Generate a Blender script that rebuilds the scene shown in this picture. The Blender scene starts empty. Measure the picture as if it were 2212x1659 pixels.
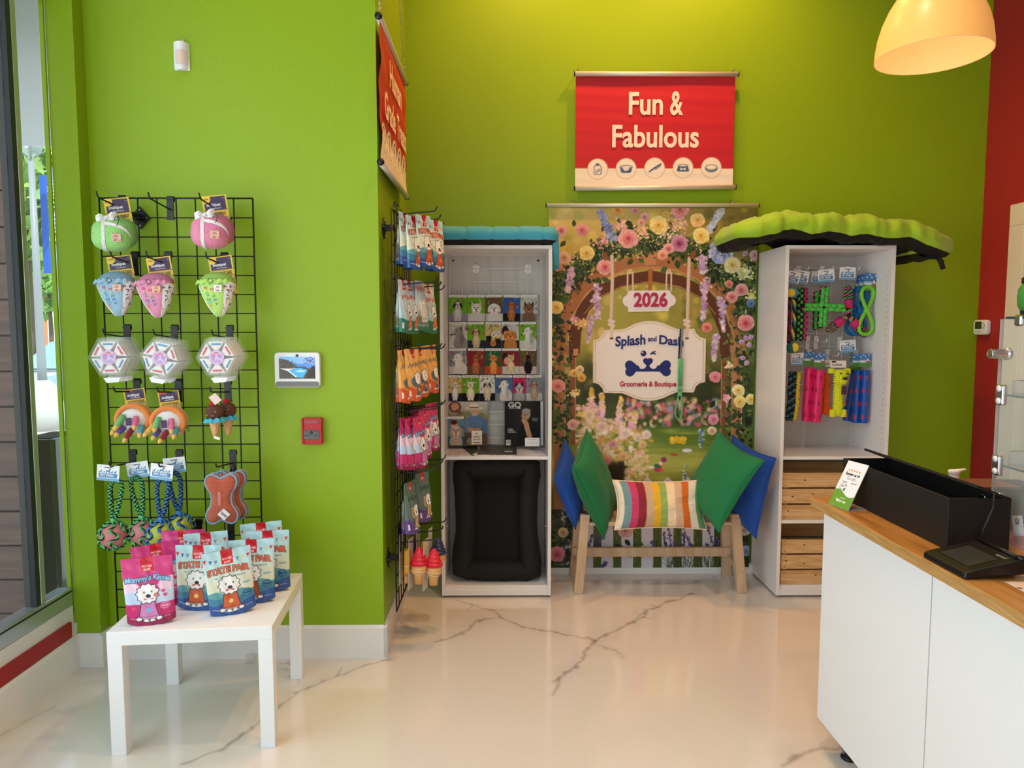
import bpy, bmesh, math, random
import numpy as np
from mathutils import Vector, Matrix, Euler, noise

SC = bpy.context.scene
COL = SC.collection
RAD = math.radians
random.seed(7)

# ------------------------------------------------------------------ camera
F_PX, PITCH, YAW, CAM_H = 1530.0, RAD(4.45), RAD(0.6), 1.5
cam = bpy.data.cameras.new('camera')
cam.sensor_width = 36.0
cam.lens = F_PX / 2212 * 36.0
cam.clip_start = 0.05
cam_o = bpy.data.objects.new('camera', cam)
cam_o.location = (0, 0, CAM_H)
cam_o.rotation_euler = (RAD(90) - PITCH, 0, -YAW)
COL.objects.link(cam_o)
SC.camera = cam_o

# ------------------------------------------------------------------ world, lights, exposure
SC.view_settings.view_transform = 'Standard'
SC.view_settings.look = 'None'
SC.view_settings.gamma = 1.0
SC.view_settings.use_curve_mapping = False
SC.view_settings.exposure = 0.2

world = bpy.data.worlds.new('sky')
SC.world = world
world.use_nodes = True
wn = world.node_tree
bg = wn.nodes['Background']
tc = wn.nodes.new('ShaderNodeTexCoord')
sx = wn.nodes.new('ShaderNodeSeparateXYZ')
rp = wn.nodes.new('ShaderNodeValToRGB')
rp.color_ramp.elements[0].position = 0.0
rp.color_ramp.elements[0].color = (0.90, 0.96, 1.0, 1)
rp.color_ramp.elements[1].position = 0.55
rp.color_ramp.elements[1].color = (0.42, 0.72, 0.92, 1)
wn.links.new(tc.outputs['Generated'], sx.inputs[0])
wn.links.new(sx.outputs['Z'], rp.inputs[0])
wn.links.new(rp.outputs[0], bg.inputs['Color'])
bg.inputs['Strength'].default_value = 1.5


def area(name, loc, rot, sx_, sy_, power, color):
    l = bpy.data.lights.new(name, 'AREA')
    l.shape = 'RECTANGLE'; l.size = sx_; l.size_y = sy_
    l.energy = power; l.color = color
    o = bpy.data.objects.new(name, l)
    o.location = loc; o.rotation_euler = rot
    COL.objects.link(o)
    return o


def spot(name, loc, target, power, color, angle=90, blend=0.8, size=0.06):
    l = bpy.data.lights.new(name, 'SPOT')
    l.energy = power; l.color = color; l.spot_size = RAD(angle); l.spot_blend = blend
    l.shadow_soft_size = size
    o = bpy.data.objects.new(name, l)
    o.location = loc
    o.rotation_euler = (Vector(target) - Vector(loc)).to_track_quat('-Z', 'Y').to_euler()
    COL.objects.link(o)
    return o


WARM = (1.0, 0.48, 0.14)
WARM2 = (1.0, 0.72, 0.50)
DAY = (0.92, 0.97, 1.0)
# daylight through the shop front behind the photographer and the left-hand glazing
area('front_window_daylight', (-0.5, -1.28, 1.75), (RAD(90), 0, RAD(0)), 2.6, 2.7, 5, DAY)
area('side_window_daylight', (-1.84, 0.75, 1.75), (RAD(90), 0, RAD(-90)), 3.4, 2.6, 35, DAY)
# ceiling downlights
spot('downlight_0', (0.15, 3.72, 4.15), (0.15, 4.0, 0), 84, WARM, 125)
spot('downlight_1', (1.15, 3.72, 4.15), (1.15, 4.0, 0), 90, WARM, 125)
spot('downlight_2', (0.7, 2.1, 4.15), (0.7, 2.2, 0), 84, WARM2, 100)
spot('downlight_3', (-0.85, 2.5, 4.15), (-0.85, 2.5, 0), 14, WARM2, 80)
spot('downlight_4', (0.5, 0.6, 4.15), (0.5, 0.6, 0), 50, WARM2, 110)
sun = bpy.data.lights.new('sun', 'SUN')
sun.energy = 4.0; sun.angle = RAD(1.0); sun.color = (1, 0.97, 0.92)
sun_o = bpy.data.objects.new('sun', sun)
sun_o.rotation_euler = Vector((-0.30, 0.50, -0.81)).to_track_quat('-Z', 'Y').to_euler()
sun_o.location = (6, -8, 12)
COL.objects.link(sun_o)


# ------------------------------------------------------------------ helpers
def lin(c):
    out = []
    for v in c[:3]:
        v = v / 255.0
        out.append(v / 12.92 if v <= 0.04045 else ((v + 0.055) / 1.055) ** 2.4)
    return out


_R = (Vector((math.cos(YAW), -math.sin(YAW), 0)),)
_f = Vector((math.sin(YAW) * math.cos(PITCH), math.cos(YAW) * math.cos(PITCH), -math.sin(PITCH)))
_u = _R[0].cross(_f)


def ray(px, py):
    return _f + float((px - 1106) / F_PX) * _R[0] - float((py - 829.5) / F_PX) * _u


def P(px, py, Y):            # point of the place seen at a photo pixel, at depth Y
    Y = float(Y); d = ray(px, py); t = Y / d.y
    return Vector((d.x * t, Y, CAM_H + d.z * t))


def PX(px, py, X):           # the same on the plane x = X
    d = ray(px, py); t = X / d.x
    return Vector((X, d.y * t, CAM_H + d.z * t))


def PZ(px, py, Z):           # the same on the plane z = Z
    d = ray(px, py); t = (Z - CAM_H) / d.z
    return Vector((d.x * t, d.y * t, Z))


_mats = {}


def mat(name, rgb, rough=0.5, metal=0.0, spec=0.5, bump=0.0, bscale=60.0, var=0.0, vscale=4.0, coat=0.0,
        emit=0.0, trans=0.0, ior=1.45, alpha=1.0, sheen=0.0, stretch=None, sss=0.0):
    if name in _mats:
        return _mats[name]
    m = bpy.data.materials.new(name)
    m.use_nodes = True
    nt = m.node_tree
    b = nt.nodes['Principled BSDF']
    c = lin(rgb)
    b.inputs['Base Color'].default_value = (*c, 1)
    b.inputs['Roughness'].default_value = rough
    b.inputs['Metallic'].default_value = metal
    b.inputs['Specular IOR Level'].default_value = spec
    b.inputs['Coat Weight'].default_value = coat
    b.inputs['Coat Roughness'].default_value = 0.08
    b.inputs['Transmission Weight'].default_value = trans
    b.inputs['IOR'].default_value = ior
    b.inputs['Alpha'].default_value = alpha
    b.inputs['Sheen Weight'].default_value = sheen
    if sss:
        b.inputs['Subsurface Weight'].default_value = sss
        b.inputs['Subsurface Radius'].default_value = (0.02, 0.015, 0.008)
    if emit:
        b.inputs['Emission Color'].default_value = (*c, 1)
        b.inputs['Emission Strength'].default_value = emit
    if bump or var:
        co = nt.nodes.new('ShaderNodeTexCoord')
        mp = nt.nodes.new('ShaderNodeMapping')
        if stretch:
            mp.inputs['Scale'].default_value = stretch
        nt.links.new(co.outputs['Object'], mp.inputs[0])
    if bump:
        n = nt.nodes.new('ShaderNodeTexNoise')
        n.inputs['Scale'].default_value = bscale
        n.inputs['Detail'].default_value = 4
        bp = nt.nodes.new('ShaderNodeBump')
        bp.inputs['Strength'].default_value = bump
        bp.inputs['Distance'].default_value = 0.01
        nt.links.new(mp.outputs[0], n.inputs['Vector'])
        nt.links.new(n.outputs['Fac'], bp.inputs['Height'])
        nt.links.new(bp.outputs[0], b.inputs['Normal'])
    if var:
        n = nt.nodes.new('ShaderNodeTexNoise')
        n.inputs['Scale'].default_value = vscale
        n.inputs['Detail'].default_value = 5
        r = nt.nodes.new('ShaderNodeValToRGB')
        lo = [max(0, v * (1 - var)) for v in c]; hi = [min(1, v * (1 + var)) for v in c]
        r.color_ramp.elements[0].position = 0.3; r.color_ramp.elements[0].color = (*lo, 1)
        r.color_ramp.elements[1].position = 0.7; r.color_ramp.elements[1].color = (*hi, 1)
        nt.links.new(mp.outputs[0], n.inputs['Vector'])
        nt.links.new(n.outputs['Fac'], r.inputs[0])
        nt.links.new(r.outputs[0], b.inputs['Base Color'])
    _mats[name] = m
    return m


def wood(name, rgb, dark, rough=0.45, scale=1.0, axis='x', dist=2.2, coat=0.0, knots=False):
    if name in _mats:
        return _mats[name]
    m = bpy.data.materials.new(name); m.use_nodes = True
    nt = m.node_tree; b = nt.nodes['Principled BSDF']
    b.inputs['Roughness'].default_value = rough
    b.inputs['Coat Weight'].default_value = coat
    co = nt.nodes.new('ShaderNodeTexCoord'); mp = nt.nodes.new('ShaderNodeMapping')
    s = {'x': (1.2, 14, 14), 'y': (14, 1.2, 14), 'z': (14, 14, 1.2)}[axis]
    mp.inputs['Scale'].default_value = [v * scale for v in s]
    n = nt.nodes.new('ShaderNodeTexNoise'); n.inputs['Scale'].default_value = 1.6
    n.inputs['Detail'].default_value = 6; n.inputs['Distortion'].default_value = dist
    r = nt.nodes.new('ShaderNodeValToRGB')
    r.color_ramp.elements[0].position = 0.30; r.color_ramp.elements[0].color = (*lin(dark), 1)
    r.color_ramp.elements[1].position = 0.62; r.color_ramp.elements[1].color = (*lin(rgb), 1)
    nt.links.new(co.outputs['Object'], mp.inputs[0]); nt.links.new(mp.outputs[0], n.inputs['Vector'])
    nt.links.new(n.outputs['Fac'], r.inputs[0]); nt.links.new(r.outputs[0], b.inputs['Base Color'])
    _mats[name] = m
    return m


def painted(name='print', rough=0.45, spec=0.4, coat=0.0, emit=0.0):
    if name in _mats:
        return _mats[name]
    m = bpy.data.materials.new(name); m.use_nodes = True
    nt = m.node_tree; b = nt.nodes['Principled BSDF']
    a = nt.nodes.new('ShaderNodeAttribute'); a.attribute_name = 'ink'
    nt.links.new(a.outputs['Color'], b.inputs['Base Color'])
    b.inputs['Roughness'].default_value = rough
    b.inputs['Specular IOR Level'].default_value = spec
    b.inputs['Coat Weight'].default_value = coat
    b.inputs['Coat Roughness'].default_value = 0.15
    if emit:
        nt.links.new(a.outputs['Color'], b.inputs['Emission Color'])
        b.inputs['Emission Strength'].default_value = emit
    _mats[name] = m
    return m


class MB:
    """collects shapes that become ONE mesh object"""

    def __init__(self):
        self.v = []; self.f = []; self.mi = []; self.cur = 0; self.m = None; self.sm = []

    def _add(self, vs, fs, smooth=True):
        o = len(self.v)
        if self.m is not None:
            vs = [self.m @ Vector(p) for p in vs]
        self.v += [tuple(p) for p in vs]
        self.f += [tuple(i + o for i in f) for f in fs]
        self.mi += [self.cur] * len(fs)
        self.sm += [smooth] * len(fs)
        return self

    def box(self, a, b):
        x0, y0, z0 = [min(a[i], b[i]) for i in range(3)]; x1, y1, z1 = [max(a[i], b[i]) for i in range(3)]
        v = [(x0, y0, z0), (x1, y0, z0), (x1, y1, z0), (x0, y1, z0), (x0, y0, z1), (x1, y0, z1), (x1, y1, z1), (x0, y1, z1)]
        return self._add(v, [(0, 3, 2, 1), (4, 5, 6, 7), (0, 1, 5, 4), (1, 2, 6, 5), (2, 3, 7, 6), (3, 0, 4, 7)], False)

    def bar(self, p, q, w, d, up=(0, 0, 1)):
        """a square bar from p to q"""
        p = Vector(p); q = Vector(q); t = (q - p).normalized()
        s = t.cross(Vector(up))
        if s.length < 1e-4:
            s = t.cross(Vector((0, 1, 0)))
        s.normalize(); n = s.cross(t)
        v = []
        for c in (p, q):
            for a, b in ((-1, -1), (1, -1), (1, 1), (-1, 1)):
                v.append(c + s * a * w / 2 + n * b * d / 2)
        return self._add(v, [(0, 3, 2, 1), (4, 5, 6, 7), (0, 1, 5, 4), (1, 2, 6, 5), (2, 3, 7, 6), (3, 0, 4, 7)], False)

    def tube(self, pts, r, seg=8, closed=False, cap=True, flat=1.0):
        pts = [Vector(p) for p in pts]; n = len(pts)
        rs = r if isinstance(r, (list, tuple)) else [r] * n
        vs = []; fs = []
        prev = None
        for i in range(n):
            if closed:
                t = pts[(i + 1) % n] - pts[i - 1]
            else:
                t = pts[min(i + 1, n - 1)] - pts[max(i - 1, 0)]
            t.normalize()
            if prev is None:
                a = Vector((0, 0, 1)) if abs(t.z) < 0.9 else Vector((1, 0, 0))
                s = t.cross(a).normalized()
            else:
                s = prev - t * prev.dot(t)
                s = s.normalized() if s.length > 1e-6 else prev
            prev = s; b = t.cross(s)
            for k in range(seg):
                an = 2 * math.pi * k / seg
                vs.append(pts[i] + (s * math.cos(an) + b * math.sin(an) * flat) * rs[i])
        m = n if closed else n - 1
        for i in range(m):
            for k in range(seg):
                a = i * seg + k; b = i * seg + (k + 1) % seg
                c = ((i + 1) % n) * seg + (k + 1) % seg; d = ((i + 1) % n) * seg + k
                fs.append((a, b, c, d))
        if cap and not closed:
            fs.append(tuple(range(seg))[::-1]); fs.append(tuple((n - 1) * seg + k for k in range(seg)))
        return self._add(vs, fs)

    def lathe(self, prof, seg=24, axis=None, cap=True):
        """profile [(r, z)] around z, optionally moved by a matrix"""
        vs = []; fs = []
        for r, z in prof:
            for k in range(seg):
                a = 2 * math.pi * k / seg
                vs.append(Vector((r * math.cos(a), r * math.sin(a), z)))
        if axis is not None:
            vs = [axis @ p for p in vs]
        for i in range(len(prof) - 1):
            for k in range(seg):
                fs.append((i * seg + k, i * seg + (k + 1) % seg, (i + 1) * seg + (k + 1) % seg, (i + 1) * seg + k))
        if cap:
            fs.append(tuple(range(seg))[::-1]); fs.append(tuple((len(prof) - 1) * seg + k for k in range(seg)))
        return self._add(vs, fs)

    def ball(self, c, r, seg=16, rings=10, fn=None):
        rx, ry, rz = r if isinstance(r, (tuple, list)) else (r, r, r)
        vs = []; fs = []
        for i in range(rings + 1):
            th = math.pi * i / rings
            for k in range(seg):
                ph = 2 * math.pi * k / seg
                p = Vector((math.sin(th) * math.cos(ph), math.sin(th) * math.sin(ph), math.cos(th)))
                if fn:
                    p = fn(p)
                vs.append((c[0] + p[0] * rx, c[1] + p[1] * ry, c[2] + p[2] * rz))
        for i in range(rings):
            for k in range(seg):
                fs.append((i * seg + k, (i + 1) * seg + k, (i + 1) * seg + (k + 1) % seg, i * seg + (k + 1) % seg))
        return self._add(vs, fs)

    def surf(self, fn, nu, nv, wrap_u=False, wrap_v=False):
        vs = []; fs = []
        for i in range(nu):
            for j in range(nv):
                vs.append(fn(i / (nu if wrap_u else nu - 1), j / (nv if wrap_v else nv - 1)))
        for i in range(nu if wrap_u else nu - 1):
            for j in range(nv if wrap_v else nv - 1):
                a = i * nv + j; b = ((i + 1) % nu) * nv + j
                c = ((i + 1) % nu) * nv + (j + 1) % nv; d = i * nv + (j + 1) % nv
                fs.append((a, b, c, d))
        return self._add(vs, fs)

    def prism(self, poly, d0, d1, frame='xz', smooth=False):
        """2D outline extruded from depth d0 to d1; frame: which axes the outline uses"""
        def mk(p, d):
            return {'xz': (p[0], d, p[1]), 'xy': (p[0], p[1], d), 'yz': (d, p[0], p[1])}[frame]
        n = len(poly)
        vs = [mk(p, d0) for p in poly] + [mk(p, d1) for p in poly]
        fs = [tuple(range(n)), tuple(range(n, 2 * n))[::-1]]
        o = len(self.v)
        self._add(vs, fs, False)
        fs2 = [(i, n + i, n + (i + 1) % n, (i + 1) % n) for i in range(n)]
        self.f += [tuple(i + o for i in f) for f in fs2]; self.mi += [self.cur] * n; self.sm += [smooth] * n
        return self

    def tris(self, T, depth=0.0, frame='xz', fn=None):
        """flat 2D triangles (text); fn maps (u, v) to a point"""
        vs = []; fs = []
        for t in T:
            k = len(vs)
            for u, v in t:
                vs.append(fn(u, v) if fn else {'xz': (u, depth, v), 'xy': (u, v, depth), 'yz': (depth, u, v)}[frame])
            fs.append((k, k + 1, k + 2))
        return self._add(vs, fs, False)

    def quad(self, a, b, c, d):
        return self._add([a, b, c, d], [(0, 1, 2, 3)], False)

    def build(self, name, mats, parent=None, bevel=0.0, seg=2, loc=None, recalc=True, merge=False):
        me = bpy.data.meshes.new(name)
        me.from_pydata(self.v, [], self.f)
        if not isinstance(mats, (list, tuple)):
            mats = [mats]
        for m in mats:
            me.materials.append(m)
        me.polygons.foreach_set('material_index', self.mi)
        me.polygons.foreach_set('use_smooth', self.sm)
        if bevel or recalc or merge:
            bm = bmesh.new(); bm.from_mesh(me)
            if merge:
                bmesh.ops.remove_doubles(bm, verts=bm.verts, dist=1e-5)
            if recalc:
                bmesh.ops.recalc_face_normals(bm, faces=bm.faces)
            if bevel:
                es = [e for e in bm.edges if len(e.link_faces) == 2 and e.calc_face_angle(0) > 0.5]
                bmesh.ops.bevel(bm, geom=es, offset=bevel, segments=seg, affect='EDGES', profile=0.5, clamp_overlap=True)
            bm.to_mesh(me); bm.free()
        me.update()
        o = bpy.data.objects.new(name, me)
        COL.objects.link(o)
        if loc is not None:
            o.location = loc
        if parent is not None:
            o.parent = parent
        return o


def thing(name, label, cat, loc=(0, 0, 0), rot=(0, 0, 0), group=None):
    o = bpy.data.objects.new(name, None)
    o.empty_display_size = 0.05
    COL.objects.link(o)
    o.location = loc; o.rotation_euler = rot
    o['label'] = label; o['category'] = cat
    if group:
        o['group'] = group
    return o


def tag(o, label, cat, group=None):
    o['label'] = label; o['category'] = cat
    if group:
        o['group'] = group
    return o


def struct(o):
    o['kind'] = 'structure'
    return o


def dup(root, label, loc=None, rot=None, group=None):
    r = root.copy(); COL.objects.link(r)
    r['label'] = label
    if loc is not None:
        r.location = loc
    if rot is not None:
        r.rotation_euler = rot
    if group:
        r['group'] = group
    for ch in list(root.children):
        c = ch.copy(); COL.objects.link(c); c.parent = r
        for g in list(ch.children):
            d = g.copy(); COL.objects.link(d); d.parent = c
    return r


# ------------------------------------------------------------------ lettering and printing
_txt = {}


def text(s, bold=0.0):
    """triangles of a word, cap height about 0.72, starting at x = 0; returns (array n,3,2, width)"""
    k = (s, bold)
    if k in _txt:
        return _txt[k]
    c = bpy.data.curves.new('letters', 'FONT')
    c.body = s; c.size = 1.0; c.offset = bold; c.resolution_u = 4
    o = bpy.data.objects.new('letters', c)
    me = bpy.data.meshes.new_from_object(o)
    me.calc_loop_triangles()
    v = np.zeros(len(me.vertices) * 3); me.vertices.foreach_get('co', v); v = v.reshape(-1, 3)[:, :2]
    t = np.zeros(len(me.loop_triangles) * 3, dtype=np.int32); me.loop_triangles.foreach_get('vertices', t)
    T = v[t.reshape(-1, 3)]
    x0 = v[:, 0].min(); T = T - np.array([x0, 0]); w = v[:, 0].max() - x0
    bpy.data.objects.remove(o); bpy.data.curves.remove(c); bpy.data.meshes.remove(me)
    _txt[k] = (T, w)
    return _txt[k]


def place(s, cx, base, width, height, bold=0.03, arc=0.0, wob=0.0, slant=0.0):
    """word fitted into width x height (height of a capital), centred at cx on a baseline"""
    T, w = text(s, bold)
    T = T.copy()
    sx_ = width / w; sy_ = height / 0.72
    x = T[..., 0] * sx_ - width / 2; y = T[..., 1] * sy_
    x = x + y * slant
    if wob:
        y = y + np.sin(x / width * 9.0) * wob
    if arc:
        y = y + arc * (1 - (2 * x / width) ** 2)
    return np.stack([x + cx, y + base], -1)


class Canvas:
    """a print: painted with numpy, carried as colours on a fine flat mesh.  u right, v up"""

    def __init__(self, u0, v0, u1, v1, res, bgc=(255, 255, 255)):
        self.u0, self.v0, self.u1, self.v1 = u0, v0, u1, v1
        self.nw = max(2, int(round((u1 - u0) / res)) + 1); self.nh = max(2, int(round((v1 - v0) / res)) + 1)
        self.u = np.linspace(u0, u1, self.nw); self.v = np.linspace(v0, v1, self.nh)
        self.res = res
        self.img = np.empty((self.nh, self.nw, 3)); self.img[:] = bgc

    def _win(self, a, b, c, d):
        i0 = np.searchsorted(self.u, a - self.res); i1 = np.searchsorted(self.u, c + self.res)
        j0 = np.searchsorted(self.v, b - self.res); j1 = np.searchsorted(self.v, d + self.res)
        if i1 <= i0 or j1 <= j0:
            return None
        U, V = np.meshgrid(self.u[i0:i1], self.v[j0:j1])
        return i0, i1, j0, j1, U, V

    def _mix(self, w, A, col):
        i0, i1, j0, j1, U, V = w
        s = self.img[j0:j1, i0:i1]
        A = A[..., None]
        s[:] = s * (1 - A) + np.array(col[:3], float) * A

    def ell(self, cx, cy, rx, ry, col, rot=0.0, soft=0.0, a=1.0):
        R = max(rx, ry) * (1 + soft) + self.res
        w = self._win(cx - R, cy - R, cx + R, cy + R)
        if w is None:
            return self
        U, V = w[4] - cx, w[5] - cy
        c, s = math.cos(rot), math.sin(rot)
        d = np.sqrt(((U * c + V * s) / rx) ** 2 + ((-U * s + V * c) / ry) ** 2)
        sf = max(soft, 0.7 * self.res / min(rx, ry))
        self._mix(w, np.clip((1 + sf - d) / (2 * sf), 0, 1) * a, col)
        return self

    def poly(self, pts, col, a=1.0):
        pts = np.asarray(pts, float)
        w = self._win(pts[:, 0].min(), pts[:, 1].min(), pts[:, 0].max(), pts[:, 1].max())
        if w is None:
            return self
        U, V = w[4], w[5]
        acc = np.zeros(U.shape)
        h = self.res * 0.25
        for du, dv in ((-h, -h), (h, -h), (h, h), (-h, h)):
            ins = np.zeros(U.shape, bool)
            x, y = U + du, V + dv
            n = len(pts)
            for i in range(n):
                x0, y0 = pts[i]; x1, y1 = pts[(i + 1) % n]
                if y0 == y1:
                    continue
                c = (y0 > y) != (y1 > y)
                ins ^= c & (x < (x1 - x0) * (y - y0) / (y1 - y0) + x0)
            acc += ins
        self._mix(w, acc / 4 * a, col)
        return self

    def rect(self, a, b, c, d, col, al=1.0):
        return self.poly([(a, b), (c, b), (c, d), (a, d)], col, al)

    def line(self, pts, wd, col, a=1.0, soft=0.0):
        pts = np.asarray(pts, float)
        wd = np.broadcast_to(np.asarray(wd, float), (len(pts),))
        m = wd.max() + soft
        w = self._win(pts[:, 0].min() - m, pts[:, 1].min() - m, pts[:, 0].max() + m, pts[:, 1].max() + m)
        if w is None:
            return self
        U, V = w[4], w[5]
        best = np.full(U.shape, -1e9)
        for i in range(len(pts) - 1):
            p, q = pts[i], pts[i + 1]; d = q - p; L = d @ d + 1e-12
            t = np.clip(((U - p[0]) * d[0] + (V - p[1]) * d[1]) / L, 0, 1)
            ds = np.hypot(U - p[0] - t * d[0], V - p[1] - t * d[1])
            best = np.maximum(best, (wd[i] * (1 - t) + wd[i + 1] * t) / 2 - ds)
        sf = max(soft, self.res * 0.7)
        self._mix(w, np.clip(best / sf + 0.5, 0, 1) * a, col)
        return self

    def tri(self, T, col, a=1.0):
        T = np.asarray(T)
        w = self._win(T[..., 0].min(), T[..., 1].min(), T[..., 0].max(), T[..., 1].max())
        if w is None:
            return self
        i0, i1, j0, j1, U, V = w
        acc = np.zeros(U.shape)
        h = self.res * 0.25
        us = self.u[i0:i1]; vs = self.v[j0:j1]
        for t in T:
            a0 = np.searchsorted(us, t[:, 0].min() - h); a1 = np.searchsorted(us, t[:, 0].max() + h)
            b0 = np.searchsorted(vs, t[:, 1].min() - h); b1 = np.searchsorted(vs, t[:, 1].max() + h)
            if a1 <= a0 or b1 <= b0:
                continue
            UU = U[b0:b1, a0:a1]; VV = V[b0:b1, a0:a1]
            (x0, y0), (x1, y1), (x2, y2) = t
            D = (y1 - y2) * (x0 - x2) + (x2 - x1) * (y0 - y2)
            if abs(D) < 1e-14:
                continue
            for du, dv in ((-h, -h), (h, -h), (h, h), (-h, h)):
                A = ((y1 - y2) * (UU + du - x2) + (x2 - x1) * (VV + dv - y2)) / D
                B = ((y2 - y0) * (UU + du - x2) + (x0 - x2) * (VV + dv - y2)) / D
                acc[b0:b1, a0:a1] += 0.25 * ((A >= 0) & (B >= 0) & (A + B <= 1))
        self._mix(w, np.clip(acc, 0, 1) * a, col)
        return self

    def words(self, s, cx, base, width, height, col, bold=0.03, **k):
        return self.tri(place(s, cx, base, width, height, bold, **k), col)

    def grad(self, fn):
        U, V = np.meshgrid(self.u, self.v)
        self.img[:] = fn(U, V)
        return self

    def speckle(self, amt, seed=0):
        self.img += np.random.default_rng(seed).normal(0, amt, self.img.shape[:2])[..., None]
        return self

    def build(self, name, fn, material, parent=None, loc=None, mask=None, smooth=True):
        """fn maps arrays (U, V) to an array (..., 3)"""
        U, V = np.meshgrid(self.u, self.v)
        co = np.asarray(fn(U, V), dtype=np.float32).reshape(-1, 3)
        nw, nh = self.nw, self.nh
        idx = np.arange(nw * nh, dtype=np.int32).reshape(nh, nw)
        q = np.stack([idx[:-1, :-1], idx[:-1, 1:], idx[1:, 1:], idx[1:, :-1]], -1).reshape(-1, 4)
        if mask is not None:
            mk = mask(U, V); km = mk.ravel()
            q = q[km[q].all(1)]
        me = bpy.data.meshes.new(name)
        nf = len(q)
        me.vertices.add(nw * nh); me.vertices.foreach_set('co', co.ravel())
        me.loops.add(nf * 4); me.loops.foreach_set('vertex_index', q.ravel())
        me.polygons.add(nf)
        me.polygons.foreach_set('loop_start', np.arange(nf, dtype=np.int32) * 4)
        me.polygons.foreach_set('use_smooth', np.full(nf, smooth, dtype=bool))
        me.materials.append(material)
        c = np.clip(self.img, 0, 255) / 255.0
        c = np.where(c <= 0.04045, c / 12.92, ((c + 0.055) / 1.055) ** 2.4).reshape(-1, 3)
        at = me.attributes.new('ink', 'FLOAT_COLOR', 'POINT')
        at.data.foreach_set('color', np.concatenate([c, np.ones((len(c), 1))], 1).astype(np.float32).ravel())
        me.update(calc_edges=True); me.validate()
        o = bpy.data.objects.new(name, me); COL.objects.link(o)
        if parent is not None:
            o.parent = parent
        if loc is not None:
            o.location = loc
        return o


def XZ(y):
    return lambda U, V: np.stack([U, np.full_like(U, y), V], -1)

# ------------------------------------------------------------------ the room
BACK, PIL, RW, LW, CEIL = 4.27, 3.15, 2.86, -1.90, 4.2
m_green = mat('green_wall_paint', (141, 174, 24), rough=0.42, spec=0.35, bump=0.06, bscale=90)
m_red = mat('red_wall_paint', (168, 40, 42), rough=0.5, spec=0.35, bump=0.05, bscale=90)
m_white_trim = mat('white_trim_paint', (236, 232, 228), rough=0.35)
m_cream_door = mat('cream_door_paint', (226, 214, 190), rough=0.4)
m_ceil = mat('ceiling_paint', (225, 222, 215), rough=0.8)
m_black = mat('black_powder_coat', (18, 18, 20), rough=0.4)
m_chrome = mat('polished_steel', (205, 205, 208), rough=0.15, metal=1.0)
m_alu = mat('satin_aluminium', (222, 216, 206), rough=0.35, metal=0.25)
m_white_plastic = mat('white_plastic', (238, 238, 238), rough=0.35)
m_blackplastic = mat('black_plastic', (16, 16, 17), rough=0.35)
m_glass = mat('clear_glass', (246, 252, 250), rough=0.0, trans=1.0, ior=1.45)

PILX0, PILX1 = -0.552, -0.575
struct(MB().prism([(LW, PIL), (PILX0, PIL), (PILX1, BACK), (LW, BACK)], 0, CEIL, 'xy').build('wall_pillar', m_green))
struct(MB().box((-2.0, BACK, 0), (RW + 0.12, BACK + 0.12, CEIL)).build('wall_back', m_green))
struct(MB().box((RW, -1.42, 0), (RW + 0.12, BACK, CEIL)).build('wall_right', m_red))
struct(MB().box((-2.1, -1.42, CEIL), (RW + 0.12, BACK + 0.12, CEIL + 0.1)).build('ceiling', m_ceil))
# shop front behind the photographer
fw = MB().box((-2.0, -1.42, 0), (RW, -1.3, 0.35)).box((-2.0, -1.42, 3.15), (RW, -1.3, CEIL))
fw.box((-2.0, -1.42, 0.35), (-1.9, -1.3, 3.15)).box((0.9, -1.42, 0.35), (RW, -1.3, 3.15))
struct(fw.build('wall_front', m_green))
# left wall: opening from y=-2.2 to y=3.0
LT = LW - 0.14
lw = MB().box((LT, -1.3, 3.45), (LW, 3.08, CEIL)).box((LT, -1.3, 0), (LW, -1.15, 3.45))
struct(lw.build('wall_left', m_green))
struct(MB().box((LT, -1.15, 0.0), (LW, 3.08, 0.20)).build('wall_left_base', m_white_trim))
struct(MB().box((LW - 0.01, 3.075, 0), (-1.797, PIL, CEIL)).build('wall_column', m_green))

# marble-look floor: veins painted as a pattern of the slab itself
fc = Canvas(-1.95, 2.05, 2.9, 4.3, 0.0075, (226, 217, 208))
rng = np.random.default_rng(3)


def vein(pix, wd, dark, jit=0.02, n=5, branch=0.22):
    pts = [PZ(a, b, 0) for a, b in pix]
    pts = [np.array((p.x, p.y)) for p in pts]
    out = [pts[0]]
    for a, b in zip(pts[:-1], pts[1:]):
        L = np.linalg.norm(b - a)
        for k in range(1, n + 1):
            out.append(a + (b - a) * k / n + (rng.normal(0, jit * min(1, L * 2), 2) if k < n else 0))
    out = np.array(out)
    wv = wd * (0.1 + 1.5 * rng.random(len(out)) ** 2.2)
    fc.line(out, wv * 5, (196, 186, 172), 0.25, soft=wd * 5)
    fc.line(out, wv * .8, dark, 0.58, soft=wd * 1.2)
    for i in range(2, len(out) - 2, 3):
        if rng.random() < branch:
            e = out[i] + rng.normal(0, 0.05, 2)
            fc.line([out[i], (out[i] + e) / 2 + rng.normal(0, 0.01, 2), e], [wd * .7, wd * .5, wd * .2], dark, 0.45, soft=wd)


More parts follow.
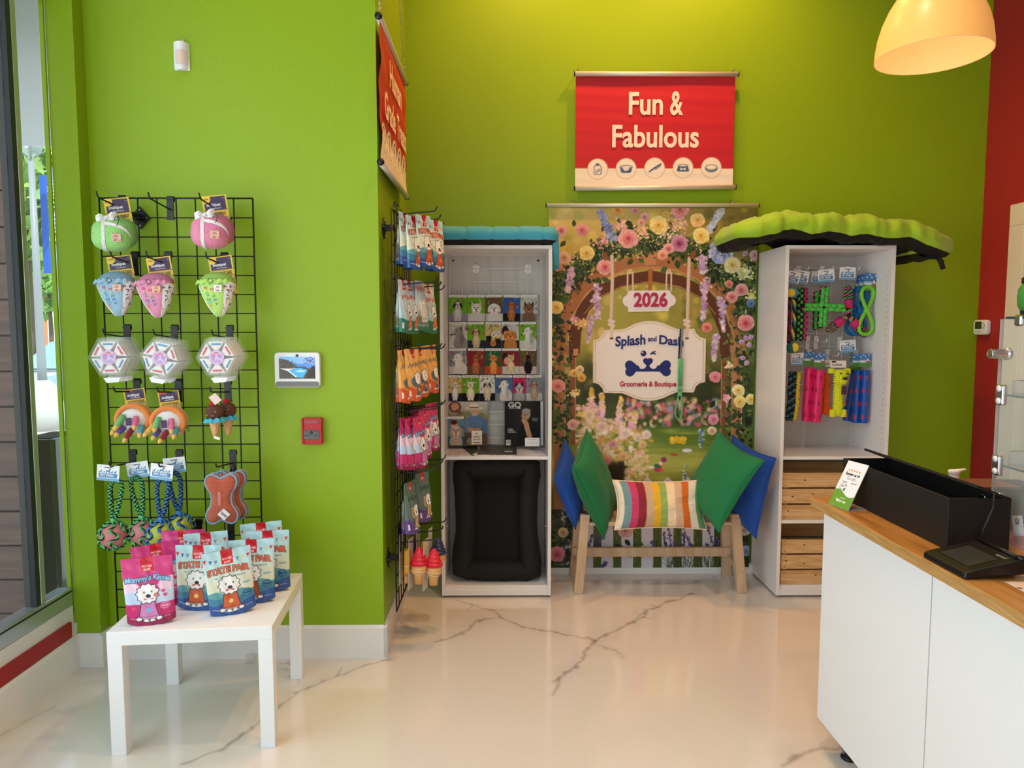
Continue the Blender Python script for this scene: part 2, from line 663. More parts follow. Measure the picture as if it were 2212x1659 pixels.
vd = (112, 104, 96)
vein([(985, 1295), (1065, 1318), (1090, 1338), (1130, 1355), (1180, 1363), (1235, 1372), (1285, 1385)], 0.012, vd)
vein([(940, 1387), (975, 1378), (1010, 1362), (1035, 1340), (1065, 1335)], 0.017, vd)
vein([(1495, 1282), (1440, 1300), (1425, 1310), (1395, 1318), (1390, 1333), (1350, 1352), (1310, 1370), (1285, 1385), (1265, 1405), (1260, 1425), (1230, 1450), (1195, 1472)], 0.017, vd)
vein([(1285, 1392), (1330, 1405), (1345, 1420)], 0.009, (150, 140, 128))
vein([(850, 1425), (790, 1436), (735, 1458), (690, 1476), (640, 1497), (600, 1530), (560, 1560), (520, 1590), (480, 1620), (395, 1650)], 0.014, (125, 122, 116))
vein([(1860, 1590), (1810, 1620), (1770, 1617), (1740, 1625), (1690, 1655)], 0.018, vd)
vein([(0, 1590), (60, 1555), (120, 1525)], 0.012, (165, 160, 150))
vein([(1555, 1243), (1520, 1252), (1480, 1262), (1400, 1262)], 0.012, (160, 150, 140))
vein([(606, 1432), (640, 1437), (640, 1460)], 0.010, (130, 125, 118))
fc.speckle(0.8)
m_floor = painted('polished_marble_floor', rough=0.10, spec=0.5, coat=0.5)
floor_o = struct(fc.build('floor', lambda U, V: np.stack([U, V, np.zeros_like(U)], -1), m_floor))
m_floor_plain = mat('polished_floor_plain', (226, 217, 208), rough=0.12)
struct(MB().box((-2.1, -1.42, -0.08), (3.0, 2.05, 0.0)).build('floor_front', m_floor_plain))
struct(MB().box((-2.1, 2.05, -0.08), (3.0, 4.4, -0.004)).build('floor_slab', m_floor_plain))


def base(name, a, b, h=0.152, t=0.014, n=(0, -1)):
    """a baseboard from a to b (floor points), standing off the wall along n"""
    a = Vector((*a, 0)); b = Vector((*b, 0)); n = Vector((*n, 0)).normalized() * t
    mb = MB()
    z = Vector((0, 0, 1))
    prof = [(0, 0), (1, 0), (1, h - 0.012), (0.4, h), (0, h)]
    vs = [a + n * p + z * q for p, q in prof] + [b + n * p + z * q for p, q in prof]
    k = len(prof)
    mb._add(vs, [tuple(range(k)), tuple(range(k, 2 * k))] + [(i, (i + 1) % k, k + (i + 1) % k, k + i) for i in range(k)], False)
    return struct(mb.build(name, m_white_trim))


base('baseboard_pillar', (-1.797, PIL), (PILX0 + 0.013, PIL))
base('baseboard_pillar_side', (PILX0, PIL - 0.014), (PILX1, BACK), n=(1, 0))
base('baseboard_back', (PILX1, BACK), (RW, BACK), h=0.06, t=0.03)
base('baseboard_column', (LW, 3.075), (-1.797, 3.075))
base('baseboard_column_side', (-1.797, 3.061), (-1.797, PIL), n=(1, 0))
base('baseboard_left', (LW, -1.15), (LW, 3.075), n=(1, 0))
base('baseboard_right', (RW, -1.3), (RW, 3.9), n=(-1, 0))
# the red band over the left baseboard
struct(MB().box((LW - 0.01, -1.15, 0.155), (LW + 0.004, 3.03, 0.222)).build('trim_1', m_red))

# white panelled door in the right wall
dm = m_cream_door
dr = MB().box((RW - 0.03, 3.88, 0), (RW, 4.0, 2.07)).box((RW - 0.03, 2.4, 2.0702), (RW, 4.0, 2.19)).box((RW - 0.03, 2.4, 0), (RW, 2.52, 2.07))
d3 = struct(dr.build('door_1', dm, bevel=0.004))
leaf = MB().box((RW - 0.012, 2.52, 0.01), (RW + 0.002, 3.88, 2.07)).build('door_leaf', dm, d3)
pnl = MB()
for k in range(6):
    y = 3.80 - k * 0.2
    pnl.box((RW - 0.016, y - 0.1, 0.2), (RW - 0.010, y, 1.95))
pnl.build('door_panel', dm, d3, bevel=0.003)

# ------------------------------------------------------------------ furniture
m_lam = mat('white_laminate', (238, 232, 228), rough=0.32, spec=0.45)
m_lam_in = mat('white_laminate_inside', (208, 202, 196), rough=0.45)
m_pine = wood('pine_wood', (226, 186, 132), (196, 148, 92), rough=0.5, axis='x', scale=1.3)
m_beech = wood('pale_beech_wood', (214, 184, 150), (196, 160, 122), rough=0.5, axis='z', scale=1.0, dist=0.8)
m_oak = wood('oiled_oak', (196, 140, 74), (160, 104, 46), rough=0.35, axis='y', scale=1.4, dist=1.4, coat=0.15)
m_oak_edge = wood('oak_edge', (190, 148, 88), (156, 112, 58), rough=0.5, axis='y', scale=2.4, dist=2.0)
m_blackcloth = mat('black_nylon', (13, 12, 13), rough=0.75, bump=0.3, bscale=25)
m_tealcloth = mat('teal_blue_fabric', (62, 160, 186), rough=0.65, bump=0.25, bscale=18, sheen=0.2)
m_limecloth = mat('lime_nylon', (150, 190, 28), rough=0.6, bump=0.3, bscale=18, sheen=0.2)
m_wire_w = mat('white_wire', (250, 248, 246), rough=0.35)
m_greyfoot = mat('grey_plastic', (120, 120, 120), rough=0.5)
m_dark = mat('dark_hole', (15, 15, 15), rough=0.8)


def cabinet(name, label, x0, x1, y0, y1, zt, shelves, back=True):
    t = thing(name, label, 'cabinet', ((x0 + x1) / 2, (y0 + y1) / 2, 0))
    w = (x1 - x0) / 2; d = (y1 - y0) / 2; th = 0.019
    for s in (-1, 1):
        MB().box((s * w, -d, 0.012), (s * (w - th), d, zt - th)).build('side_panel', m_lam, t, bevel=0.0012)
    MB().box((-w, -d, zt - th), (w, d, zt)).build('top_panel', m_lam, t, bevel=0.0012)
    MB().box((-w + th, d - 0.012, 0.02), (w - th, d - 0.004, zt - th)).build('back_panel', m_lam_in, t)
    MB().box((-w + th, -d + 0.002, 0.012), (w - th, -d + 0.02, 0.045)).build('plinth', m_lam, t, bevel=0.001)
    MB().box((-w + th, -d + 0.012, 0.045), (w - th, d - 0.012, 0.066)).build('bottom_panel', m_lam, t, bevel=0.001)
    for z in shelves:
        MB().box((-w + th, -d + 0.006, z - 0.018), (w - th, d - 0.012, z)).build('shelf', m_lam, t, bevel=0.001)
    for s in (-1, 1):
        for e in (-1, 1):
            MB().lathe([(0.02, 0), (0.022, 0.004), (0.022, 0.012)], 14, Matrix.Translation((s * (w - 0.03), e * (d - 0.03), 0))).build('foot', m_greyfoot, t)
    mb = MB()
    for s in (-1, 1):
        for yy in (-d + 0.04, d - 0.05):
            for k in range(int((zt - 0.2) / 0.032)):
                z = 0.12 + k * 0.032
                x = s * (w - th - 0.0003)
                mb.quad((x, yy - 0.0025, z - 0.0025), (x, yy + 0.0025, z - 0.0025), (x, yy + 0.0025, z + 0.0025), (x, yy - 0.0025, z + 0.0025))
    mb.build('peg_hole', m_dark, t, recalc=False)['kind'] = 'stuff'
    return t


CL = (-0.351, 0.258, 3.86, 4.255)
cabL = cabinet('display_cabinet', 'tall narrow white open cabinet holding dog photos above and a black pet bed below', *CL, 1.95, [0.798])
CR = (1.517, 2.115, 3.845, 4.255)
cabR = cabinet('display_cabinet', 'tall narrow white open cabinet holding hanging dog toys above and two pine crates below', *CR, 1.95, [0.798, 0.439])
for s in (-1, 1):
    MB().tube([(s * 0.285, -0.17, 0.40), (s * 0.268, -0.17, 0.40)], 0.003, 6).build('shelf_pin', m_chrome, cabL)


def wire_grid(name, label, cat, loc, rot, nx, nz, step, r, m, extra=0.0):
    """a welded wire grid in local xz, origin at lower left"""
    t = thing(name, label, cat, loc, rot)
    W = nx * step; H = nz * step
    fr = MB()
    rr = r * 1.35
    fr.tube([(0, 0, 0), (0, 0, H)], rr, 8).tube([(W, 0, 0), (W, 0, H)], rr, 8).tube([(0, 0, H), (W, 0, H)], rr, 8).tube([(0, 0, 0), (W, 0, 0)], rr, 8)
    fr.build('outer_frame', m, t)
    ww = MB()
    for i in range(1, nx):
        ww.tube([(i * step, 0, 0), (i * step, 0, H)], r, 6)
    for k in range(1, nz):
        ww.tube([(0, r, k * step), (W, r, k * step)], r, 6)
    ww.build('wire_mesh', m, t)
    return t


# white grid inside the left cabinet
g0 = P(970, 551, 4.20); g1 = P(1169, 551, 4.20)
st = (g1.x - g0.x) / 7
nz = 15
gL = wire_grid('wire_grid', 'white wire grid fixed to the back of the cabinet with dog photos', 'grid panel',
               (g0.x, 4.20, g0.z - nz * st), (0, 0, 0), 7, nz, st, 0.0022, m_wire_w)
for cx in (2, 6):
    c = Vector((cx * st + 0.002, 0.035, (nz - 1) * st))
    mb = MB().prism([(c.x - .03, c.z), (c.x, c.z - .038), (c.x + .03, c.z), (c.x, c.z + .038)], 0.033, 0.037, 'xz')
    mb.tube([c, c + Vector((0, -0.035, 0))], 0.005, 8)
    for a, b in ((-.022, 0), (.022, 0), (0, .029), (0, -.029)):
        mb.cur = 1
        mb.lathe([(0.004, 0), (0.003, 0.003)], 8, Matrix.Translation((c.x + a, 0.033, c.z + b)) @ Matrix.Rotation(RAD(90), 4, 'X'))
        mb.cur = 0
    mb.build('wall_bracket', [m_wire_w, m_dark], gL)
for a in (0.022, 7 * st - 0.016):
    MB().lathe([(0.006, 0), (0.006, 0.004)], 10, Matrix.Translation((a, 0.036, nz * st - 0.028)) @ Matrix.Rotation(RAD(90), 4, 'X')).build('screw_cap', m_dark, gL)
# white grid inside the right cabinet
gR = wire_grid('wire_grid', 'white wire grid at the back of the cabinet behind the rope toys', 'grid panel',
               (1.548, 4.20, 1.855 - 9 * 0.0765), (0, 0, 0), 7, 9, 0.0765, 0.0022, m_wire_w)
MB().box((0.0, 0.004, -0.2), (0.012, 0.02, 0.0)).build('hanging_bar', m_wire_w, gR)


def bed(name, label, loc, rot, w, d, r, m_top, m_bot, seed, sag=0.0, tufts=5, flare=0.0, lump=0.0):
    """a pet bed: a fat bolster ring round a thin pad; lies flat, ends droop by sag"""
    t = thing(name, label, 'pet bed', loc, rot)
    rn = random.Random(seed)
    hw, hd = w / 2 - r, d / 2 - r

    def droop(x):
        e = max(0.0, abs(x) - 0.30)
        return -sag * e * e * 10 * (1.25 if x > 0 else 0.8) + lump * abs(noise.noise((x * 5, 2.0, seed)))

    path = []
    n = 64
    segs = [((-hw, -hd), (hw, -hd), n), ((hw, -hd), (hw, hd), 12), ((hw, hd), (-hw, hd), n), ((-hw, hd), (-hw, -hd), 12)]
    for a, b, k in segs:
        for i in range(k):
            f = i / k
            path.append((a[0] + (b[0] - a[0]) * f, a[1] + (b[1] - a[1]) * f))
    N = len(path)
    tp = [rn.uniform(0, 1) for _ in range(40)]
    for half in ('bolster', 'underside'):
        vs = []
        seg = 20
        for i, (x, y) in enumerate(path):
            p0 = path[i - 1]; p1 = path[(i + 1) % N]
            tx, ty = p1[0] - p0[0], p1[1] - p0[1]; L = math.hypot(tx, ty) or 1
            nx_, ny_ = ty / L, -tx / L
            u = (x / (w)) * tufts * 2 * math.pi
            pinch = 1 - 0.13 * max(0, math.cos(u + 0.6)) ** 6
            for k in range(seg):
                an = 2 * math.pi * k / seg
                rr = r * pinch * (1 + (0.05 + lump * 4) * noise.noise((x * 14, y * 14, math.cos(an) * 1.2 + seed)) + (0.04 + lump * 1.8) * noise.noise((x * 34, math.cos(an) * 2, math.sin(an) * 2 + seed)))
                fl = 1.0 + flare * (1 if math.sin(an) < 0 else 0)
                vs.append((x + nx_ * math.cos(an) * rr * fl, y + ny_ * math.cos(an) * rr * fl, r * 0.8 + math.sin(an) * rr * 0.8 + droop(x)))
        fs = []
        for i in range(N):
            for k in range(seg):
                an = 2 * math.pi * (k + 0.5) / seg
                low = math.sin(an) < -0.5
                if low == (half == 'underside'):
                    fs.append((i * seg + k, ((i + 1) % N) * seg + k, ((i + 1) % N) * seg + (k + 1) % seg, i * seg + (k + 1) % seg))
        mb = MB(); mb._add(vs, fs)
        if half == 'underside':
            mb.surf(lambda a, b: ((a * 2 - 1) * hw, (b * 2 - 1) * hd, 0.012 + droop((a * 2 - 1) * hw)), 24, 6)
        o = mb.build(half, m_top if half == 'bolster' else m_bot, t)
    MB().surf(lambda a, b: ((a * 2 - 1) * hw, (b * 2 - 1) * hd, 0.02 + r * 0.7 * (1 - (a * 2 - 1) ** 4) * (1 - (b * 2 - 1) ** 4) + droop((a * 2 - 1) * hw)), 30, 14).build('sleeping_pad', m_top, t)
    return t


bd = bed('pet_bed', 'flattened teal blue pet bed lying on top of the left white cabinet', (-0.055, 4.02, 1.951), (0, 0, 0), 0.70, 0.45, 0.062, m_tealcloth, m_blackcloth, 3, sag=0.0, tufts=5)
# the corner of the bed hanging over the cabinet's right side
MB().surf(lambda a, b: (0.312 + 0.034 * math.sin(a * math.pi) + 0.012 * b, -0.20 + 0.05 * a + 0.16 * b * 0.6, 0.05 - 0.15 * b - 0.03 * a), 12, 8).build('side_flap', m_tealcloth, bd)
bd2 = bed('pet_bed', 'large crumpled lime green pet bed with black underside drooping over the right white cabinet', (1.80, 3.98, 1.952), (0, RAD(3.5), 0), 1.17, 0.54, 0.088, m_limecloth, m_blackcloth, 11, sag=0.14, tufts=7, flare=0.1, lump=0.035)
MB().tube([(0.475, -0.225, -0.035), (0.495, -0.25, -0.07), (0.51, -0.25, -0.108)], [0.006, 0.014, 0.012], 8).build('hanging_loop', m_blackcloth, bd2)

# black pet bed standing in the lower left compartment
bk = thing('pet_bed', 'black pet bed standing on end in the lower part of the photo cabinet', 'pet bed', (-0.046, 3.99, 0.067), (RAD(-6), 0, 0))
W_, H_ = 0.258, 0.69


def bedpath():
    pts = []
    cor = [(-W_ + .06, .06), (W_ - .06, .05), (W_ - .065, H_ - .05), (-W_ + .065, H_ - .05)]
    for i in range(4):
        a = cor[i]; b = cor[(i + 1) % 4]
        for k in range(14):
            f = k / 14
            bow = math.sin(f * math.pi) * (0.022 if i in (1, 3) else 0.0)
            sg = {1: -1, 3: 1}.get(i, 0)
            pts.append((a[0] + (b[0] - a[0]) * f + sg * bow, -0.03 + 0.008 * noise.noise((f * 4, i, 3)), a[1] + (b[1] - a[1]) * f))
    return pts


bp_ = bedpath()
MB().tube(bp_, [0.064 * (1 + 0.12 * noise.noise((p[0] * 9, p[2] * 9, 5))) for p in bp_], 16, closed=True).build('bolster', m_blackcloth, bk)
MB().surf(lambda a, b: ((a * 2 - 1) * (W_ - .1), -0.02 - 0.045 * (1 - (2 * a - 1) ** 4) * (1 - (2 * b - 1) ** 6) + 0.006 * noise.noise((a * 6, b * 9, 1)), .06 + b * (H_ - .12)), 24, 30).build('sleeping_pad', mat('black_fleece', (17, 15, 15), rough=0.95, bump=0.5, bscale=80), bk)
MB().surf(lambda a, b: ((a * 2 - 1) * (W_ - .06), 0.03, .04 + b * (H_ - .08)), 3, 3).build('underside', m_blackcloth, bk)

# pine crates
m_knot = mat('knot_brown', (112, 66, 34), rough=0.6)


def crate(label, x0, x1, y0, y1, z0, h):
    t = thing('wooden_crate', label, 'crate', ((x0 + x1) / 2, (y0 + y1) / 2, z0), group='pine crates in the toy cabinet')
    w = (x1 - x0) / 2; d = (y1 - y0) / 2; sh = (h - 0.02) / 3
    for k in range(3):
        z = k * (sh + 0.010)
        for s in (-1, 1):
            MB().box((-w, s * d, z), (w, s * (d - 0.012), z + sh)).build('slat', m_pine, t, bevel=0.0015)
        for s in (-1, 1):
            MB().box((s * w, -d + 0.012, z), (s * (w - 0.012), d - 0.012, z + sh)).build('slat', m_pine, t, bevel=0.0015)
    for s in (-1, 1):
        for e in (-1, 1):
            MB().box((s * (w - 0.013), e * (d - 0.013), 0.0), (s * (w - 0.034), e * (d - 0.034), h - 0.004)).build('corner_post', m_pine, t)
    MB().box((-w + .012, -d + .012, 0.004), (w - .012, d - .012, 0.012)).build('base_board', m_pine, t)
    rn = random.Random(int(z0 * 100))
    for k in range(3):
        for x in (-w + 0.02, w - 0.02):
            for dz in (0.012, sh - 0.012):
                MB().lathe([(0.0022, 0), (0.0022, 0.001)], 8, Matrix.Translation((x, -d, k * (sh + .01) + dz)) @ Matrix.Rotation(RAD(90), 4, 'X')).build('nail', m_dark, t)
        for q in range(1 + k % 2):
            x = rn.uniform(-w * 0.9, -w * 0.1); z = k * (sh + .01) + rn.uniform(0.02, sh - 0.02)
            MB()._add([(x + 0.007 * math.cos(a), -d - 0.0003, z + 0.0038 * math.sin(a)) for a in [i * math.pi / 5 for i in range(10)]], [tuple(range(10))], False).build('knot', m_knot, t)
    return t


crate('pine slatted crate on the middle shelf of the toy cabinet', 1.545, 2.085, 3.868, 4.21, 0.4395, 0.262)
crate('pine slatted crate at the bottom of the toy cabinet', 1.552, 2.088, 3.872, 4.21, 0.067, 0.255)

# bench
bn = thing('wooden_bench', 'small pale wooden trestle bench under the colourful cushions', 'bench', (0.885, 4.07, 0))
MB().box((-0.42, -0.13, 0.385), (0.42, 0.13, 0.405)).build('seat', m_beech, bn, bevel=0.003)
for s in (-1, 1):
    top = Vector((s * 0.428, -0.115, 0.45)); bot = Vector((s * 0.466, -0.142, 0.0))
    MB().bar(top, bot, 0.052, 0.042, (0, 1, 0)).build('leg', m_beech, bn, bevel=0.003)
    top2 = Vector((s * 0.44, 0.10, 0.437)); bot2 = Vector((s * 0.466, 0.135, 0.0))
    MB().bar(top2, bot2, 0.052, 0.042, (0, 1, 0)).build('leg', m_beech, bn, bevel=0.003)
    MB().bar((s * 0.455, -0.12, 0.13), (s * 0.462, 0.115, 0.13), 0.022, 0.035).build('side_rail', m_beech, bn, bevel=0.002)
    MB().bar((s * 0.44, -0.095, 0.40), (s * 0.44, 0.09, 0.40), 0.025, 0.06).build('apron', m_beech, bn, bevel=0.002)
    for f in (0.06, 0.72):
        q = top + (bot - top) * f
        MB().lathe([(0.005, 0), (0.004, 0.002)], 10, Matrix.Translation(q + Vector((0, -0.0255, 0))) @ Matrix.Rotation(RAD(90), 4, 'X')).build('screw', m_chrome, bn)
MB().box((-0.475, 0.082, 0.135), (0.475, 0.108, 0.19)).build('stretcher', m_beech, bn, bevel=0.002)


# cushions
def cushion(label, c, ax, ay, thick, m, seed, stripes=None, pip=None, group='cushions on the bench'):
    t = thing('cushion', label, 'cushion', c, group=group)
    ax = Vector(ax); ay = Vector(ay); n = ax.cross(ay).normalized()
    if n.y > 0:
        n = -n

    def pt(s, q, side):
        e = 0.10
        x = s * (1 - e * (1 - q * q)); y = q * (1 - e * (1 - s * s))
        h = max(0.0, (1 - s * s) * (1 - q * q)) ** 0.46
        wr = 0.010 * noise.noise((s * 2.6 + seed, q * 2.6, side)) * h + 0.0035 * noise.noise((s * 9 + seed, q * 7, side)) * h
        edge = (max(abs(s), abs(q))) ** 8
        wr += 0.004 * noise.noise((s * 16, q * 16, seed)) * edge * h
        return ax * (x / 2) + ay * (y / 2) + n * side * (thick / 2 * h + wr)

    if stripes is None:
        mb = MB()
        for side in (1, -1):
            mb.surf(lambda a, b: pt(a * 2 - 1, b * 2 - 1, side), 40, 40)
        mb.build('cover', m, t, merge=True)
    else:
        cv = Canvas(-1, -1, 1, 1, 0.014, stripes[-1][1])
        x = -1.0
        for wd, col in stripes:
            cv.rect(x, -1.1, x + wd, 1.1, col); x += wd

        def fn(U, V, side=1):
            out = np.zeros(U.shape + (3,))
            for i in range(U.shape[0]):
                for j in range(U.shape[1]):
                    out[i, j] = pt(U[i, j], V[i, j], side)
            return out
        cv.build('cover', lambda U, V: fn(U, V, 1), painted('striped_canvas_print', rough=0.8, spec=0.2), t)
        cv.build('back_cover', lambda U, V: fn(U, V, -1), painted('striped_canvas_print'), t)
    ed = []
    for k in range(80):
        f = k / 20
        i = int(f); g = (f - i) * 2 - 1
        s, q = [(g, -1), (1, g), (-g, 1), (-1, -g)][i]
        ed.append(pt(s, q, 1))
    MB().tube(ed, 0.0045, 6, closed=True).build('piping', pip or m, t)
    return t


m_cg = mat('emerald_cotton', (10, 118, 66), rough=0.8, sheen=0.12, bump=0.2, bscale=30)
m_cb = mat('royal_blue_velvet', (14, 76, 172), rough=0.75, sheen=0.15, bump=0.15, bscale=25)
m_cream = mat('cream_canvas', (240, 222, 196), rough=0.8)
k = 0.0026


def cushion3(label, a, b, c, *r, **k_):
    a, b, c = P(*a), P(*b), P(*c)
    return cushion(label, (a + c) / 2, b - a, c - b, *r, **k_)


cushion3('royal blue cushion tucked behind the left emerald cushion beside the photo cabinet', (1220, 948, 4.13), (1198, 1030, 3.87), (1243, 1143, 3.98), 0.13, m_cb, 1)
cushion3('royal blue cushion leaning on the toy cabinet behind the right emerald cushion', (1583, 940, 4.13), (1676, 990, 3.80), (1633, 1163, 3.85), 0.13, m_cb, 2)
S_ = [(0.13, (242, 226, 200)), (0.17, (120, 152, 160)), (0.165, (206, 66, 108)), (0.175, (146, 44, 58)), (0.175, (206, 174, 140)), (0.16, (232, 180, 44)),
      (0.16, (150, 182, 98)), (0.185, (246, 220, 184)), (0.17, (214, 182, 150)), (0.16, (214, 108, 42)), (0.18, (226, 222, 208)), (0.30, (86, 142, 96))]
cushion('wide striped cushion lying between the two emerald cushions', P(1424, 1090, 3.93), (0.52, 0.0, 0.0), (0.0, 0.09, 0.262), 0.15, m_cream, 5, stripes=S_, pip=m_cream)
cushion3('emerald green cushion seen almost edge-on at the left of the striped cushion', (1267, 927, 4.12), (1237, 1010, 3.74), (1305, 1165, 3.92), 0.17, m_cg, 3)
cushion3('emerald green diamond-turned cushion at the right of the striped cushion', (1553, 932, 4.05), (1650, 995, 3.64), (1553, 1150, 3.72), 0.13, m_cg, 4)

# side table
tb = thing('side_table', 'low white square table with chunky legs under the treat bags', 'side table', (-1.128, 2.695, 0), (0, 0, RAD(5)))
m_tab = mat('white_lacquer', (240, 240, 240), rough=0.28)
MB().box((-.28, -.275, .40), (.28, .275, .45)).build('tabletop', m_tab, tb, bevel=0.0015)
for s in (-1, 1):
    for e in (-1, 1):
        MB().box((s * .28, e * .275, 0), (s * .23, e * .225, .40)).build('leg', m_tab, tb, bevel=0.0015)

# counter
ct = thing('counter_cabinet', 'white counter front of flush panels on steel legs', 'cabinet', (1.45, 1.6, 0))
m_cnt = mat('white_counter_laminate', (232, 232, 233), rough=0.35)
for y0, y1 in ((1.803, 2.43), (1.163, 1.797), (0.6, 1.157)):
    MB().box((-.33, y0 - 1.6, .112), (-.314, y1 - 1.6, .864)).build('front_panel', m_cnt, ct, bevel=0.0015)
MB().box((-.314, 2.414 - 1.6, .112), (.33, 2.43 - 1.6, .864)).build('end_panel', m_cnt, ct, bevel=0.0015)
MB().box((-.312, -1.0, .115), (.33, .813, .13)).build('bottom_panel', m_cnt, ct)
for y in (0.76, 0.24, -0.4, -0.95):
    for x in (-.245, .28):
        lg = MB().lathe([(0.024, 0.008), (0.024, 0.112)], 18, Matrix.Translation((x, y, 0))).build('leg', m_chrome, ct)
        MB().lathe([(0.027, 0), (0.027, 0.008), (0.024, 0.010)], 18, Matrix.Translation((x, y, 0))).build('rubber_foot', m_black, lg)
wt = MB()
wt.box((1.098, 0.6, .866), (1.80, 2.492, .90))
o = wt.build('countertop', m_oak, None, bevel=0.0025)
tag(o, 'thick oiled oak countertop running along the white counter', 'countertop')
MB().box((1.0972, 0.6, .868), (1.0985, 2.49, .898)).build('front_edge', m_oak_edge, o)

# black printer box with a hinged lid on the counter
bx = thing('counter_box', 'long black box with its hinged lid ajar on the oak counter', 'box', (1.285, 2.17, 0.9005))
m_bb = mat('black_painted_board', (17, 16, 16), rough=0.55)
BW, BL, BH, bt = 0.085, 0.30, 0.143, 0.008
MB().box((-BW, -BL, 0), (-BW + bt, BL, BH)).build('side_panel', m_bb, bx, bevel=0.001)
MB().box((BW, -BL, 0), (BW - bt, BL, BH)).build('side_panel', m_bb, bx, bevel=0.001)
for s in (-1, 1):
    MB().box((-BW + bt, s * BL, 0), (BW - bt, s * (BL - bt), BH)).build('end_panel', m_bb, bx, bevel=0.001)
MB().box((-BW + bt, -BL + bt, 0), (BW - bt, BL - bt, 0.006)).build('bottom_panel', m_bb, bx)
MB().prism([(BW, BH), (BW - 0.095, BH + 0.036), (BW - 0.098, BH + 0.028), (BW - 0.004, BH - 0.006)], -BL, BL, 'xz').build('lid', m_bb, bx, bevel=0.001)
MB().tube([(0.04, -BL + 0.03, BH + 0.012), (0.03, -BL - 0.01, BH + 0.014), (0.022, -BL - 0.02, BH - 0.02), (0.004, -BL - 0.012, 0.06), (0.0, -BL - 0.010, 0.01)], 0.003, 8).build('power_cord', m_blackplastic, bx)

# signature pad with pen
pd = thing('signature_pad', 'black electronic signature pad with a pen on the oak counter', 'signature pad', (1.172, 1.728, 0.9005), (0, 0, 0))
MB().prism([(-.072, 0.0), (.08, 0.012), (.08, 0.042), (.06, 0.047), (-.05, 0.022), (-.07, 0.016)], -.085, .085, 'xz').build('body', m_blackplastic, pd, bevel=0.005, seg=3)
sl = (0.047 - 0.022) / 0.11
def padz(x): return 0.022 + (x + .05) * sl + 0.0006
MB().quad((-.045, -.055, padz(-.045)), (.03, -.055, padz(.03)), (.03, .055, padz(.03)), (-.045, .055, padz(-.045))).build('screen', mat('grey_lcd', (58, 58, 52), rough=0.15), pd, recalc=False)
MB().tris(place('epad', 0, 0, .034, .008, 0.02) , 0, 'xy', fn=lambda u, v: (.040 + v, -0.045 - u, padz(.040 + v) + .0004)).build('lettering', mat('grey_print', (150, 150, 150)), pd)
MB().tube([(.066, .075, .052), (.066, -.09, .050)], 0.005, 10).tube([(.066, -.09, .050), (.067, -.105, .0495)], [0.005, 0.001], 10).build('pen', m_blackplastic, pd)
MB().box((.055, -.075, .040), (.078, -.065, .054)).build('pen_rest', m_blackplastic, pd)
MB().tube([(.08, -.05, .02), (.10, -.07, .008), (.12, -.11, .004), (.16, -.16, .004), (.24, -.19, .004)], 0.004, 8).build('cable', m_blackplastic, pd)
MB().box((.055, -.05, 0), (.075, .05, .014)).build('rear_foot', m_blackplastic, pd)

# loop for pad pen
# pendant lamp
pl_ = thing('pendant_lamp', 'glowing cream glass dome pendant lamp above the counter', 'lamp', (1.637, 2.78, 2.54))
m_shade = mat('lit_opal_glass', (240, 176, 96), rough=0.35, emit=0.42)
m_shade_in = mat('lit_opal_glass_inside', (240, 182, 118), rough=0.6, emit=0.34)
prof = [(0.2, 0.0), (0.199, 0.03), (0.192, 0.08), (0.178, 0.13), (0.157, 0.18), (0.13, 0.225), (0.10, 0.26), (0.06, 0.285), (0.03, 0.295)]
MB().lathe(prof, 64, cap=False).build('lamp_shade', m_shade, pl_)
MB().lathe([(r - 0.004, z) for r, z in prof] , 64, cap=False).build('shade_lining', m_shade_in, pl_)
MB().lathe([(0.2, 0.0), (0.2005, -0.002), (0.1975, -0.003), (0.196, 0.0)], 64, cap=False).build('rim', m_shade_in, pl_)
MB().lathe([(0.035, 0.29), (0.035, 0.34), (0.012, 0.36)], 24).build('socket', m_alu, pl_)
MB().tube([(0, 0, 0.36), (0, 0, CEIL - 2.54)], 0.004, 8).build('cord', m_black, pl_)
MB().ball((0, 0, 0.14), (0.05, 0.05, 0.065)).build('bulb', mat('lit_bulb', (255, 214, 150), emit=0.6), pl_)
lp = bpy.data.lights.new('pendant_bulb_light', 'POINT'); lp.energy = 0.7; lp.color = WARM2; lp.shadow_soft_size = 0.06
lpo = bpy.data.objects.new('pendant_bulb_light', lp); lpo.location = (1.637, 2.78, 2.50); COL.objects.link(lpo)

# ------------------------------------------------------------------ the garden banner
YB = 4.236
rng = np.random.default_rng(12)
m_print = painted('vinyl_print', rough=0.5, spec=0.3)


def bq(px, py):
    p = P(px, py, YB)
    return np.array((p.x, p.z))


PXM = float(np.linalg.norm(bq(1401, 800) - bq(1400, 800)))   # metres per photo pixel on the banner
b00 = P(1186, 449, YB); b11 = P(1640, 449, YB); b01 = P(1400, 1226, YB)
bc = Canvas(0.262, b01.z, 1.500, b00.z, 0.0025)
gx = lambda U: (U - bc.u0) / (bc.u1 - bc.u0)
keys = [(445, (238, 206, 130), (120, 104, 44)), (560, (214, 186, 92), (118, 110, 50)), (640, (176, 164, 72), (140, 132, 60)), (740, (186, 170, 74), (128, 124, 54)), (800, (120, 116, 52), (70, 80, 40)),
        (860, (70, 78, 40), (50, 62, 34)), (915, (84, 92, 46), (58, 74, 38)), (925, (92, 120, 48), (78, 106, 42)), (960, (128, 146, 60), (96, 122, 46)), (1000, (214, 206, 104), (176, 176, 80)),
        (1030, (190, 184, 84), (120, 126, 50)), (1060, (112, 120, 50), (80, 92, 40)), (1110, (96, 106, 46), (76, 90, 40)), (1230, (82, 96, 40), (74, 88, 36))]
kz = np.array([bq(1400, k_[0])[1] for k_ in keys])[::-1]


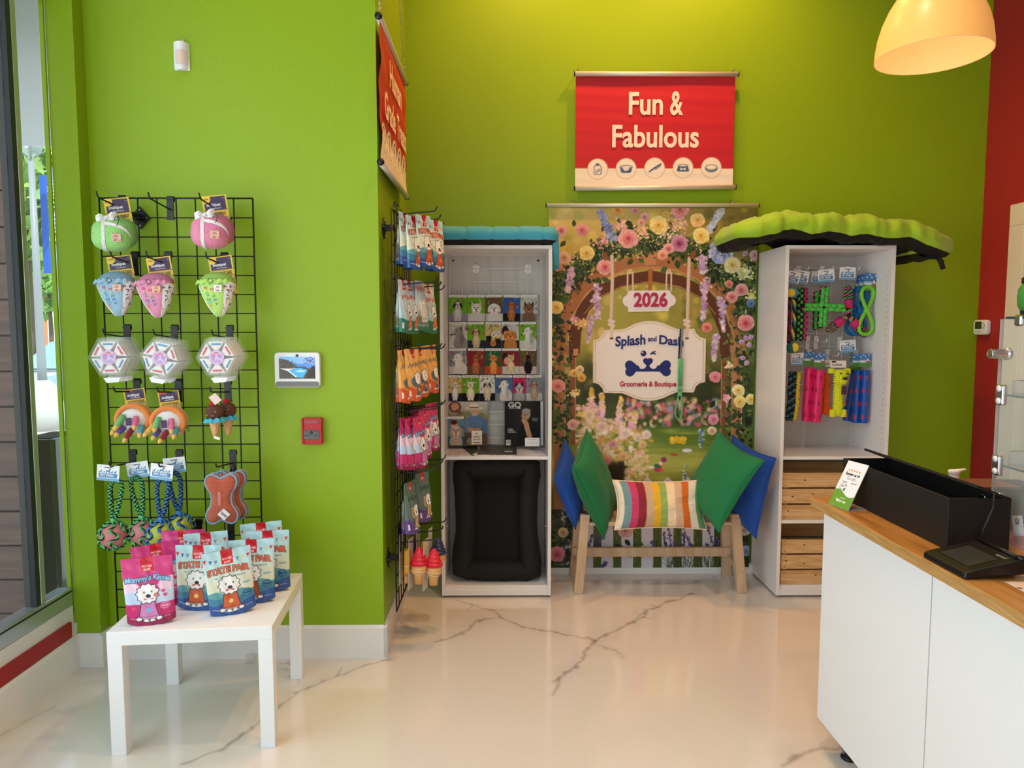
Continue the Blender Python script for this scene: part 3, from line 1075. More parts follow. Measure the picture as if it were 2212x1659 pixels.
def bggrad(U, V):
    out = np.zeros(U.shape + (3,))
    g = gx(U)
    for c in range(3):
        l = np.interp(V, kz, np.array([k_[1][c] for k_ in keys])[::-1]); r = np.interp(V, kz, np.array([k_[2][c] for k_ in keys])[::-1])
        out[..., c] = l * (1 - g) + r * g
    return out


bc.grad(bggrad)


def E_(px, py, r, col, r2=None, rot=0.0, soft=0.0, a=1.0):
    u, v = bq(px, py)
    bc.ell(u, v, r * PXM, (r2 or r) * PXM, col, -rot, soft, a)


def Lp(pts, w, col, a=1.0, soft=0.0):
    bc.line([bq(*p) for p in pts], np.asarray(w) * PXM, col, a, soft * PXM)


def Pp(pts, col, a=1.0):
    bc.poly([bq(*p) for p in pts], col, a)


def jit(c, s=14):
    return np.clip(np.array(c, float) + rng.normal(0, s, 3) * 0.5 + rng.normal(0, s), 0, 255)


# soft lights in the distance
for i in range(420):
    x, y = rng.uniform(1190, 1640), rng.uniform(448, 860)
    g = (x - 1190) / 450
    c = [(244, 216, 140), (226, 196, 90), (250, 226, 180), (160, 156, 66)][rng.integers(4)] if g < 0.55 else [(190, 160, 70), (90, 92, 40), (214, 180, 96), (126, 120, 52), (60, 66, 30)][rng.integers(5)]
    E_(x, y, rng.uniform(2, 13), jit(c), soft=rng.uniform(.15, .6), a=rng.uniform(.2, .55))
for i in range(60):
    E_(rng.uniform(1250, 1560), rng.uniform(790, 866), rng.uniform(8, 20), jit((46, 54, 28), 8), soft=0.8, a=.5)
# far flower bed
for i in range(230):
    x, y = rng.uniform(1340, 1570), rng.uniform(862, 918)
    c = [(226, 96, 128), (238, 190, 150), (232, 218, 180), (150, 150, 190), (90, 112, 56), (60, 80, 40), (214, 130, 160)][rng.integers(7)]
    E_(x, y, rng.uniform(2.5, 7), jit(c), soft=0.5, a=.8)
for i in range(60):
    E_(rng.uniform(1250, 1600), rng.uniform(925, 1050), rng.uniform(10, 34), jit((196, 196, 90), 16), r2=rng.uniform(2, 6), soft=0.8, a=.35)
# lawn things
for i in range(60):
    E_(1465 + rng.uniform(-16, 16), 951 + rng.uniform(-7, 7), rng.uniform(2, 4), jit((236, 190, 48)), soft=.4, a=.9)
E_(1484, 973, 11, (236, 228, 236), r2=4); E_(1456, 982, 9, (196, 84, 60), r2=3, rot=.15)
E_(1434, 993, 6, (150, 60, 120), soft=.2); E_(1421, 1011, 9, (206, 60, 110)); E_(1419, 1007, 7, (40, 130, 80), r2=4.5, rot=.2); E_(1429, 1016, 4, (226, 110, 50)); E_(1427, 1001, 4, (240, 226, 226))
# blossom bush on the left
for i in range(620):
    f = rng.random()
    x = 1243 + rng.beta(1.3, 1.7) * 165; y = 875 + rng.random() * 150
    if x > 1290 and y < 900 + (x - 1290) * 0.25 and rng.random() < .9:
        continue
    if y > 1010 and x < 1330:
        c = (70, 66, 40)
    else:
        c = [(248, 222, 206), (240, 196, 190), (252, 236, 214), (226, 190, 90), (196, 170, 66), (236, 170, 150), (206, 186, 120), (150, 140, 60)][rng.integers(8)]
    E_(x, y, rng.uniform(2, 8), jit(c), r2=rng.uniform(2, 6.5), soft=.45, a=.85)
for i in range(40):
    E_(rng.uniform(1310, 1345), rng.uniform(1005, 1060), rng.uniform(6, 14), (44, 38, 24), soft=.6, a=.5)
for i in range(120):
    E_(rng.uniform(1350, 1400), rng.uniform(985, 1040), rng.uniform(1.5, 4), jit((238, 206, 160)), soft=.4, a=.7)


def spike(x0, y0, x1, y1, w0, w1, cols, n=90, s=(1.6, 3.4)):
    for i in range(n):
        f = rng.random()
        w = w0 + (w1 - w0) * f
        E_(x0 + (x1 - x0) * f + rng.normal(0, w * .42), y0 + (y1 - y0) * f + rng.normal(0, 2), rng.uniform(*s), jit(cols[min(len(cols) - 1, int(f * len(cols)))] if rng.random() < .7 else cols[rng.integers(len(cols))]), r2=rng.uniform(*s), soft=.3, a=.92)


for a_ in ((1278, 840, 1278, 900), (1300, 850, 1302, 905), (1342, 858, 1330, 930), (1372, 892, 1366, 922)):
    spike(*a_, 3, 11, [(232, 190, 70), (240, 200, 180), (240, 190, 206), (232, 176, 200)], 90, (2, 4.5))
for x, y, r, c in ((1323, 958, 8, (226, 150, 170)), (1345, 985, 9, (240, 186, 130)), (1311, 995, 9, (232, 140, 140)), (1396, 938, 10, (250, 226, 220)), (1350, 935, 12, (250, 222, 206)), (1377, 945, 9, (244, 214, 196)), (1272, 895, 12, (246, 220, 180)), (1300, 920, 12, (244, 206, 190)), (1388, 960, 9, (238, 196, 150))):
    E_(x, y, r, c, soft=.3); E_(x + 1, y + 2, r * .5, np.array(c) * .85, soft=.6)

# picket fence
for i in range(900):
    x, y = rng.uniform(1190, 1640), rng.uniform(1095, 1228)
    Lp([(x, y), (x + rng.normal(0, 3), y - rng.uniform(5, 16))], rng.uniform(.7, 1.8), jit([(96, 116, 40), (60, 78, 30), (140, 146, 60), (44, 56, 26)][rng.integers(4)], 10), .8)
for x0 in (1213, 1256, 1299, 1342, 1385, 1429, 1472.5, 1517, 1560):
    x1 = x0 + 26
    Pp([(x0, 1043), (x0 + 13, 1030), (x1, 1043), (x1 - .6, 1228), (x0, 1228)], (214, 210, 218))
    Lp([(x0 + .6, 1044), (x0 + .4, 1228)], 1.2, (186, 180, 188)); Lp([(x0 + 13, 1031), (x1 - 1, 1043)], 1.5, (236, 232, 232))
for x0, y0, x1, y1 in ((1441, 1128, 1452, 1195), (1434, 1150, 1440, 1195), (1476, 1142, 1500, 1196), (1476, 1150, 1479, 1190), (1526, 1130, 1545, 1190), (1409, 1170, 1412, 1192), (1456, 1170, 1460, 1192), (1494, 1175, 1500, 1194), (1280, 1155, 1262, 1195), (1302, 1150, 1282, 1190), (1548, 1160, 1556, 1200), (1296, 1160, 1290, 1190), (1527, 1175, 1530, 1195), (1310, 1215, 1300, 1226)):
    Lp([(x0, y0), (x1, y1), (x1 + 2, 1226)], 1.1, (70, 84, 50))
    spike(x0, y0, x1, y1, 4, 7, [(96, 84, 138), (78, 66, 120), (60, 54, 96)], 46, (1.0, 2.2))
for i in range(120):
    x, y = rng.uniform(1440, 1600), 1226
    Lp([(x, y), (x + rng.normal(0, 10), y - rng.uniform(12, 34))], 1.0, jit((58, 70, 34), 8), .9)
# dark corners at the foot
for i in range(420):
    x = rng.choice([rng.uniform(1190, 1250), rng.uniform(1590, 1625)]); y = rng.uniform(1100, 1228)
    E_(x, y, rng.uniform(3, 9), jit([(36, 48, 26), (54, 66, 34), (26, 34, 20), (70, 62, 56)][rng.integers(4)], 8), r2=rng.uniform(2, 5), rot=rng.uniform(0, 3), soft=.3, a=.8)

# wooden arch
WD, WL, WK = (172, 112, 68), (206, 150, 98), (96, 52, 32)
Pp([(1232, 760), (1243, 760), (1243, 960), (1232, 960)], (140, 84, 50)); Pp([(1559, 760), (1570, 760), (1568, 960), (1557, 960)], (130, 76, 46))
Lp([(1243, 762), (1243, 960)], 1.4, WL); Lp([(1559, 762), (1557, 960)], 1.4, WL)
inner = [(1240, 760), (1243, 715), (1260, 667), (1290, 632), (1340, 608), (1405, 597), (1470, 608), (1520, 634), (1548, 668), (1566, 715), (1568, 760)]
Lp(inner, 25, WK); Lp([(x + (2 if x < 1405 else -2), y + 11) for x, y in inner[2:-2]], 1.6, (196, 140, 84))
outer = [(1210, 760), (1215, 715), (1228, 670), (1255, 625), (1300, 590), (1350, 571), (1405, 565), (1460, 571), (1510, 590), (1555, 625), (1582, 670), (1596, 715), (1601, 760)]
Lp(outer, 27, WD)
for o_ in (-9, -4, 2, 8):
    Lp([(x + o_ * (0.9 if x < 1405 else -.9) * min(1, abs(x - 1405) / 150), y + o_ * .8) for x, y in outer], 1.0, (146, 92, 54), .7)
Lp([(x + (10 if x < 1405 else -10) * min(1, abs(x - 1405) / 150), y + 11) for x, y in outer], 1.6, WL)
for x0, x1 in ((1197, 1222), (1579, 1603)):
    Pp([(x0, 762), (x1, 762), (x1 - 1, 1100), (x0, 1100)], (178, 122, 82))
    for q in range(7):
        xx = rng.uniform(x0 + 2, x1 - 2); Lp([(xx, 764), (xx + 1, 1000)], .9, (146, 94, 60), .6)
    Lp([(x1 - .5, 764), (x1 - 1.5, 1100)], 1.5, (214, 170, 120))
Pp([(1191, 747), (1229, 749), (1229, 766), (1191, 764)], (170, 112, 74)); Lp([(1191, 756), (1226, 758)], 1, (120, 74, 46))
Pp([(1577, 744), (1612, 744), (1612, 761), (1577, 762)], (172, 124, 84)); Pp([(1238, 754), (1249, 753), (1249, 768), (1238, 768)], (206, 150, 110)); Pp([(1554, 750), (1572, 749), (1572, 763), (1554, 764)], (96, 54, 36))
Pp([(1400, 580), (1410, 580), (1408, 628), (1400, 628)], (170, 104, 58))
Pp([(1390, 543), (1419, 543), (1416, 581), (1393, 581)], (190, 132, 86)); Lp([(1392, 574), (1417, 574)], 1.4, (136, 84, 50))
Pp([(1400, 522), (1411, 522), (1411, 543), (1400, 543)], (134, 78, 46))

LEAF = [(52, 72, 34), (38, 54, 28), (70, 92, 44), (30, 42, 22), (92, 112, 54), (120, 136, 62)]


def leaf(x, y, L, rot, col):
    c, s = math.cos(rot), math.sin(rot)
    pts = []
    for t, w in ((0, 0), (.25, .24), (.5, .3), (.75, .2), (1, 0), (.75, -.2), (.5, -.3), (.25, -.24)):
        pts.append((x + c * t * L - s * w * L, y + s * t * L + c * w * L))
    Pp(pts, col)
    Lp([(x, y), (x + c * L * .9, y + s * L * .9)], .7, np.array(col) * 1.25, .5)


# greenery along the arch
for i in range(520):
    th = rng.uniform(math.pi * 1.04, math.pi * 1.96)
    R0 = 1.09 + rng.normal(0, .055)
    x = 1404 + math.cos(th) * 203 * R0; y = 728 + math.sin(th) * 190 * R0
    E_(x, y, rng.uniform(5, 13), jit([(34, 44, 24), (48, 60, 30), (66, 78, 38), (28, 36, 20)][rng.integers(4)], 8), r2=rng.uniform(4, 9), rot=rng.uniform(0, 3), soft=.5, a=.7)
for i in range(2600):
    th = rng.uniform(math.pi * 1.02, math.pi * 1.98)
    ox, oy = math.cos(th), math.sin(th)
    R0 = 1 + rng.normal(0.085, 0.07)
    x = 1404 + ox * 205 * R0; y = 730 + oy * 192 * R0
    if y > 700 and rng.random() < .5:
        continue
    d = R0 - 1
    if d < -0.12:
        continue
    if rng.random() < .6:
        leaf(x, y, rng.uniform(5, 14), rng.uniform(0, 6.28), jit(LEAF[rng.integers(4 if d < .1 else 6)], 9))
    else:
        E_(x, y, rng.uniform(.8, 2.2), jit([(236, 206, 186), (232, 196, 120), (226, 176, 176), (214, 206, 150), (90, 110, 50), (40, 54, 26)][rng.integers(6)]), soft=.2)
for i in range(800):
    sd = rng.random() < .5
    x = rng.uniform(1188, 1215) if sd else rng.uniform(1588, 1636); y = rng.uniform(560, 960)
    if sd and rng.random() < .45:
        continue
    leaf(x, y, rng.uniform(6, 15), rng.uniform(0, 6.28), jit(LEAF[rng.integers(5)], 6))
for i in range(220):
    sd = rng.random() < .5
    x = (1228 if sd else 1572) + rng.normal(0, 5); y = rng.uniform(690, 960)
    leaf(x, y, rng.uniform(4, 10), rng.uniform(0, 6.28), jit(LEAF[rng.integers(6)], 8))
for x, y, L, r in ((1240, 490, 16, 4.7), (1222, 520, 18, 2.3), (1300, 500, 14, 5.2), (1345, 480, 16, 3.6), (1350, 478, 20, .5), (1368, 560, 18, 2.4), (1378, 560, 16, .4), (1376, 548, 14, 5.2), (1440, 575, 20, 2.2), (1462, 560, 22, 1.4), (1545, 590, 18, 2), (1545, 585, 16, .8), (1540, 597, 18, 1.5), (1530, 500, 24, -.6), (1545, 510, 26, -.1), (1595, 650, 18, .6), (1605, 680, 18, 2), (1250, 600, 18, 2.6), (1268, 600, 16, 1), (1290, 598, 20, 1.2), (1300, 600, 20, .5), (1198, 640, 20, .6), (1215, 640, 18, 1.3), (1200, 690, 22, .3), (1195, 720, 20, 1.0), (1215, 765, 20, 2), (1600, 770, 22, 1.4), (1610, 800, 22, .4), (1600, 820, 20, 1.8), (1610, 900, 24, 1.0), (1590, 890, 20, 2), (1205, 880, 24, 1.6), (1200, 900, 22, .6), (1545, 865, 20, 2.2), (1590, 915, 18, .6), (1560, 920, 16, 2.8), (1345, 1180, 24, 2.9), (1368, 1170, 24, .3), (1362, 1185, 20, 1.6), (1350, 1165, 18, .9)):
    leaf(x, y, L, r, jit(LEAF[rng.integers(4)], 6))


def rose(x, y, r, col, core=None, tilt=0.0, n=8):
    """a full rose: overlapping petals from the rim to a tight heart, each with a pale lip and a deep fold"""
    col = np.array(col, float); core = np.array(core if core is not None else col * np.array((.84, .70, .66)), float)
    ph = rng.uniform(0, 6)
    rings = ((1.0, 8), (.82, 7), (.64, 6), (.48, 5), (.33, 4), (.20, 3))
    for ring, (rr, m) in enumerate(rings):
        f = (ring / 5) ** 1.2
        cc = col * (1 - f) + core * f
        for k_ in range(m):
            a = ph + ring * .7 + 2 * math.pi * (k_ + rng.uniform(-.18, .18)) / m
            q = r * rr * rng.uniform(.52, .64); w1 = r * rr * rng.uniform(.40, .50); w2 = r * rr * rng.uniform(.34, .44)
            px, py = x + math.cos(a) * q, y + math.sin(a) * q * .94
            sh = rng.uniform(.74, .86)
            E_(px + .3, py + .6, w1 * 1.06, np.clip(cc * sh, 0, 255), r2=w2 * 1.06, rot=a + math.pi / 2, soft=.12)
            E_(px, py, w1, np.clip(cc * rng.uniform(.94, 1.0), 0, 255), r2=w2, rot=a + math.pi / 2, soft=.15)
            E_(px + math.cos(a) * r * rr * .16, py + math.sin(a) * r * rr * .16 - .3, w1 * .72, np.clip(cc * 1.10 + 6, 0, 255), r2=w2 * .42, rot=a + math.pi / 2, soft=.6, a=.75)
    E_(x, y, r * .13, core * .72, soft=.5); E_(x - r * .03, y - r * .04, r * .06, core, soft=.5)


PK, PKc, YL, YLc = (240, 172, 166), (206, 92, 96), (250, 220, 142), (232, 178, 80)
# loose blossoms
for x0, y0, w, n, cs in ((1300, 522, 16, 46, [(236, 180, 170), (226, 150, 150)]), (1340, 485, 14, 40, [(240, 190, 180), (226, 160, 170)]), (1385, 500, 12, 50, [(238, 200, 150), (236, 180, 160)]), (1465, 480, 18, 90, [(226, 180, 160), (200, 150, 160), (220, 190, 120)]), (1450, 505, 18, 80, [(190, 170, 150), (230, 210, 180), (120, 120, 70)]), (1225, 560, 14, 50, [(236, 190, 150), (220, 200, 120)]), (1610, 590, 16, 90, [(226, 220, 170), (200, 200, 120)]), (1622, 640, 10, 60, [(230, 226, 160), (190, 190, 90)]), (1240, 690, 8, 30, [(220, 160, 170)]), (1570, 860, 6, 46, [(240, 190, 190), (220, 150, 170)]), (1575, 790, 5, 30, [(240, 210, 170)]), (1240, 850, 8, 40, [(236, 210, 120), (240, 220, 200)]), (1255, 700, 9, 60, [(238, 180, 160), (232, 190, 110)]), (1437, 465, 7, 40, [(206, 170, 80)])):
    for i in range(n):
        E_(x0 + rng.normal(0, w * .6), y0 + rng.normal(0, w * .5), rng.uniform(1.2, 3), jit(cs[rng.integers(len(cs))]), soft=.25)
spike(1296, 455, 1324, 520, 8, 12, [(170, 170, 206), (126, 140, 196), (100, 118, 184), (140, 156, 206)], 190, (1.8, 3.6))
spike(1560, 452, 1528, 502, 7, 9, [(206, 206, 226), (168, 182, 216), (190, 196, 226)], 150, (2, 4))
for i in range(210):
    a = rng.uniform(0, 6.28); q = math.sqrt(rng.random()) * 27
    E_(1559 + q * math.cos(a), 543 + q * math.sin(a) * .95, rng.uniform(2, 4.2), jit([(150, 168, 210), (176, 176, 220), (196, 196, 226), (128, 146, 196)][rng.integers(4)]), soft=.15)
WS = [(196, 160, 196), (212, 180, 212), (176, 140, 182), (222, 196, 206)]
for a_ in ((1236, 578, 1226, 630, 9, 5), (1288, 615, 1292, 690, 13, 5), (1517, 553, 1518, 592, 10, 7), (1524, 600, 1518, 690, 14, 4), (1558, 640, 1563, 715, 10, 3), (1546, 722, 1542, 778, 10, 3), (1278, 680, 1270, 740, 6, 3)):
    spike(*a_, WS, 120, (1.8, 3.8))
for x, y, r, c, k_ in ((1212, 498, 13, (240, 186, 176), PKc), (1257, 497, 14, (230, 160, 164), PKc), (1267, 547, 17, YL, YLc), (1307, 577, 18, PK, PKc), (1357, 515, 22, PK, PKc), (1218, 556, 14, (238, 196, 166), None), (1205, 575, 11, (226, 150, 136), None), (1202, 664, 15, YL, YLc),
                      (1334, 453, 12, (236, 178, 100), None), (1371, 454, 7, (220, 150, 176), None), (1392, 468, 9, (232, 168, 176), None), (1385, 480, 8, (236, 176, 170), None), (1422, 486, 20, YL, YLc), (1467, 526, 19, (206, 150, 178), (140, 50, 90)), (1444, 537, 12, PK, PKc), (1431, 551, 12, (242, 180, 156), (216, 120, 100)),
                      (1469, 453, 19, (236, 158, 160), None), (1507, 475, 16, (250, 206, 140), (236, 170, 90)), (1514, 509, 19, YL, YLc), (1582, 572, 19, (250, 232, 176), (230, 190, 96)), (1601, 626, 15, PK, PKc), (1581, 641, 13, PK, PKc), (1575, 614, 9, (236, 150, 130), None), (1611, 698, 19, (240, 160, 160), (200, 70, 76)),
                      (1630, 551, 11, (226, 190, 190), None), (1205, 834, 16, (240, 168, 160), (214, 110, 110)), (1240, 806, 9, (246, 206, 120), None), (1252, 798, 9, (248, 224, 170), None), (1256, 815, 10, (240, 190, 100), None), (1595, 843, 14, (252, 238, 176), YLc), (1598, 868, 14, (250, 222, 140), YLc), (1622, 862, 12, (250, 226, 150), YLc),
                      (1545, 814, 13, (238, 150, 160), (214, 110, 120)), (1541, 906, 12, (236, 156, 170), (206, 110, 130)), (1538, 930, 10, (246, 226, 190), None), (1527, 707, 12, (236, 140, 130), None), (1237, 917, 12, (236, 186, 176), (206, 130, 130)), (1350, 1145, 17, (226, 176, 170), (190, 120, 120)), (1203, 1197, 18, (232, 140, 150), (196, 80, 100)), (1216, 1150, 12, (236, 206, 160), None), (1608, 1145, 13, (226, 226, 206), None), (1612, 1190, 12, (150, 176, 226), None), (1622, 655, 9, (110, 136, 196), None)):
    rose(x, y, r, c, k_)
for x, y in ((1611, 730), (1622, 728), (1602, 738), (1618, 745), (1604, 773), (1613, 784), (1610, 548), (1596, 520), (1606, 530)):
    E_(x, y, 6, jit((208, 168, 210), 8), r2=5, rot=rng.uniform(0, 3)); E_(x + 1, y + 1, 3, (176, 130, 186), soft=.5)
for x, y, n_ in ((1515, 950, 40), (1480, 1020, 20)):
    for i in range(n_):
        E_(x + rng.normal(0, 4), y + rng.uniform(-22, 18), rng.uniform(1.4, 2.6), jit((196, 206, 190) if rng.random() < .4 else (100, 130, 196)), soft=.2)
# ropes and pegs
for pts in ([(1322, 553), (1323, 600), (1320, 700)], [(1489, 558), (1487, 620), (1485, 700)]):
    Lp(pts, 7.5, (196, 170, 150)); Lp([(x - .8, y) for x, y in pts], 5, (226, 202, 180))
    (xa, ya), (xb, yb) = pts[0], pts[-1]
    for q in range(26):
        f = q / 26; x = xa + (xb - xa) * f; y = ya + (yb - ya) * f
        Lp([(x - 3, y + 2), (x + 3, y - 2)], .9, (160, 132, 112), .7)
for xa, xb in ((1355, 1367), (1439, 1450)):
    Lp([(xa, 628), (xa + 1, 590), ((xa + xb) / 2, 584), (xb, 590), (xb, 628)], 3.6, (216, 190, 166)); E_((xa + xb) / 2, 587, 5, (226, 196, 160)); E_((xa + xb) / 2, 587, 1.5, (150, 100, 80))
Pp([(1302, 548), (1310, 543), (1316, 560), (1306, 564)], (140, 76, 50)); Pp([(1493, 543), (1504, 540), (1500, 560), (1490, 558)], (140, 76, 50))


def rnd_pts(pts, n=10):
    """expand ('a', x, y, r, a0, a1) arcs"""
    out = []
    for p in pts:
        if p[0] == 'a':
            _, x, y, rx, ry, a0, a1 = p
            for i in range(n + 1):
                a = RAD(a0 + (a1 - a0) * i / n)
                out.append((x + rx * math.cos(a), y + ry * math.sin(a)))
        else:
            out.append(p)
    return out


plq = rnd_pts([('a', 1358, 650, 13, 13, 100, 250), (1358, 628), (1446, 627), ('a', 1447, 649, 13, 13, -70, 80), (1444, 668), (1445, 672), (1357, 674), (1357, 668)])
Pp([(x + 1, y + 2) for x, y in plq], (120, 110, 50), .6); Pp(plq, (232, 222, 222))
z_ = lambda t: ((t[0] / 8.508) + 1270, (t[1] / 8.508) + 690)
bo = [(92, 388), (190, 352), (262, 290), (310, 200), (380, 190), (620, 186), (720, 150), (860, 80), (1000, 38), (1130, 26), (1260, 36), (1400, 74), (1530, 132), (1650, 176), (1958, 170), (1990, 250), (2060, 320), (2172, 360), (2155, 1150), (2050, 1176), (1980, 1240), (1944, 1345), (1650, 1335), (1530, 1380), (1380, 1450), (1250, 1485), (1130, 1496), (1000, 1488), (870, 1455), (740, 1400), (630, 1358), (292, 1352), (262, 1262), (190, 1190), (90, 1160)]
cxb, cyb = 1130, 765


def inset(f, g=None):
    return [z_((cxb + (x - cxb) * f, cyb + (y - cyb) * (g or f))) for x, y in bo]


Pp([(x + 1.5, y + 2) for x, y in inset(1)], (60, 56, 34), .5)
Pp(inset(1), (222, 202, 182)); Pp(inset(.985), (236, 220, 204)); Pp(inset(.958, .945), (150, 118, 92)); Pp(inset(.952, .938), (238, 226, 218))
for i in range(40):
    x, y = rng.uniform(1285, 1515), rng.uniform(730, 830); Lp([(x, y), (x + rng.uniform(6, 30), y)], .6, (214, 196, 182), .5)
for kx in (1321, 1484):
    for dx, dy, r in ((-3, -9, 5), (3, -7, 5), (-2, -1, 5.5), (3, 2, 5)):
        E_(kx + dx, 702 + dy, r + .8, (176, 150, 130), r2=4); E_(kx + dx - .5, 701.5 + dy, r, (230, 208, 190), r2=3.4)
    Lp([(kx + 1, 706), (kx, 730)], 7, (222, 200, 180)); E_(kx, 731, 4, (110, 80, 60), r2=2.4)
NV = (34, 46, 112)
z2 = lambda *t: z_(t)
E_(*z2(1020, 625), 6.3, NV); E_(*z2(1000, 607), 1.9, (240, 232, 228))
Lp([z2(1148, 640), z2(1185, 605), z2(1240, 590)], [2.2, 3, 2.4], NV); Lp([z2(1150, 640), z2(1195, 622), z2(1240, 636)], [2.2, 3.2, 3], NV)
for x, y in ((765, 840), (770, 965), (1440, 835), (1440, 962)):
    E_(*z2(x, y), 9.9, NV)
Pp([z2(790, 880), z2(830, 780), z2(905, 845), z2(930, 850), z2(960, 905), z2(1000, 912), z2(1050, 895), z2(1076, 850), z2(1060, 830), z2(1030, 800), z2(1175, 800), z2(1145, 830), z2(1130, 850), z2(1150, 890), z2(1200, 912), z2(1250, 895), z2(1275, 845), z2(1310, 845), z2(1375, 775), z2(1420, 880), z2(1420, 930), z2(1380, 1020), z2(1315, 960), z2(885, 960), z2(830, 1025), z2(790, 930)], NV)
E_(*z2(1063, 760), 6, NV); E_(*z2(1142, 760), 6, NV); Pp([z2(1020, 780), z2(1100, 730), z2(1186, 780), z2(1103, 880)], NV)
bc.img = np.clip(bc.img, 0, 255)


def hang(amp=0.003):
    return lambda U, V: np.stack([U, YB + amp * np.sin(U * 5.3) * (1 - (V / 2.3)) - 0.0, V], -1)


bt_ = thing('garden_banner', 'tall hanging banner printed with a flowered garden arch and white shop sign', 'banner', (0, 0, 0))
bc.build('banner_sheet', hang(0.002), m_print, bt_)
m_navy = mat('navy_ink', NV, rough=0.5); m_berry = mat('berry_ink', (178, 40, 78), rough=0.5)
lt = MB()
for s_, x0, x1, yb, hc, m_, dy in (('Splash', 1329, 1394, 745.5, 21, 0, 5), ('and', 1399, 1418, 737, 10.5, 0, 0), ('Dash', 1423.5, 1476, 745, 19, 0, -5)):
    a = bq(x0, yb); b = bq(x1, yb)
    T = place(s_, (a[0] + b[0]) / 2, a[1], b[0] - a[0], hc * PXM, 0.030)
    if dy:
        T[..., 1] += (T[..., 0] - (a[0] + b[0]) / 2) / (b[0] - a[0]) * dy * PXM
    MB().tris(T, YB - 0.004).build('lettering', m_navy, bt_, recalc=False)
lt = MB()
a = bq(1338.5, 834.5); b = bq(1460.5, 834.5)
lt.tris(place('Groomerie & Boutique', (a[0] + b[0]) / 2, a[1], b[0] - a[0], 11.0 * PXM, 0.03), YB - 0.004).build('lettering', m_berry, bt_, recalc=False)
lt = MB()
a = bq(1368.5, 661.5); b = bq(1441.5, 661.5)
lt.tris(place('2026', (a[0] + b[0]) / 2, a[1], b[0] - a[0], 29 * PXM, 0.035), YB - 0.004)
lt.build('lettering', m_berry, bt_, recalc=False)


def rail(name, a, b, r, parent, caps=True):
    a = Vector(a); b = Vector(b)
    o = MB().tube([a, b], r, 16).build(name, m_alu, parent)
    d = (b - a).normalized()
    for p, s in ((a, -1), (b, 1)):
        MB().tube([p + d * s * 0.004, p - d * s * 0.001], r * 1.12, 16).build('end_cap', m_black, o)
    return o


ra = P(1180, 443.5, YB - 0.01); rb = P(1639, 443.5, YB - 0.01)
rr_ = rail('top_rail', ra, rb, 0.0115, bt_)
for px in (1235, 1582):
    p = P(px, 438, YB)
    MB().tube([p + Vector((0, 0.03, 0.012)), p + Vector((0, 0, 0.012)), p + Vector((0, 0, -0.006))], 0.004, 8).build('wall_hook', m_chrome, bt_)

# ------------------------------------------------------------------ red shop signs
RED, CRM = (198, 38, 50), (248, 232, 212)
ICB = (62, 96, 140)


def icon(cv, k, x, y, r):
    c = ICB
    s = r / 118.0
    L = lambda pts, w=9: cv.line([(x + a * s, y + b * s) for a, b in pts], w * s, c)
    if k == 0:     # shampoo bottle
        L([(-42, 20), (-42, -50), (-30, -65), (30, -65), (42, -50), (42, 20), (20, 50), (0, 55), (-20, 50), (-42, 20)])
        cv.poly([(x + a * s, y + b * s) for a, b in ((-20, 50), (20, 50), (10, 36), (-12, 36))], c)
        cv.poly([(x + a * s, y + b * s) for a, b in ((-24, 62), (20, 62), (20, 52), (-24, 52))], c)
        for a, b, q in ((-10, -32, 18), (14, -14, 14)):
            cv.ell(x + a * s, y + b * s, q * s, q * s, c); cv.ell(x + a * s, y + b * s, (q - 6) * s, (q - 6) * s, CRM)
    elif k == 1:   # basin
        cv.poly([(x + a * s, y + b * s) for a, b in ((-74, 18), (74, 18), (58, -42), (40, -50), (-40, -50), (-58, -42))], c)
        cv.ell(x, y + 20 * s, 74 * s, 20 * s, c); cv.ell(x, y + 20 * s, 64 * s, 12 * s, CRM)
        for a, b in ((-26, 0), (0, 2), (26, 0), (-14, -16), (12, -16)):
            cv.ell(x + a * s, y + b * s, 13 * s, 12 * s, CRM)
    elif k == 2:   # comb
        cv.line([(x - 66 * s, y - 46 * s), (x - 10 * s, y - 6 * s), (x + 70 * s, y + 44 * s)], [16 * s, 20 * s, 20 * s], c)
        for q in range(9):
            f = q / 8; a = 2 + f * 62; b = -8 + f * 42
            L([(a, b), (a + 12, b - 16)], 4.5)
        cv.ell(x - 64 * s, y - 44 * s, 5 * s, 5 * s, CRM)
    elif k == 3:   # bowl with a bone
        cv.poly([(x + a * s, y + b * s) for a, b in ((-56, 24), (56, 24), (74, -34), (60, -44), (-60, -44), (-74, -34))], c)
        cv.ell(x, y + 26 * s, 56 * s, 16 * s, c); cv.ell(x, y + 26 * s, 46 * s, 9 * s, CRM)
        cv.line([(x - 22 * s, y - 14 * s), (x + 22 * s, y - 14 * s)], 12 * s, CRM)
        for a, b in ((-26, -8), (-26, -20), (26, -8), (26, -20)):
            cv.ell(x + a * s, y + b * s, 8 * s, 8 * s, CRM)
    else:          # collar
        cv.ell(x, y - 6 * s, 74 * s, 46 * s, c); cv.ell(x, y + 4 * s, 60 * s, 26 * s, CRM)
        cv.ell(x, y + 26 * s, 66 * s, 14 * s, CRM, a=.75)
        cv.ell(x, y + 22 * s, 52 * s, 8 * s, c); cv.ell(x, y + 14 * s, 54 * s, 14 * s, CRM)
        for a in (-40, -14, 14, 40):
            cv.ell(x + a * s, y - (38 - abs(a) * .2) * s, 4 * s, 4 * s, CRM)


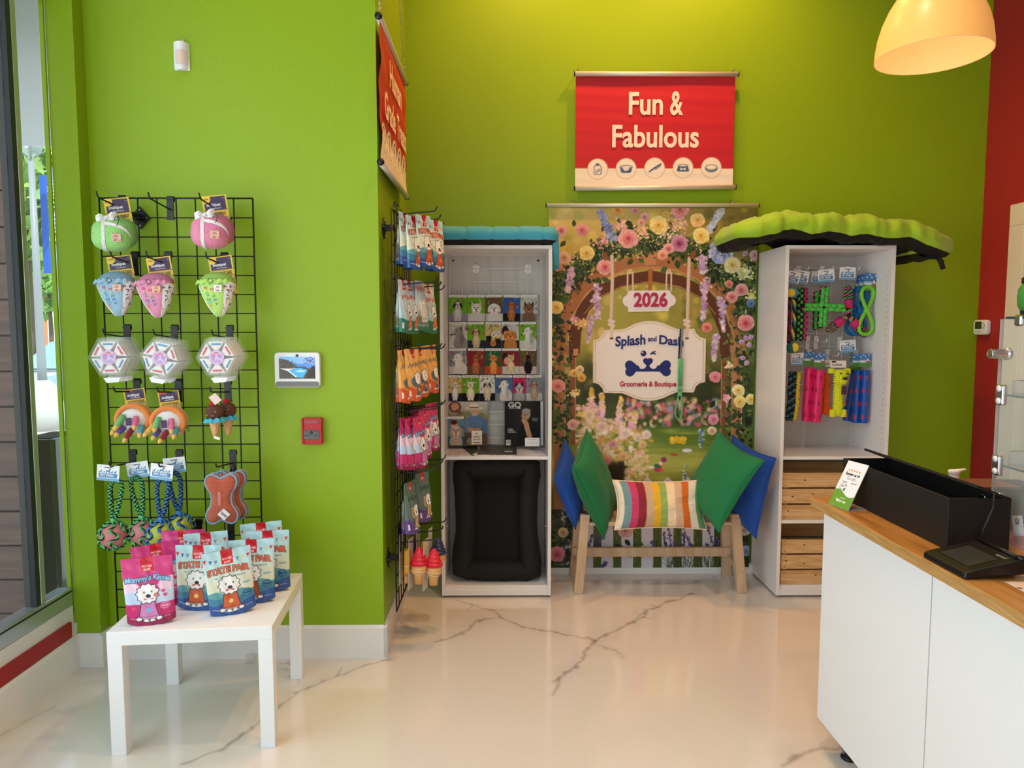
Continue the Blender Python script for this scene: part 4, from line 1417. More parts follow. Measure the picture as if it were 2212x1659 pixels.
YS = 4.235
sq = lambda px, py: P(px, py, YS)
s0 = sq(1242, 407); s1 = sq(1590, 163)
sc_ = Canvas(s0.x, s0.z, s1.x - 0.004, s1.z, 0.004, RED)
zb = sq(1400, 364).z
sc_.rect(s0.x - 1, s0.z - 1, s1.x + 1, zb, CRM)
pm = 4.235 / F_PX
for k_, (px, py) in enumerate(((1291, 365), (1352.5, 364), (1414, 363), (1475.3, 362.5), (1536.5, 362.3))):
    p = sq(px, py)
    sc_.ell(p.x, p.z, 21.8 * pm, 21.8 * pm, (176, 130, 96)); sc_.ell(p.x, p.z, 21.2 * pm, 21.2 * pm, CRM)
    icon(sc_, k_, p.x, p.z, 21.3 * pm)
sgn = thing('hanging_sign', 'red and cream banner sign with two lines of white lettering above the garden banner', 'sign', (0, 0, 0), group='red shop signs')


def wr(U, V):
    y = YS + 0.0007 * np.sin(V * 46) * (0.4 + 0.6 * np.cos(U * 3.1) ** 2) + 0.0005 * np.sin(V * 91 + U * 4) - 0.0015 * np.sin(U * 7)
    return np.stack([U, y, V], -1)


sc_.build('banner_sheet', wr, m_print, sgn)
m_ltr = mat('cream_ink', CRM, rough=0.5)
lt = MB()
for s_, x0, x1, yb, hc in (('Fun', 1358, 1431.5, 246.5, 46), ('&', 1447, 1475, 247, 49), ('Fabulous', 1322, 1509, 317, 46)):
    a = sq(x0, yb); b = sq(x1, yb)
    MB().tris(place(s_, (a.x + b.x) / 2, a.z, b.x - a.x, hc * pm, 0.022), YS - 0.0038).build('lettering', m_ltr, sgn, recalc=False)
rail('top_rail', sq(1241, 161) + Vector((0, -.012, 0)), sq(1593, 162) + Vector((0, -.012, 0)), 0.0135, sgn)
rail('bottom_rail', sq(1241, 408) + Vector((0, -.012, 0)), sq(1587, 405) + Vector((0, -.012, 0)), 0.0135, sgn)
for px in (1248, 1586):
    p = sq(px, 156)
    MB().tube([p + Vector((0, 0.03, 0.012)), p + Vector((0, -.008, 0.012)), p + Vector((0, -.008, -0.006))], 0.004, 8).build('wall_hook', m_chrome, sgn)

XS = -0.528
h0 = Vector((XS, 3.10, 2.215)); h1 = Vector((XS, 3.89, 2.80))
hc_ = Canvas(h0.y, h0.z, h1.y, h1.z, 0.004, RED)
hc_.rect(0, 0, 9, h0.z + 0.12, CRM)
for k_ in range(5):
    x = h0.y + 0.10 + k_ * 0.148; y = h0.z + 0.125
    hc_.ell(x, y, .064, .064, (176, 130, 96)); hc_.ell(x, y, .0625, .0625, CRM)
    hc_.line([(x - .02, y + .03), (x + .02, y + .03), (x, y), (x - .02, y - .03)] if k_ != 2 else [(x, y - .04), (x, y + .02)], .012, ICB)
    hc_.ell(x, y + .025, .024, .026, ICB); hc_.ell(x, y + .025, .012, .014, CRM)
sg2 = thing('hanging_sign', 'red and cream banner sign hung by a chain on the green pillar side', 'sign', (0, 0, 0), group='red shop signs')


def wr2(U, V):
    x = XS + 0.006 * np.sin(V * 17) * np.clip((3.3 - U) * 4, 0, 1) + 0.003 * np.sin(V * 40 + U * 5)
    return np.stack([x, U, V], -1)


hc_.build('banner_sheet', wr2, m_print, sg2)
lt = MB()
for s_, cx, zb_, w, hc in (('Human', 3.49, 2.60, .36, .115), ('Grade', 3.315, 2.425, .30, .115), ('Treats', 3.665, 2.425, .31, .115)):
    MB().tris(place(s_, cx, zb_, w, hc, 0.026), XS + 0.010, 'yz').build('lettering', m_ltr, sg2, recalc=False)
tr = rail('top_rail', (XS, 3.09, 2.81), (XS, 3.90, 2.81), 0.0145, sg2)
rail('bottom_rail', (XS, 3.09, 2.21), (XS, 3.90, 2.21), 0.0145, sg2)
chn = MB()


def chain(a, b, n):
    a = Vector(a); b = Vector(b); d = (b - a) / n
    dn = d.normalized(); s = dn.cross(Vector((1, 0, 0))).normalized(); q = dn.cross(s)
    for i in range(n):
        c = a + d * (i + .5)
        e = s if i % 2 else q
        pts = [c + dn * math.cos(t) * d.length * .68 + e * math.sin(t) * d.length * .36 for t in [k_ * math.pi / 4 for k_ in range(8)]]
        chn.tube(pts, 0.0016, 5, closed=True)


chain((XS, 3.88, 2.825), (XS - .012, 3.50, 3.75), 76)
chain((XS, 3.11, 2.825), (XS - .012, 3.50, 3.75), 76)
ch = chn.build('chain', m_chrome, sg2); ch['kind'] = 'stuff'
MB().tube([(XS - .04, 3.5, 3.765), (XS - .012, 3.5, 3.765), (XS - .008, 3.5, 3.75)], 0.004, 8).build('wall_hook', m_chrome, sg2)

# ------------------------------------------------------------------ things on the walls
def rrect(w, h, r, n=6):
    out = []
    for cx, cy, a0 in ((w / 2 - r, h / 2 - r, 0), (-w / 2 + r, h / 2 - r, 90), (-w / 2 + r, -h / 2 + r, 180), (w / 2 - r, -h / 2 + r, 270)):
        for i in range(n + 1):
            a = RAD(a0 + 90 * i / n)
            out.append((cx + r * math.cos(a), cy + r * math.sin(a)))
    return out


pc = P(643, 799, PIL - 0.02)
ap = thing('alarm_panel', 'white wall touchscreen panel showing a blue seaside cove above the red pull station', 'alarm panel', (pc.x, PIL, pc.z))
MB().prism(rrect(.198, .154, .016), -0.028, -0.001, 'xz').build('housing', m_white_plastic, ap, bevel=0.003)
MB().prism(rrect(.190, .023, .009), -0.0292, -0.027, 'xz').build('speaker_grille', mat('grey_mesh', (128, 128, 130), rough=0.6), ap, loc=(0, 0, -.0625))
cv = Canvas(-.079, -.048, .079, .048, 0.0012, (150, 190, 240))
cv.grad(lambda U, V: np.stack([110 + (V < .018) * -50 + U * 300, 160 + (V < .018) * -40 + U * 100, np.full_like(U, 236) - (V < .018) * 10], -1))
r3 = np.random.default_rng(5)
cv.poly([(-.08, .04), (-.05, .036), (-.02, .022), (0, .005), (.02, .006), (.05, -.003), (.08, -.002), (.08, -.05), (-.08, -.05)], (52, 46, 44))
for i in range(260):
    x = r3.uniform(-.08, .08); y = r3.uniform(-.05, min(.035, .02 - x * .35))
    cv.ell(x, y, r3.uniform(.001, .006), r3.uniform(.001, .004), (r3.uniform(30, 110), r3.uniform(28, 90), r3.uniform(24, 70)), soft=.4, a=.7)
cv.poly([(-.075, -.003), (-.03, -.004), (.02, -.001), (.02, -.006), (-.03, -.015), (-.05, -.012)], (206, 190, 190))
cv.poly([(-.04, -.015), (-.02, -.005), (.01, -.002), (.045, -.008), (.04, -.02), (.025, -.045), (.0, -.042), (-.02, -.03)], (56, 150, 200))
cv.ell(.015, -.015, .02, .004, (200, 226, 240), soft=.5, a=.8); cv.line([(-.04, -.013), (-.02, -.028), (-.005, -.04)], .004, (232, 232, 232))
for i in range(50):
    cv.ell(r3.uniform(.03, .08), r3.uniform(.02, .045), .003, .0015, (60, 36, 50), a=.8)
cv.poly([(.03, -.05), (.05, -.02), (.065, .006), (.08, .01), (.08, -.05)], (44, 30, 32))
cv.build('screen', XZ(-0.0292), painted('lit_screen', rough=0.12, emit=0.55), ap, loc=(0, 0, .010))
MB().prism(rrect(.012, .010, .001, 2), -0.0295, -0.027, 'xz').build('camera_window', m_blackplastic, ap, loc=(.001, 0, .0635))
for x in (-.034, .036):
    MB().prism(rrect(.011, .004, .0019, 3), -0.0292, -0.027, 'xz').build('indicator_light', mat('lit_green', (120, 255, 140), emit=1.2), ap, loc=(x, 0, .0645))

pc = P(674.5, 931, PIL - 0.02)
fp = thing('fire_pull_station', 'red fire alarm pull station on the green pillar below the touchscreen', 'fire alarm', (pc.x, PIL, pc.z))
m_dprint = mat('dark_print', (40, 42, 46))
m_fr = mat('fire_red', (186, 16, 34), rough=0.35)
MB().prism(rrect(.088, .118, .004, 2), -0.03, -0.001, 'xz').build('housing', m_fr, fp, bevel=0.002)
for s in (-1, 1):
    MB().box((s * .044, -0.036, -.058), (s * .035, -.028, .058)).build('side_rib', m_fr, fp, bevel=0.001)
MB().box((-.033, -0.033, .034), (.033, -.028, .05)).build('glass_rod_window', mat('dull_red', (160, 70, 72), rough=0.2), fp, bevel=0.001)
MB().box((-.034, -0.035, -.034), (.034, -.028, .006)).build('pull_handle', mat('fire_grey', (92, 96, 100), rough=0.4), fp, bevel=0.001)
lt = MB()
for s_, x, z, w, h in (('FIRE', -.019, -.022, .022, .0075), ('FEU', .021, -.022, .018, .0075), ('PULL', -.021, -.001, .012, .004), ('TIREZ', .022, -.001, .014, .004)):
    MB().tris(place(s_, x, z, w, h, .02), -0.0355).build('lettering', m_dprint, fp, recalc=False)
lt.prism([(-.012, -.004), (0, .004), (.012, -.004), (.006, -.004), (.006, -.013), (-.006, -.013), (-.006, -.004)], -0.0356, -0.0352, 'xz')
lt.build('arrow_mark', m_dprint, fp, recalc=False)
MB().lathe([(0.003, 0), (0.003, .002)], 12, Matrix.Translation((0, -0.030, .02)) @ Matrix.Rotation(RAD(90), 4, 'X')).build('keyhole', m_chrome, fp)

pc = P(387, 119, PIL - 0.03)
ms = thing('motion_sensor', 'small white motion sensor high on the green pillar', 'motion sensor', (pc.x, PIL, pc.z), (0, 0, RAD(12)))
MB().surf(lambda a, b: ((a - .5) * (.066 - .012 * (1 - b)) * (1 if True else 1), -0.004 - .034 * math.sin(a * math.pi) ** .6 * (.65 + .35 * b), (b - .5) * .112 + .006 * (1 - b) * (a - .5)), 14, 10).box((-.031, -.012, -.055), (.031, 0.004, .055)).build('housing', m_white_plastic, ms)
MB().surf(lambda a, b: ((a - .5) * .046, -0.008 - .034 * math.sin((a * .7 + .15) * math.pi) ** .6 * (.65 + .35 * (.3 + b * .4)), -.034 + b * .055), 10, 6).build('lens', mat('pinkish_lens', (232, 206, 196), rough=0.5), ms)
MB().tube([(0.005, -.004, .056), (0.006, -.003, .075)], .003, 6).build('cable', m_white_plastic, ms)

pc = PX(2122, 707, RW - 0.02)
th = thing('thermostat', 'white wall thermostat on the red wall beside the green corner', 'thermostat', (RW, pc.y + .01, pc.z), (0, 0, RAD(-90)))
MB().prism(rrect(.118, .088, .02), -0.03, -0.001, 'xz').build('housing', m_white_plastic, th, bevel=0.006, seg=3)
MB().prism(rrect(.058, .044, .002, 2), -0.0308, -.028, 'xz').build('display', mat('dark_green_lcd', (52, 66, 40), rough=0.15), th, loc=(-.012, 0, .012))
for x, z in ((.034, .022), (.044, .010), (.034, -.002), (-.03, -.026), (-.012, -.026), (.006, -.026)):
    MB().lathe([(0.005, 0), (0.005, .002), (.003, .003)], 12, Matrix.Translation((x, -0.030, z)) @ Matrix.Rotation(RAD(90), 4, 'X')).build('button', mat('grey_button', (176, 170, 164)), th)

# leash hanging over the banner
ls = thing('dog_leash', 'green rope dog leash with plaid handle hanging in front of the garden banner', 'leash', (0, 0, 0))
yl = YB - 0.02
q = lambda x, y, d=0: P(x, y, yl - d)
m_lg = mat('green_rope', (104, 184, 128), rough=0.7, bump=0.5, bscale=250)
MB().bar(q(1473.5, 709), q(1469.5, 776), 0.012, 0.006, (0, 1, 0)).build('plaid_handle', mat('grey_plaid', (120, 124, 136), rough=0.8, var=0.7, vscale=180), ls, bevel=0.001)
MB().bar(q(1469.8, 710, .001), q(1465.8, 776, .001), 0.006, 0.006, (0, 1, 0)).build('black_trim', m_black, ls)
MB().tube([q(1468, 774), q(1466, 800), q(1466.5, 840)], 0.006, 8).tube([q(1474, 774), q(1473, 800), q(1472, 840)], 0.006, 8).tube([q(1470.5, 776), q(1469, 810), q(1469, 840)], 0.005, 8).build('rope', m_lg, ls)
MB().bar(q(1469, 834, .003), q(1469, 842, .003), 0.026, 0.016, (0, 1, 0)).bar(q(1468.5, 847, .003), q(1468, 856, .003), 0.024, 0.016, (0, 1, 0)).build('stopper', m_lg, ls, bevel=0.002)
MB().tube([q(1467, 840), q(1464, 865), q(1459, 885), q(1459, 898), q(1464, 907), q(1470, 904), q(1473, 893), q(1473, 875), q(1471, 840)], 0.0055, 8).build('loop', m_lg, ls)
MB().tube([(q(1472, 709).x, yl, q(1472, 709).z), (q(1472, 709).x, YB + .03, q(1472, 706).z)], .002, 6).build('hanging_pin', m_chrome, ls)

# ------------------------------------------------------------------ treat pouches
m_pouch = painted('pouch_print', rough=0.32, spec=0.5)


def pouch_shape(w, h, th, seed):
    def fn(u, v, side):
        """u -1..1, v 0..1"""
        prof = np.interp(v, [0, .12, .35, .6, .8, .9, 1], [.95, 1.0, .92, .62, .25, .08, .06])
        b = np.sqrt(np.clip(1 - u * u, 0, 1)) ** 0.8
        wx = w / 2 * (1 - .05 * prof)
        cr = .0016 * np.sin(v * 31 + u * 5 + seed) * (1 - .5 * prof) + .0012 * np.sin(u * 13 + v * 9 + seed * 2)
        y = -side * (.0009 + th / 2 * prof * b) - cr * b * 1.2
        z = v * h - (0.012 * (1 - u * u) * np.clip(1 - v * 3, 0, 1) * (1 if side > 0 else .4) - .0)
        z = z + .012 * np.clip(1 - v * 3, 0, 1)
        return np.stack([u * wx + 0 * v, y, z], -1)
    return fn


def dog(cv, x, y, s, coat, mark, spot=True):
    """a plain shaggy white cartoon dog sitting in a sweater"""
    K = (40, 36, 40)
    r4 = np.random.default_rng(4)

    def shag(cx, cy, rx, ry, col, n=22, k=.10):
        a = np.linspace(0, 2 * np.pi, n, endpoint=False)
        rr = 1 + k * np.where(np.arange(n) % 2, 1, -1)
        pts = np.stack([cx + rx * rr * np.cos(a), cy + ry * rr * np.sin(a)], -1)
        cv.poly(pts * 1.0, col)
        cv.line(np.vstack([pts, pts[:1]]), .022 * s, K)
    cv.poly([(x - .30 * s, y - .62 * s), (x + .30 * s, y - .62 * s), (x + .20 * s, y - .10 * s), (x - .20 * s, y - .10 * s)], coat)
    cv.line([(x - .30 * s, y - .62 * s), (x - .20 * s, y - .10 * s)], .022 * s, K); cv.line([(x + .30 * s, y - .62 * s), (x + .20 * s, y - .10 * s)], .022 * s, K)
    for q in (-1, 1):
        shag(x + q * .30 * s, y - .64 * s, .10 * s, .07 * s, (244, 242, 240), 10); shag(x + q * .09 * s, y - .68 * s, .09 * s, .06 * s, (244, 242, 240), 10)
    cv.line([(x - .28 * s, y - .56 * s), (x + .28 * s, y - .56 * s)], .03 * s, np.array(coat) * .8)
    cv.ell(x, y - .36 * s, .07 * s, .07 * s, mark)
    shag(x, y + .16 * s, .33 * s, .30 * s, (246, 243, 240))
    cv.ell(x - .10 * s, y + .20 * s, .022 * s, .026 * s, K); cv.ell(x + .13 * s, y + .22 * s, .022 * s, .026 * s, K)
    cv.ell(x + .02 * s, y + .08 * s, .075 * s, .055 * s, K)


def word_out(cv, s, cx, base, w, h, fill, edge, e, **k):
    T = place(s, cx, base, w, h, .045, **k)
    for dx, dy in ((-e, 0), (e, 0), (0, -e), (0, e), (e, -e), (-e, e), (e, e), (-e, -e)):
        cv.tri(T + np.array([dx, dy]), edge)
    cv.tri(place(s, cx, base, w, h, .03, **k), fill)


def label_tab(cv, h, w):
    cv.rect(-.020, h - .052, .020, h + .01, (206, 28, 44))
    cv.words('WONDER', 0, h - .036, .034, .0085, (250, 240, 236), .02)
    cv.words('BARK', 0, h - .048, .022, .0085, (250, 240, 236), .02)
    cv.ell(0, h - .014, .0022, .0022, (120, 20, 30))


def d_fair(cv, w, h):
    cv.grad(lambda U, V: np.stack([np.interp(V, [0, .08, .5 * h, .72 * h, h], [214, 222, 226, 196, 178]), np.interp(V, [0, .5 * h, .72 * h, h], [214, 226, 224, 222]), np.interp(V, [0, .5 * h, .72 * h, h], [184, 196, 222, 228])], -1))
    us = np.linspace(-w, w, 40)
    for lev, am, col in ((.37 * h, .006, (96, 158, 166)), (.30 * h, .005, (64, 128, 156)), (.19 * h, .006, (44, 84, 150))):
        cv.poly([(u, lev + am * math.sin(u * 70 + lev * 200)) for u in us] + [(w, -.1), (-w, -.1)], col)
    cols = [(206, 60, 70), (66, 96, 160), (110, 150, 180), (226, 206, 150)]
    for k_ in range(9):
        u = -w / 2 + .006 + k_ * w / 9; v = h - .026 - .012 * math.sin((k_ + .5) / 9 * math.pi * 2) ** 2 * 0.6
        cv.poly([(u - .005, v), (u + .008, v), (u + .001, v - .015)], cols[k_ % 4])
    label_tab(cv, h, w)
    word_out(cv, 'STATE FAIR', 0, h - .088, w * .88, .022, (226, 112, 76), (120, 70, 60), .0012, arc=.006)
    cv.words('ALL NATURAL DOG TREATS', .002, h - .101, w * .64, .0048, (60, 66, 74), .01)
    for i in range(5):
        cv.ell(.05 + .004 * i, h * .47 - .002 * (i % 2), .008, .003, (150, 180, 186))
    dog(cv, -.004, h * .40, .115, (206, 92, 50), (246, 214, 130))
    cv.poly([(-.018, h * .385), (-.018, h * .42), (-.003, h * .402), (.012, h * .42), (.012, h * .385), (-.003, h * .402)], (196, 60, 44))
    cv.ell(.056, h * .30, .017, .017, (30, 62, 110)); cv.ell(.056, h * .30, .0145, .0145, (64, 128, 156)); cv.line([(.045, h * .30), (.067, h * .30)], .004, (24, 50, 96))
    cv.words('APPLE CINNAMON +', -.006, .024, .052, .0055, (220, 228, 240), .015); cv.words('COCONUT RECIPE + CHIA', -.006, .015, .056, .0055, (220, 228, 240), .015)
    for x in (-.062, .058):
        cv.words('WHEAT FREE', x, .022, .026, .0042, (220, 228, 240), .01)


def d_kiss(cv, w, h):
    cv.grad(lambda U, V: np.stack([np.interp(V, [0, h], [190, 214]), np.interp(V, [0, h], [30, 66]), np.interp(V, [0, h], [98, 132])], -1))
    for x, y, r in ((-.07, .60, .022), (-.05, .55, .024), (-.075, .5, .03), (.055, .58, .022), (.075, .62, .02), (.07, .52, .03)):
        cv.ell(x * w / .165, y * h, r, r, (240, 206, 224), soft=.1)
    cv.ell(-.055, .40 * h, .04, .028, (190, 210, 236), soft=.2); cv.ell(.055, .40 * h, .04, .028, (196, 214, 236), soft=.2)
    cv.poly([(-w, .31 * h), (-.05, .33 * h), (0, .30 * h), (.05, .33 * h), (w, .31 * h), (w, 0), (-w, 0)], (196, 42, 108))
    cv.rect(-w, -.1, w, .12 * h, (150, 22, 78))
    label_tab(cv, h, w)
    word_out(cv, "Mommy's Kisses", 0, h - .090, w * .90, .019, (150, 206, 236), (44, 46, 100), .0012, arc=.008, wob=.002)
    cv.words('ALL NATURAL DOG TREATS', .002, h - .104, w * .6, .0046, (250, 214, 226), .01)
    dog(cv, -.003, h * .40, .115, (206, 130, 184), (120, 190, 226))
    cv.ell(.026, h * .45, .008, .006, (206, 40, 70), rot=.4); cv.ell(.026, h * .45, .004, .002, (246, 230, 230), rot=.4)
    cv.poly([(-.016, h * .385), (-.016, h * .41), (0, h * .397), (.016, h * .41), (.016, h * .385), (0, h * .397)], (226, 90, 140))
    for x, y in ((.050, .50), (-.054, .27), (.056, .44)):
        cv.ell(x - .003, y * h, .0042, .004, (232, 60, 120)); cv.ell(x + .003, y * h, .0042, .004, (232, 60, 120)); cv.poly([(x - .007, y * h - .001), (x + .007, y * h - .001), (x, y * h - .009)], (232, 60, 120))
    cv.ell(.054, h * .27, .017, .012, (240, 190, 206)); cv.ell(.054, h * .27, .0155, .0105, (214, 90, 140)); cv.line([(.044, h * .27), (.064, h * .27)], .003, (250, 220, 230))
    cv.words('APPLES + HONEY', -.002, .024, .048, .0055, (250, 214, 226), .015); cv.words('RECIPE + CHIA', -.002, .015, .042, .0055, (250, 214, 226), .015)
    for x in (-.058, .056):
        cv.words('WHEAT FREE', x, .022, .026, .0042, (250, 214, 226), .01)


def d_variant(top, mid, low, ttl, tcol, accent, blob):
    def f(cv, w, h):
        cv.grad(lambda U, V: np.stack([np.interp(V, [.25 * h, .5 * h, h], [mid[c], (mid[c] + top[c]) / 2, top[c]]) for c in range(3)], -1))
        us = np.linspace(-w, w, 30)
        cv.poly([(u, .27 * h + .006 * math.sin(u * 60)) for u in us] + [(w, -.1), (-w, -.1)], low)
        cv.rect(-.018, h - .045, .018, h + .01, (206, 28, 44)); cv.words('BARK', 0, h - .036, .028, .01, (250, 240, 236), .02)
        cv.line([(-w * .38 + w * .76 * i / 14, h - .076 + (.009 if i % 2 else -.009) + .004 * math.sin(i * 2.1)) for i in range(15)], .005, tcol)
        cv.ell(blob[0], blob[1] * h, .026, .026, accent); cv.ell(blob[0], blob[1] * h, .018, .018, np.array(accent) * .85)
        dog(cv, .012, h * .37, .10, accent, top)
        cv.line([(-.03, .022), (.03, .022)], .005, (240, 236, 226))
        cv.rect(-w / 2 + .006, .02, -w / 2 + .016, .05, (232, 230, 226))
    return f


def pouch(label, design, w=.168, h=.245, th=.042, seed=1, res=.0017, backcol=(190, 190, 190), group=None, name='treat_pouch'):
    t = thing(name, label, 'treat bag', (0, 0, 0), group=group)
    cv = Canvas(-w / 2, 0, w / 2, h, res)
    design(cv, w, h)
    fn = pouch_shape(w, h, th, seed)
    cv.build('front_panel', lambda U, V: fn(U / (w / 2), V / h, 1), m_pouch, t)
    cb = Canvas(-w / 2, 0, w / 2, h, .006, backcol)
    cb.img[:] = cv.img[::max(1, cv.nh // cb.nh)][:cb.nh].mean(axis=1, keepdims=True)[:cb.nh] if cv.nh // cb.nh >= 1 and len(cv.img[::max(1, cv.nh // cb.nh)]) >= cb.nh else backcol
    cb.rect(-w * .34, h * .2, w * .34, h * .6, (236, 236, 232)); 
    for k_ in range(7):
        cb.rect(-w * .30, h * (.25 + k_ * .045), w * .28, h * (.265 + k_ * .045), (150, 150, 150))
    cb.build('back_panel', lambda U, V: fn(U / (w / 2), V / h, -1), m_pouch, t)
    return t


grp = 'treat pouches on the white side table'
fair = pouch('pale blue fair-themed treat pouch standing at the middle front of the white table', d_fair, group=grp)
kiss = pouch("pink treat pouch with blue lettering at the front left of the white table", d_kiss, group=grp, seed=4)
TZ = .4508


def putp(o, x, y, rz, tilt=0, roll=0, z=TZ):
    o.location = (x, y, z); o.rotation_euler = (RAD(tilt), RAD(roll), RAD(rz))


putp(kiss, -1.262, 2.475, 14, 2, -2)
putp(fair, -1.148, 2.605, 2, 1, 1)
for lab, x, y, rz, tl, rl in (("pink treat pouch half hidden behind the front left pink pouch", -1.298, 2.635, 22, 1, -5), ("rearmost pink treat pouch, only its top showing above the others", -1.286, 2.80, 6, 0, -1)):
    putp(dup(kiss, lab), x, y, rz, tl, rl)
for lab, x, y, rz, tl, rl in (("pale blue fair-themed treat pouch nearest the front, turned to the right", -1.005, 2.565, 24, 2, -5), ("pale blue fair-themed treat pouch directly behind the front right one", -.968, 2.672, 8, 0, -1),
                              ("pale blue fair-themed treat pouch at the right end of the back row", -.945, 2.79, 6, 0, -1), ("pale blue fair-themed treat pouch at the very back right, top edge tilted", -1.0, 2.905, 8, -2, -4),
                              ("pale blue fair-themed treat pouch behind the middle front one", -1.175, 2.77, 8, 0, -3)):
    putp(dup(fair, lab), x, y, rz, tl, rl)

# ------------------------------------------------------------------ wire racks and hooks
R1X, R1Y, ST1 = P(214, 428, 3.05).x, 3.05, 0.0805
R1Z = P(214, 428, 3.05).z
rk1 = wire_grid('wire_rack', 'tall black wire grid panel on the wall behind the white side table', 'grid panel', (R1X, R1Y, R1Z - 23 * ST1), (0, 0, 0), 8, 23, ST1, 0.0028, m_black)


def diamond(parent, c, n, d, s=.045):
    """wall bracket: diamond plate with screws and an arm; c on the wall in parent space, n outward unit vector, d arm length"""
    c = Vector(c); n = Vector(n); up = Vector((0, 0, 1)); sd = n.cross(up)
    mb = MB()
    pl = [c + sd * s, c + up * s * 1.1, c - sd * s, c - up * s * 1.1]
    mb._add([p for p in pl] + [p + n * .006 for p in pl], [(0, 1, 2, 3), (4, 5, 6, 7), (0, 1, 5, 4), (1, 2, 6, 5), (2, 3, 7, 6), (3, 0, 4, 7)], False)
    mb.bar(c, c + n * d, .012, .03)
    o = mb.build('wall_bracket', m_black, parent, bevel=.001)
    for q in (sd * s * .7, -sd * s * .7, up * s * .75, -up * s * .75):
        MB().tube([c + q + n * .006, c + q + n * .009], .005, 10).build('screw', m_chrome, o)
    return o


for px, py in ((303, 471), (478, 473), (318, 1240), (485, 1240)):
    w = P(px, py, PIL - .004)
    diamond(rk1, (w.x - rk1.location.x, PIL - .003 - R1Y, w.z - rk1.location.z), (0, -1, 0), .09)


def make_hook(length=.19):
    t = thing('display_hook', 'hook', 'hook', (0, 0, 0))
    mb = MB().box((-.0145, -.008, -.088), (.0145, -.003, .004))
    mb.surf(lambda a, b: ((b - .5) * .029, -.0055 + .010 * (1 - math.cos(a * math.pi)) * .5, .004 + .008 * math.sin(a * math.pi)), 8, 2)
    mb.box((-.0145, .004, -.012), (.0145, .007, .005)).box((-.0165, -.011, -.004), (.0165, -.002, .002)).box((-.0165, -.010, -.086), (.0165, -.002, -.080))
    mb.build('clip_plate', m_black, t)
    MB().tube([(0, -.006, -.045), (0, -.03, -.043), (0, -length * .92, -.030), (0, -length * .97, -.022), (0, -length, -.008)], .0032, 8).build('arm', m_black, t)
    return t


hk0 = make_hook()
first = [True]


def hook(px, py, label, Y=R1Y, rot=0):
    p = P(px, py, Y - .003)
    if first[0]:
        first[0] = False; o = hk0; o['label'] = label; o['group'] = 'black hooks on the wire racks'
        o.location = (p.x, Y - .004, p.z)
        return o
    return dup(hk0, label, loc=(p.x, Y - .004, p.z))


HK = [((264, 428), 'black display hook holding the green birthday present toy'), ((369, 430), 'empty black display hook at the top middle of the wire rack'), ((472, 431), 'black display hook holding the pink birthday present toy'),
      ((292, 549), 'black display hook holding the blue cake toy'), ((364, 549), 'black display hook holding the pink cake toy'), ((485, 551), 'black display hook holding the green cake toy'),
      ((276, 706), 'black display hook holding the left stack of hexagonal treat packs'), ((378, 707), 'black display hook holding the middle stack of hexagonal treat packs'), ((497, 708), 'black display hook holding the right stack of hexagonal treat packs'),
      ((297, 823), 'black display hook holding the left rainbow toy'), ((386, 824), 'black display hook holding the right rainbow toy'), ((493, 824), 'black display hook holding the ice cream cone toys'),
      ((288, 976), 'black display hook holding the green rope balls'), ((388, 976), 'black display hook holding the blue rope balls'), ((504, 977), 'black display hook holding the orange bone toys'),
      ((430, 1126), 'black display hook just above the rearmost pink treat pouch'), ((500, 1127), 'black display hook below the orange bone toys')]
for (px, py), lab in HK:
    hook(px, py, lab)

# ------------------------------------------------------------------ toys on the rack
m_card = painted('card_print', rough=0.4)
m_loop = mat('black_cord', (12, 12, 12), rough=0.7)
YEL, PUR = (240, 200, 56), (66, 46, 84)


def card_mesh(parent, w, h, line1, top=True, tilt=0.0, loc=(0, 0, 0), name='header_card', squeak=True):
    cv = Canvas(-w / 2, -h, w / 2, 0, .0016, YEL)
    r5 = np.random.default_rng(8)
    m = w * .06
    cv.rect(-w / 2 + m, -h * .34, w / 2 - m, -m * .7, PUR)
    cv.rect(-w / 2 + m, -h + m, w / 2 - m, -h * .52, (238, 236, 240))
    cv.line([(-w, -h * .345), (w, -h * .345)], .0016, (50, 36, 66)); cv.line([(-w, -h * .515), (w, -h * .515)], .0016, (50, 36, 66))
    for i in range(70):
        u, v = r5.uniform(-w * .42, w * .42), r5.uniform(-h * .95, -h * .55); a = r5.uniform(0, 3)
        cv.line([(u, v), (u + .004 * math.cos(a), v + .004 * math.sin(a))], .0014, (70, 70, 76))
    if squeak:
        cv.ell(-w * .36, -h * .07, w * .2, w * .2, YEL); cv.words('INSIDE', -w * .34, -h * .09, w * .22, .005, (60, 40, 60), .02)
    else:
        cv.rect(-w * .45, -h * .09, -w * .1, -m * .3, (206, 60, 70))
    cv.words('multipet', -w * .06, -h * .245, w * .56, .012, (240, 238, 240), .03)
    cv.line([(-w * .2, -h * .30), (w * .22, -h * .30)], .003, (200, 192, 206))
    cv.ell(w * .38, -h * .08, .005, .005, (100, 90, 110))
    cv.words(line1, 0, -h * .475, w * .80, h * .085, (56, 38, 50), .03)
    c, s = math.cos(tilt), math.sin(tilt)
    fn = lambda U, V: np.stack([loc[0] + U * c - V * s, loc[1] + 0 * U, loc[2] + U * s + V * c], -1)
    o = cv.build(name, fn, m_card, parent)
    MB()._add([(loc[0] + x * c - z * s, loc[1] + .0012, loc[2] + x * s + z * c) for x, z in ((-w / 2, -h), (w / 2, -h), (w / 2, 0), (-w / 2, 0))], [(0, 1, 2, 3)], False).build('card_back', mat('card_white', (232, 230, 226), rough=.5), parent, recalc=False)
    return o


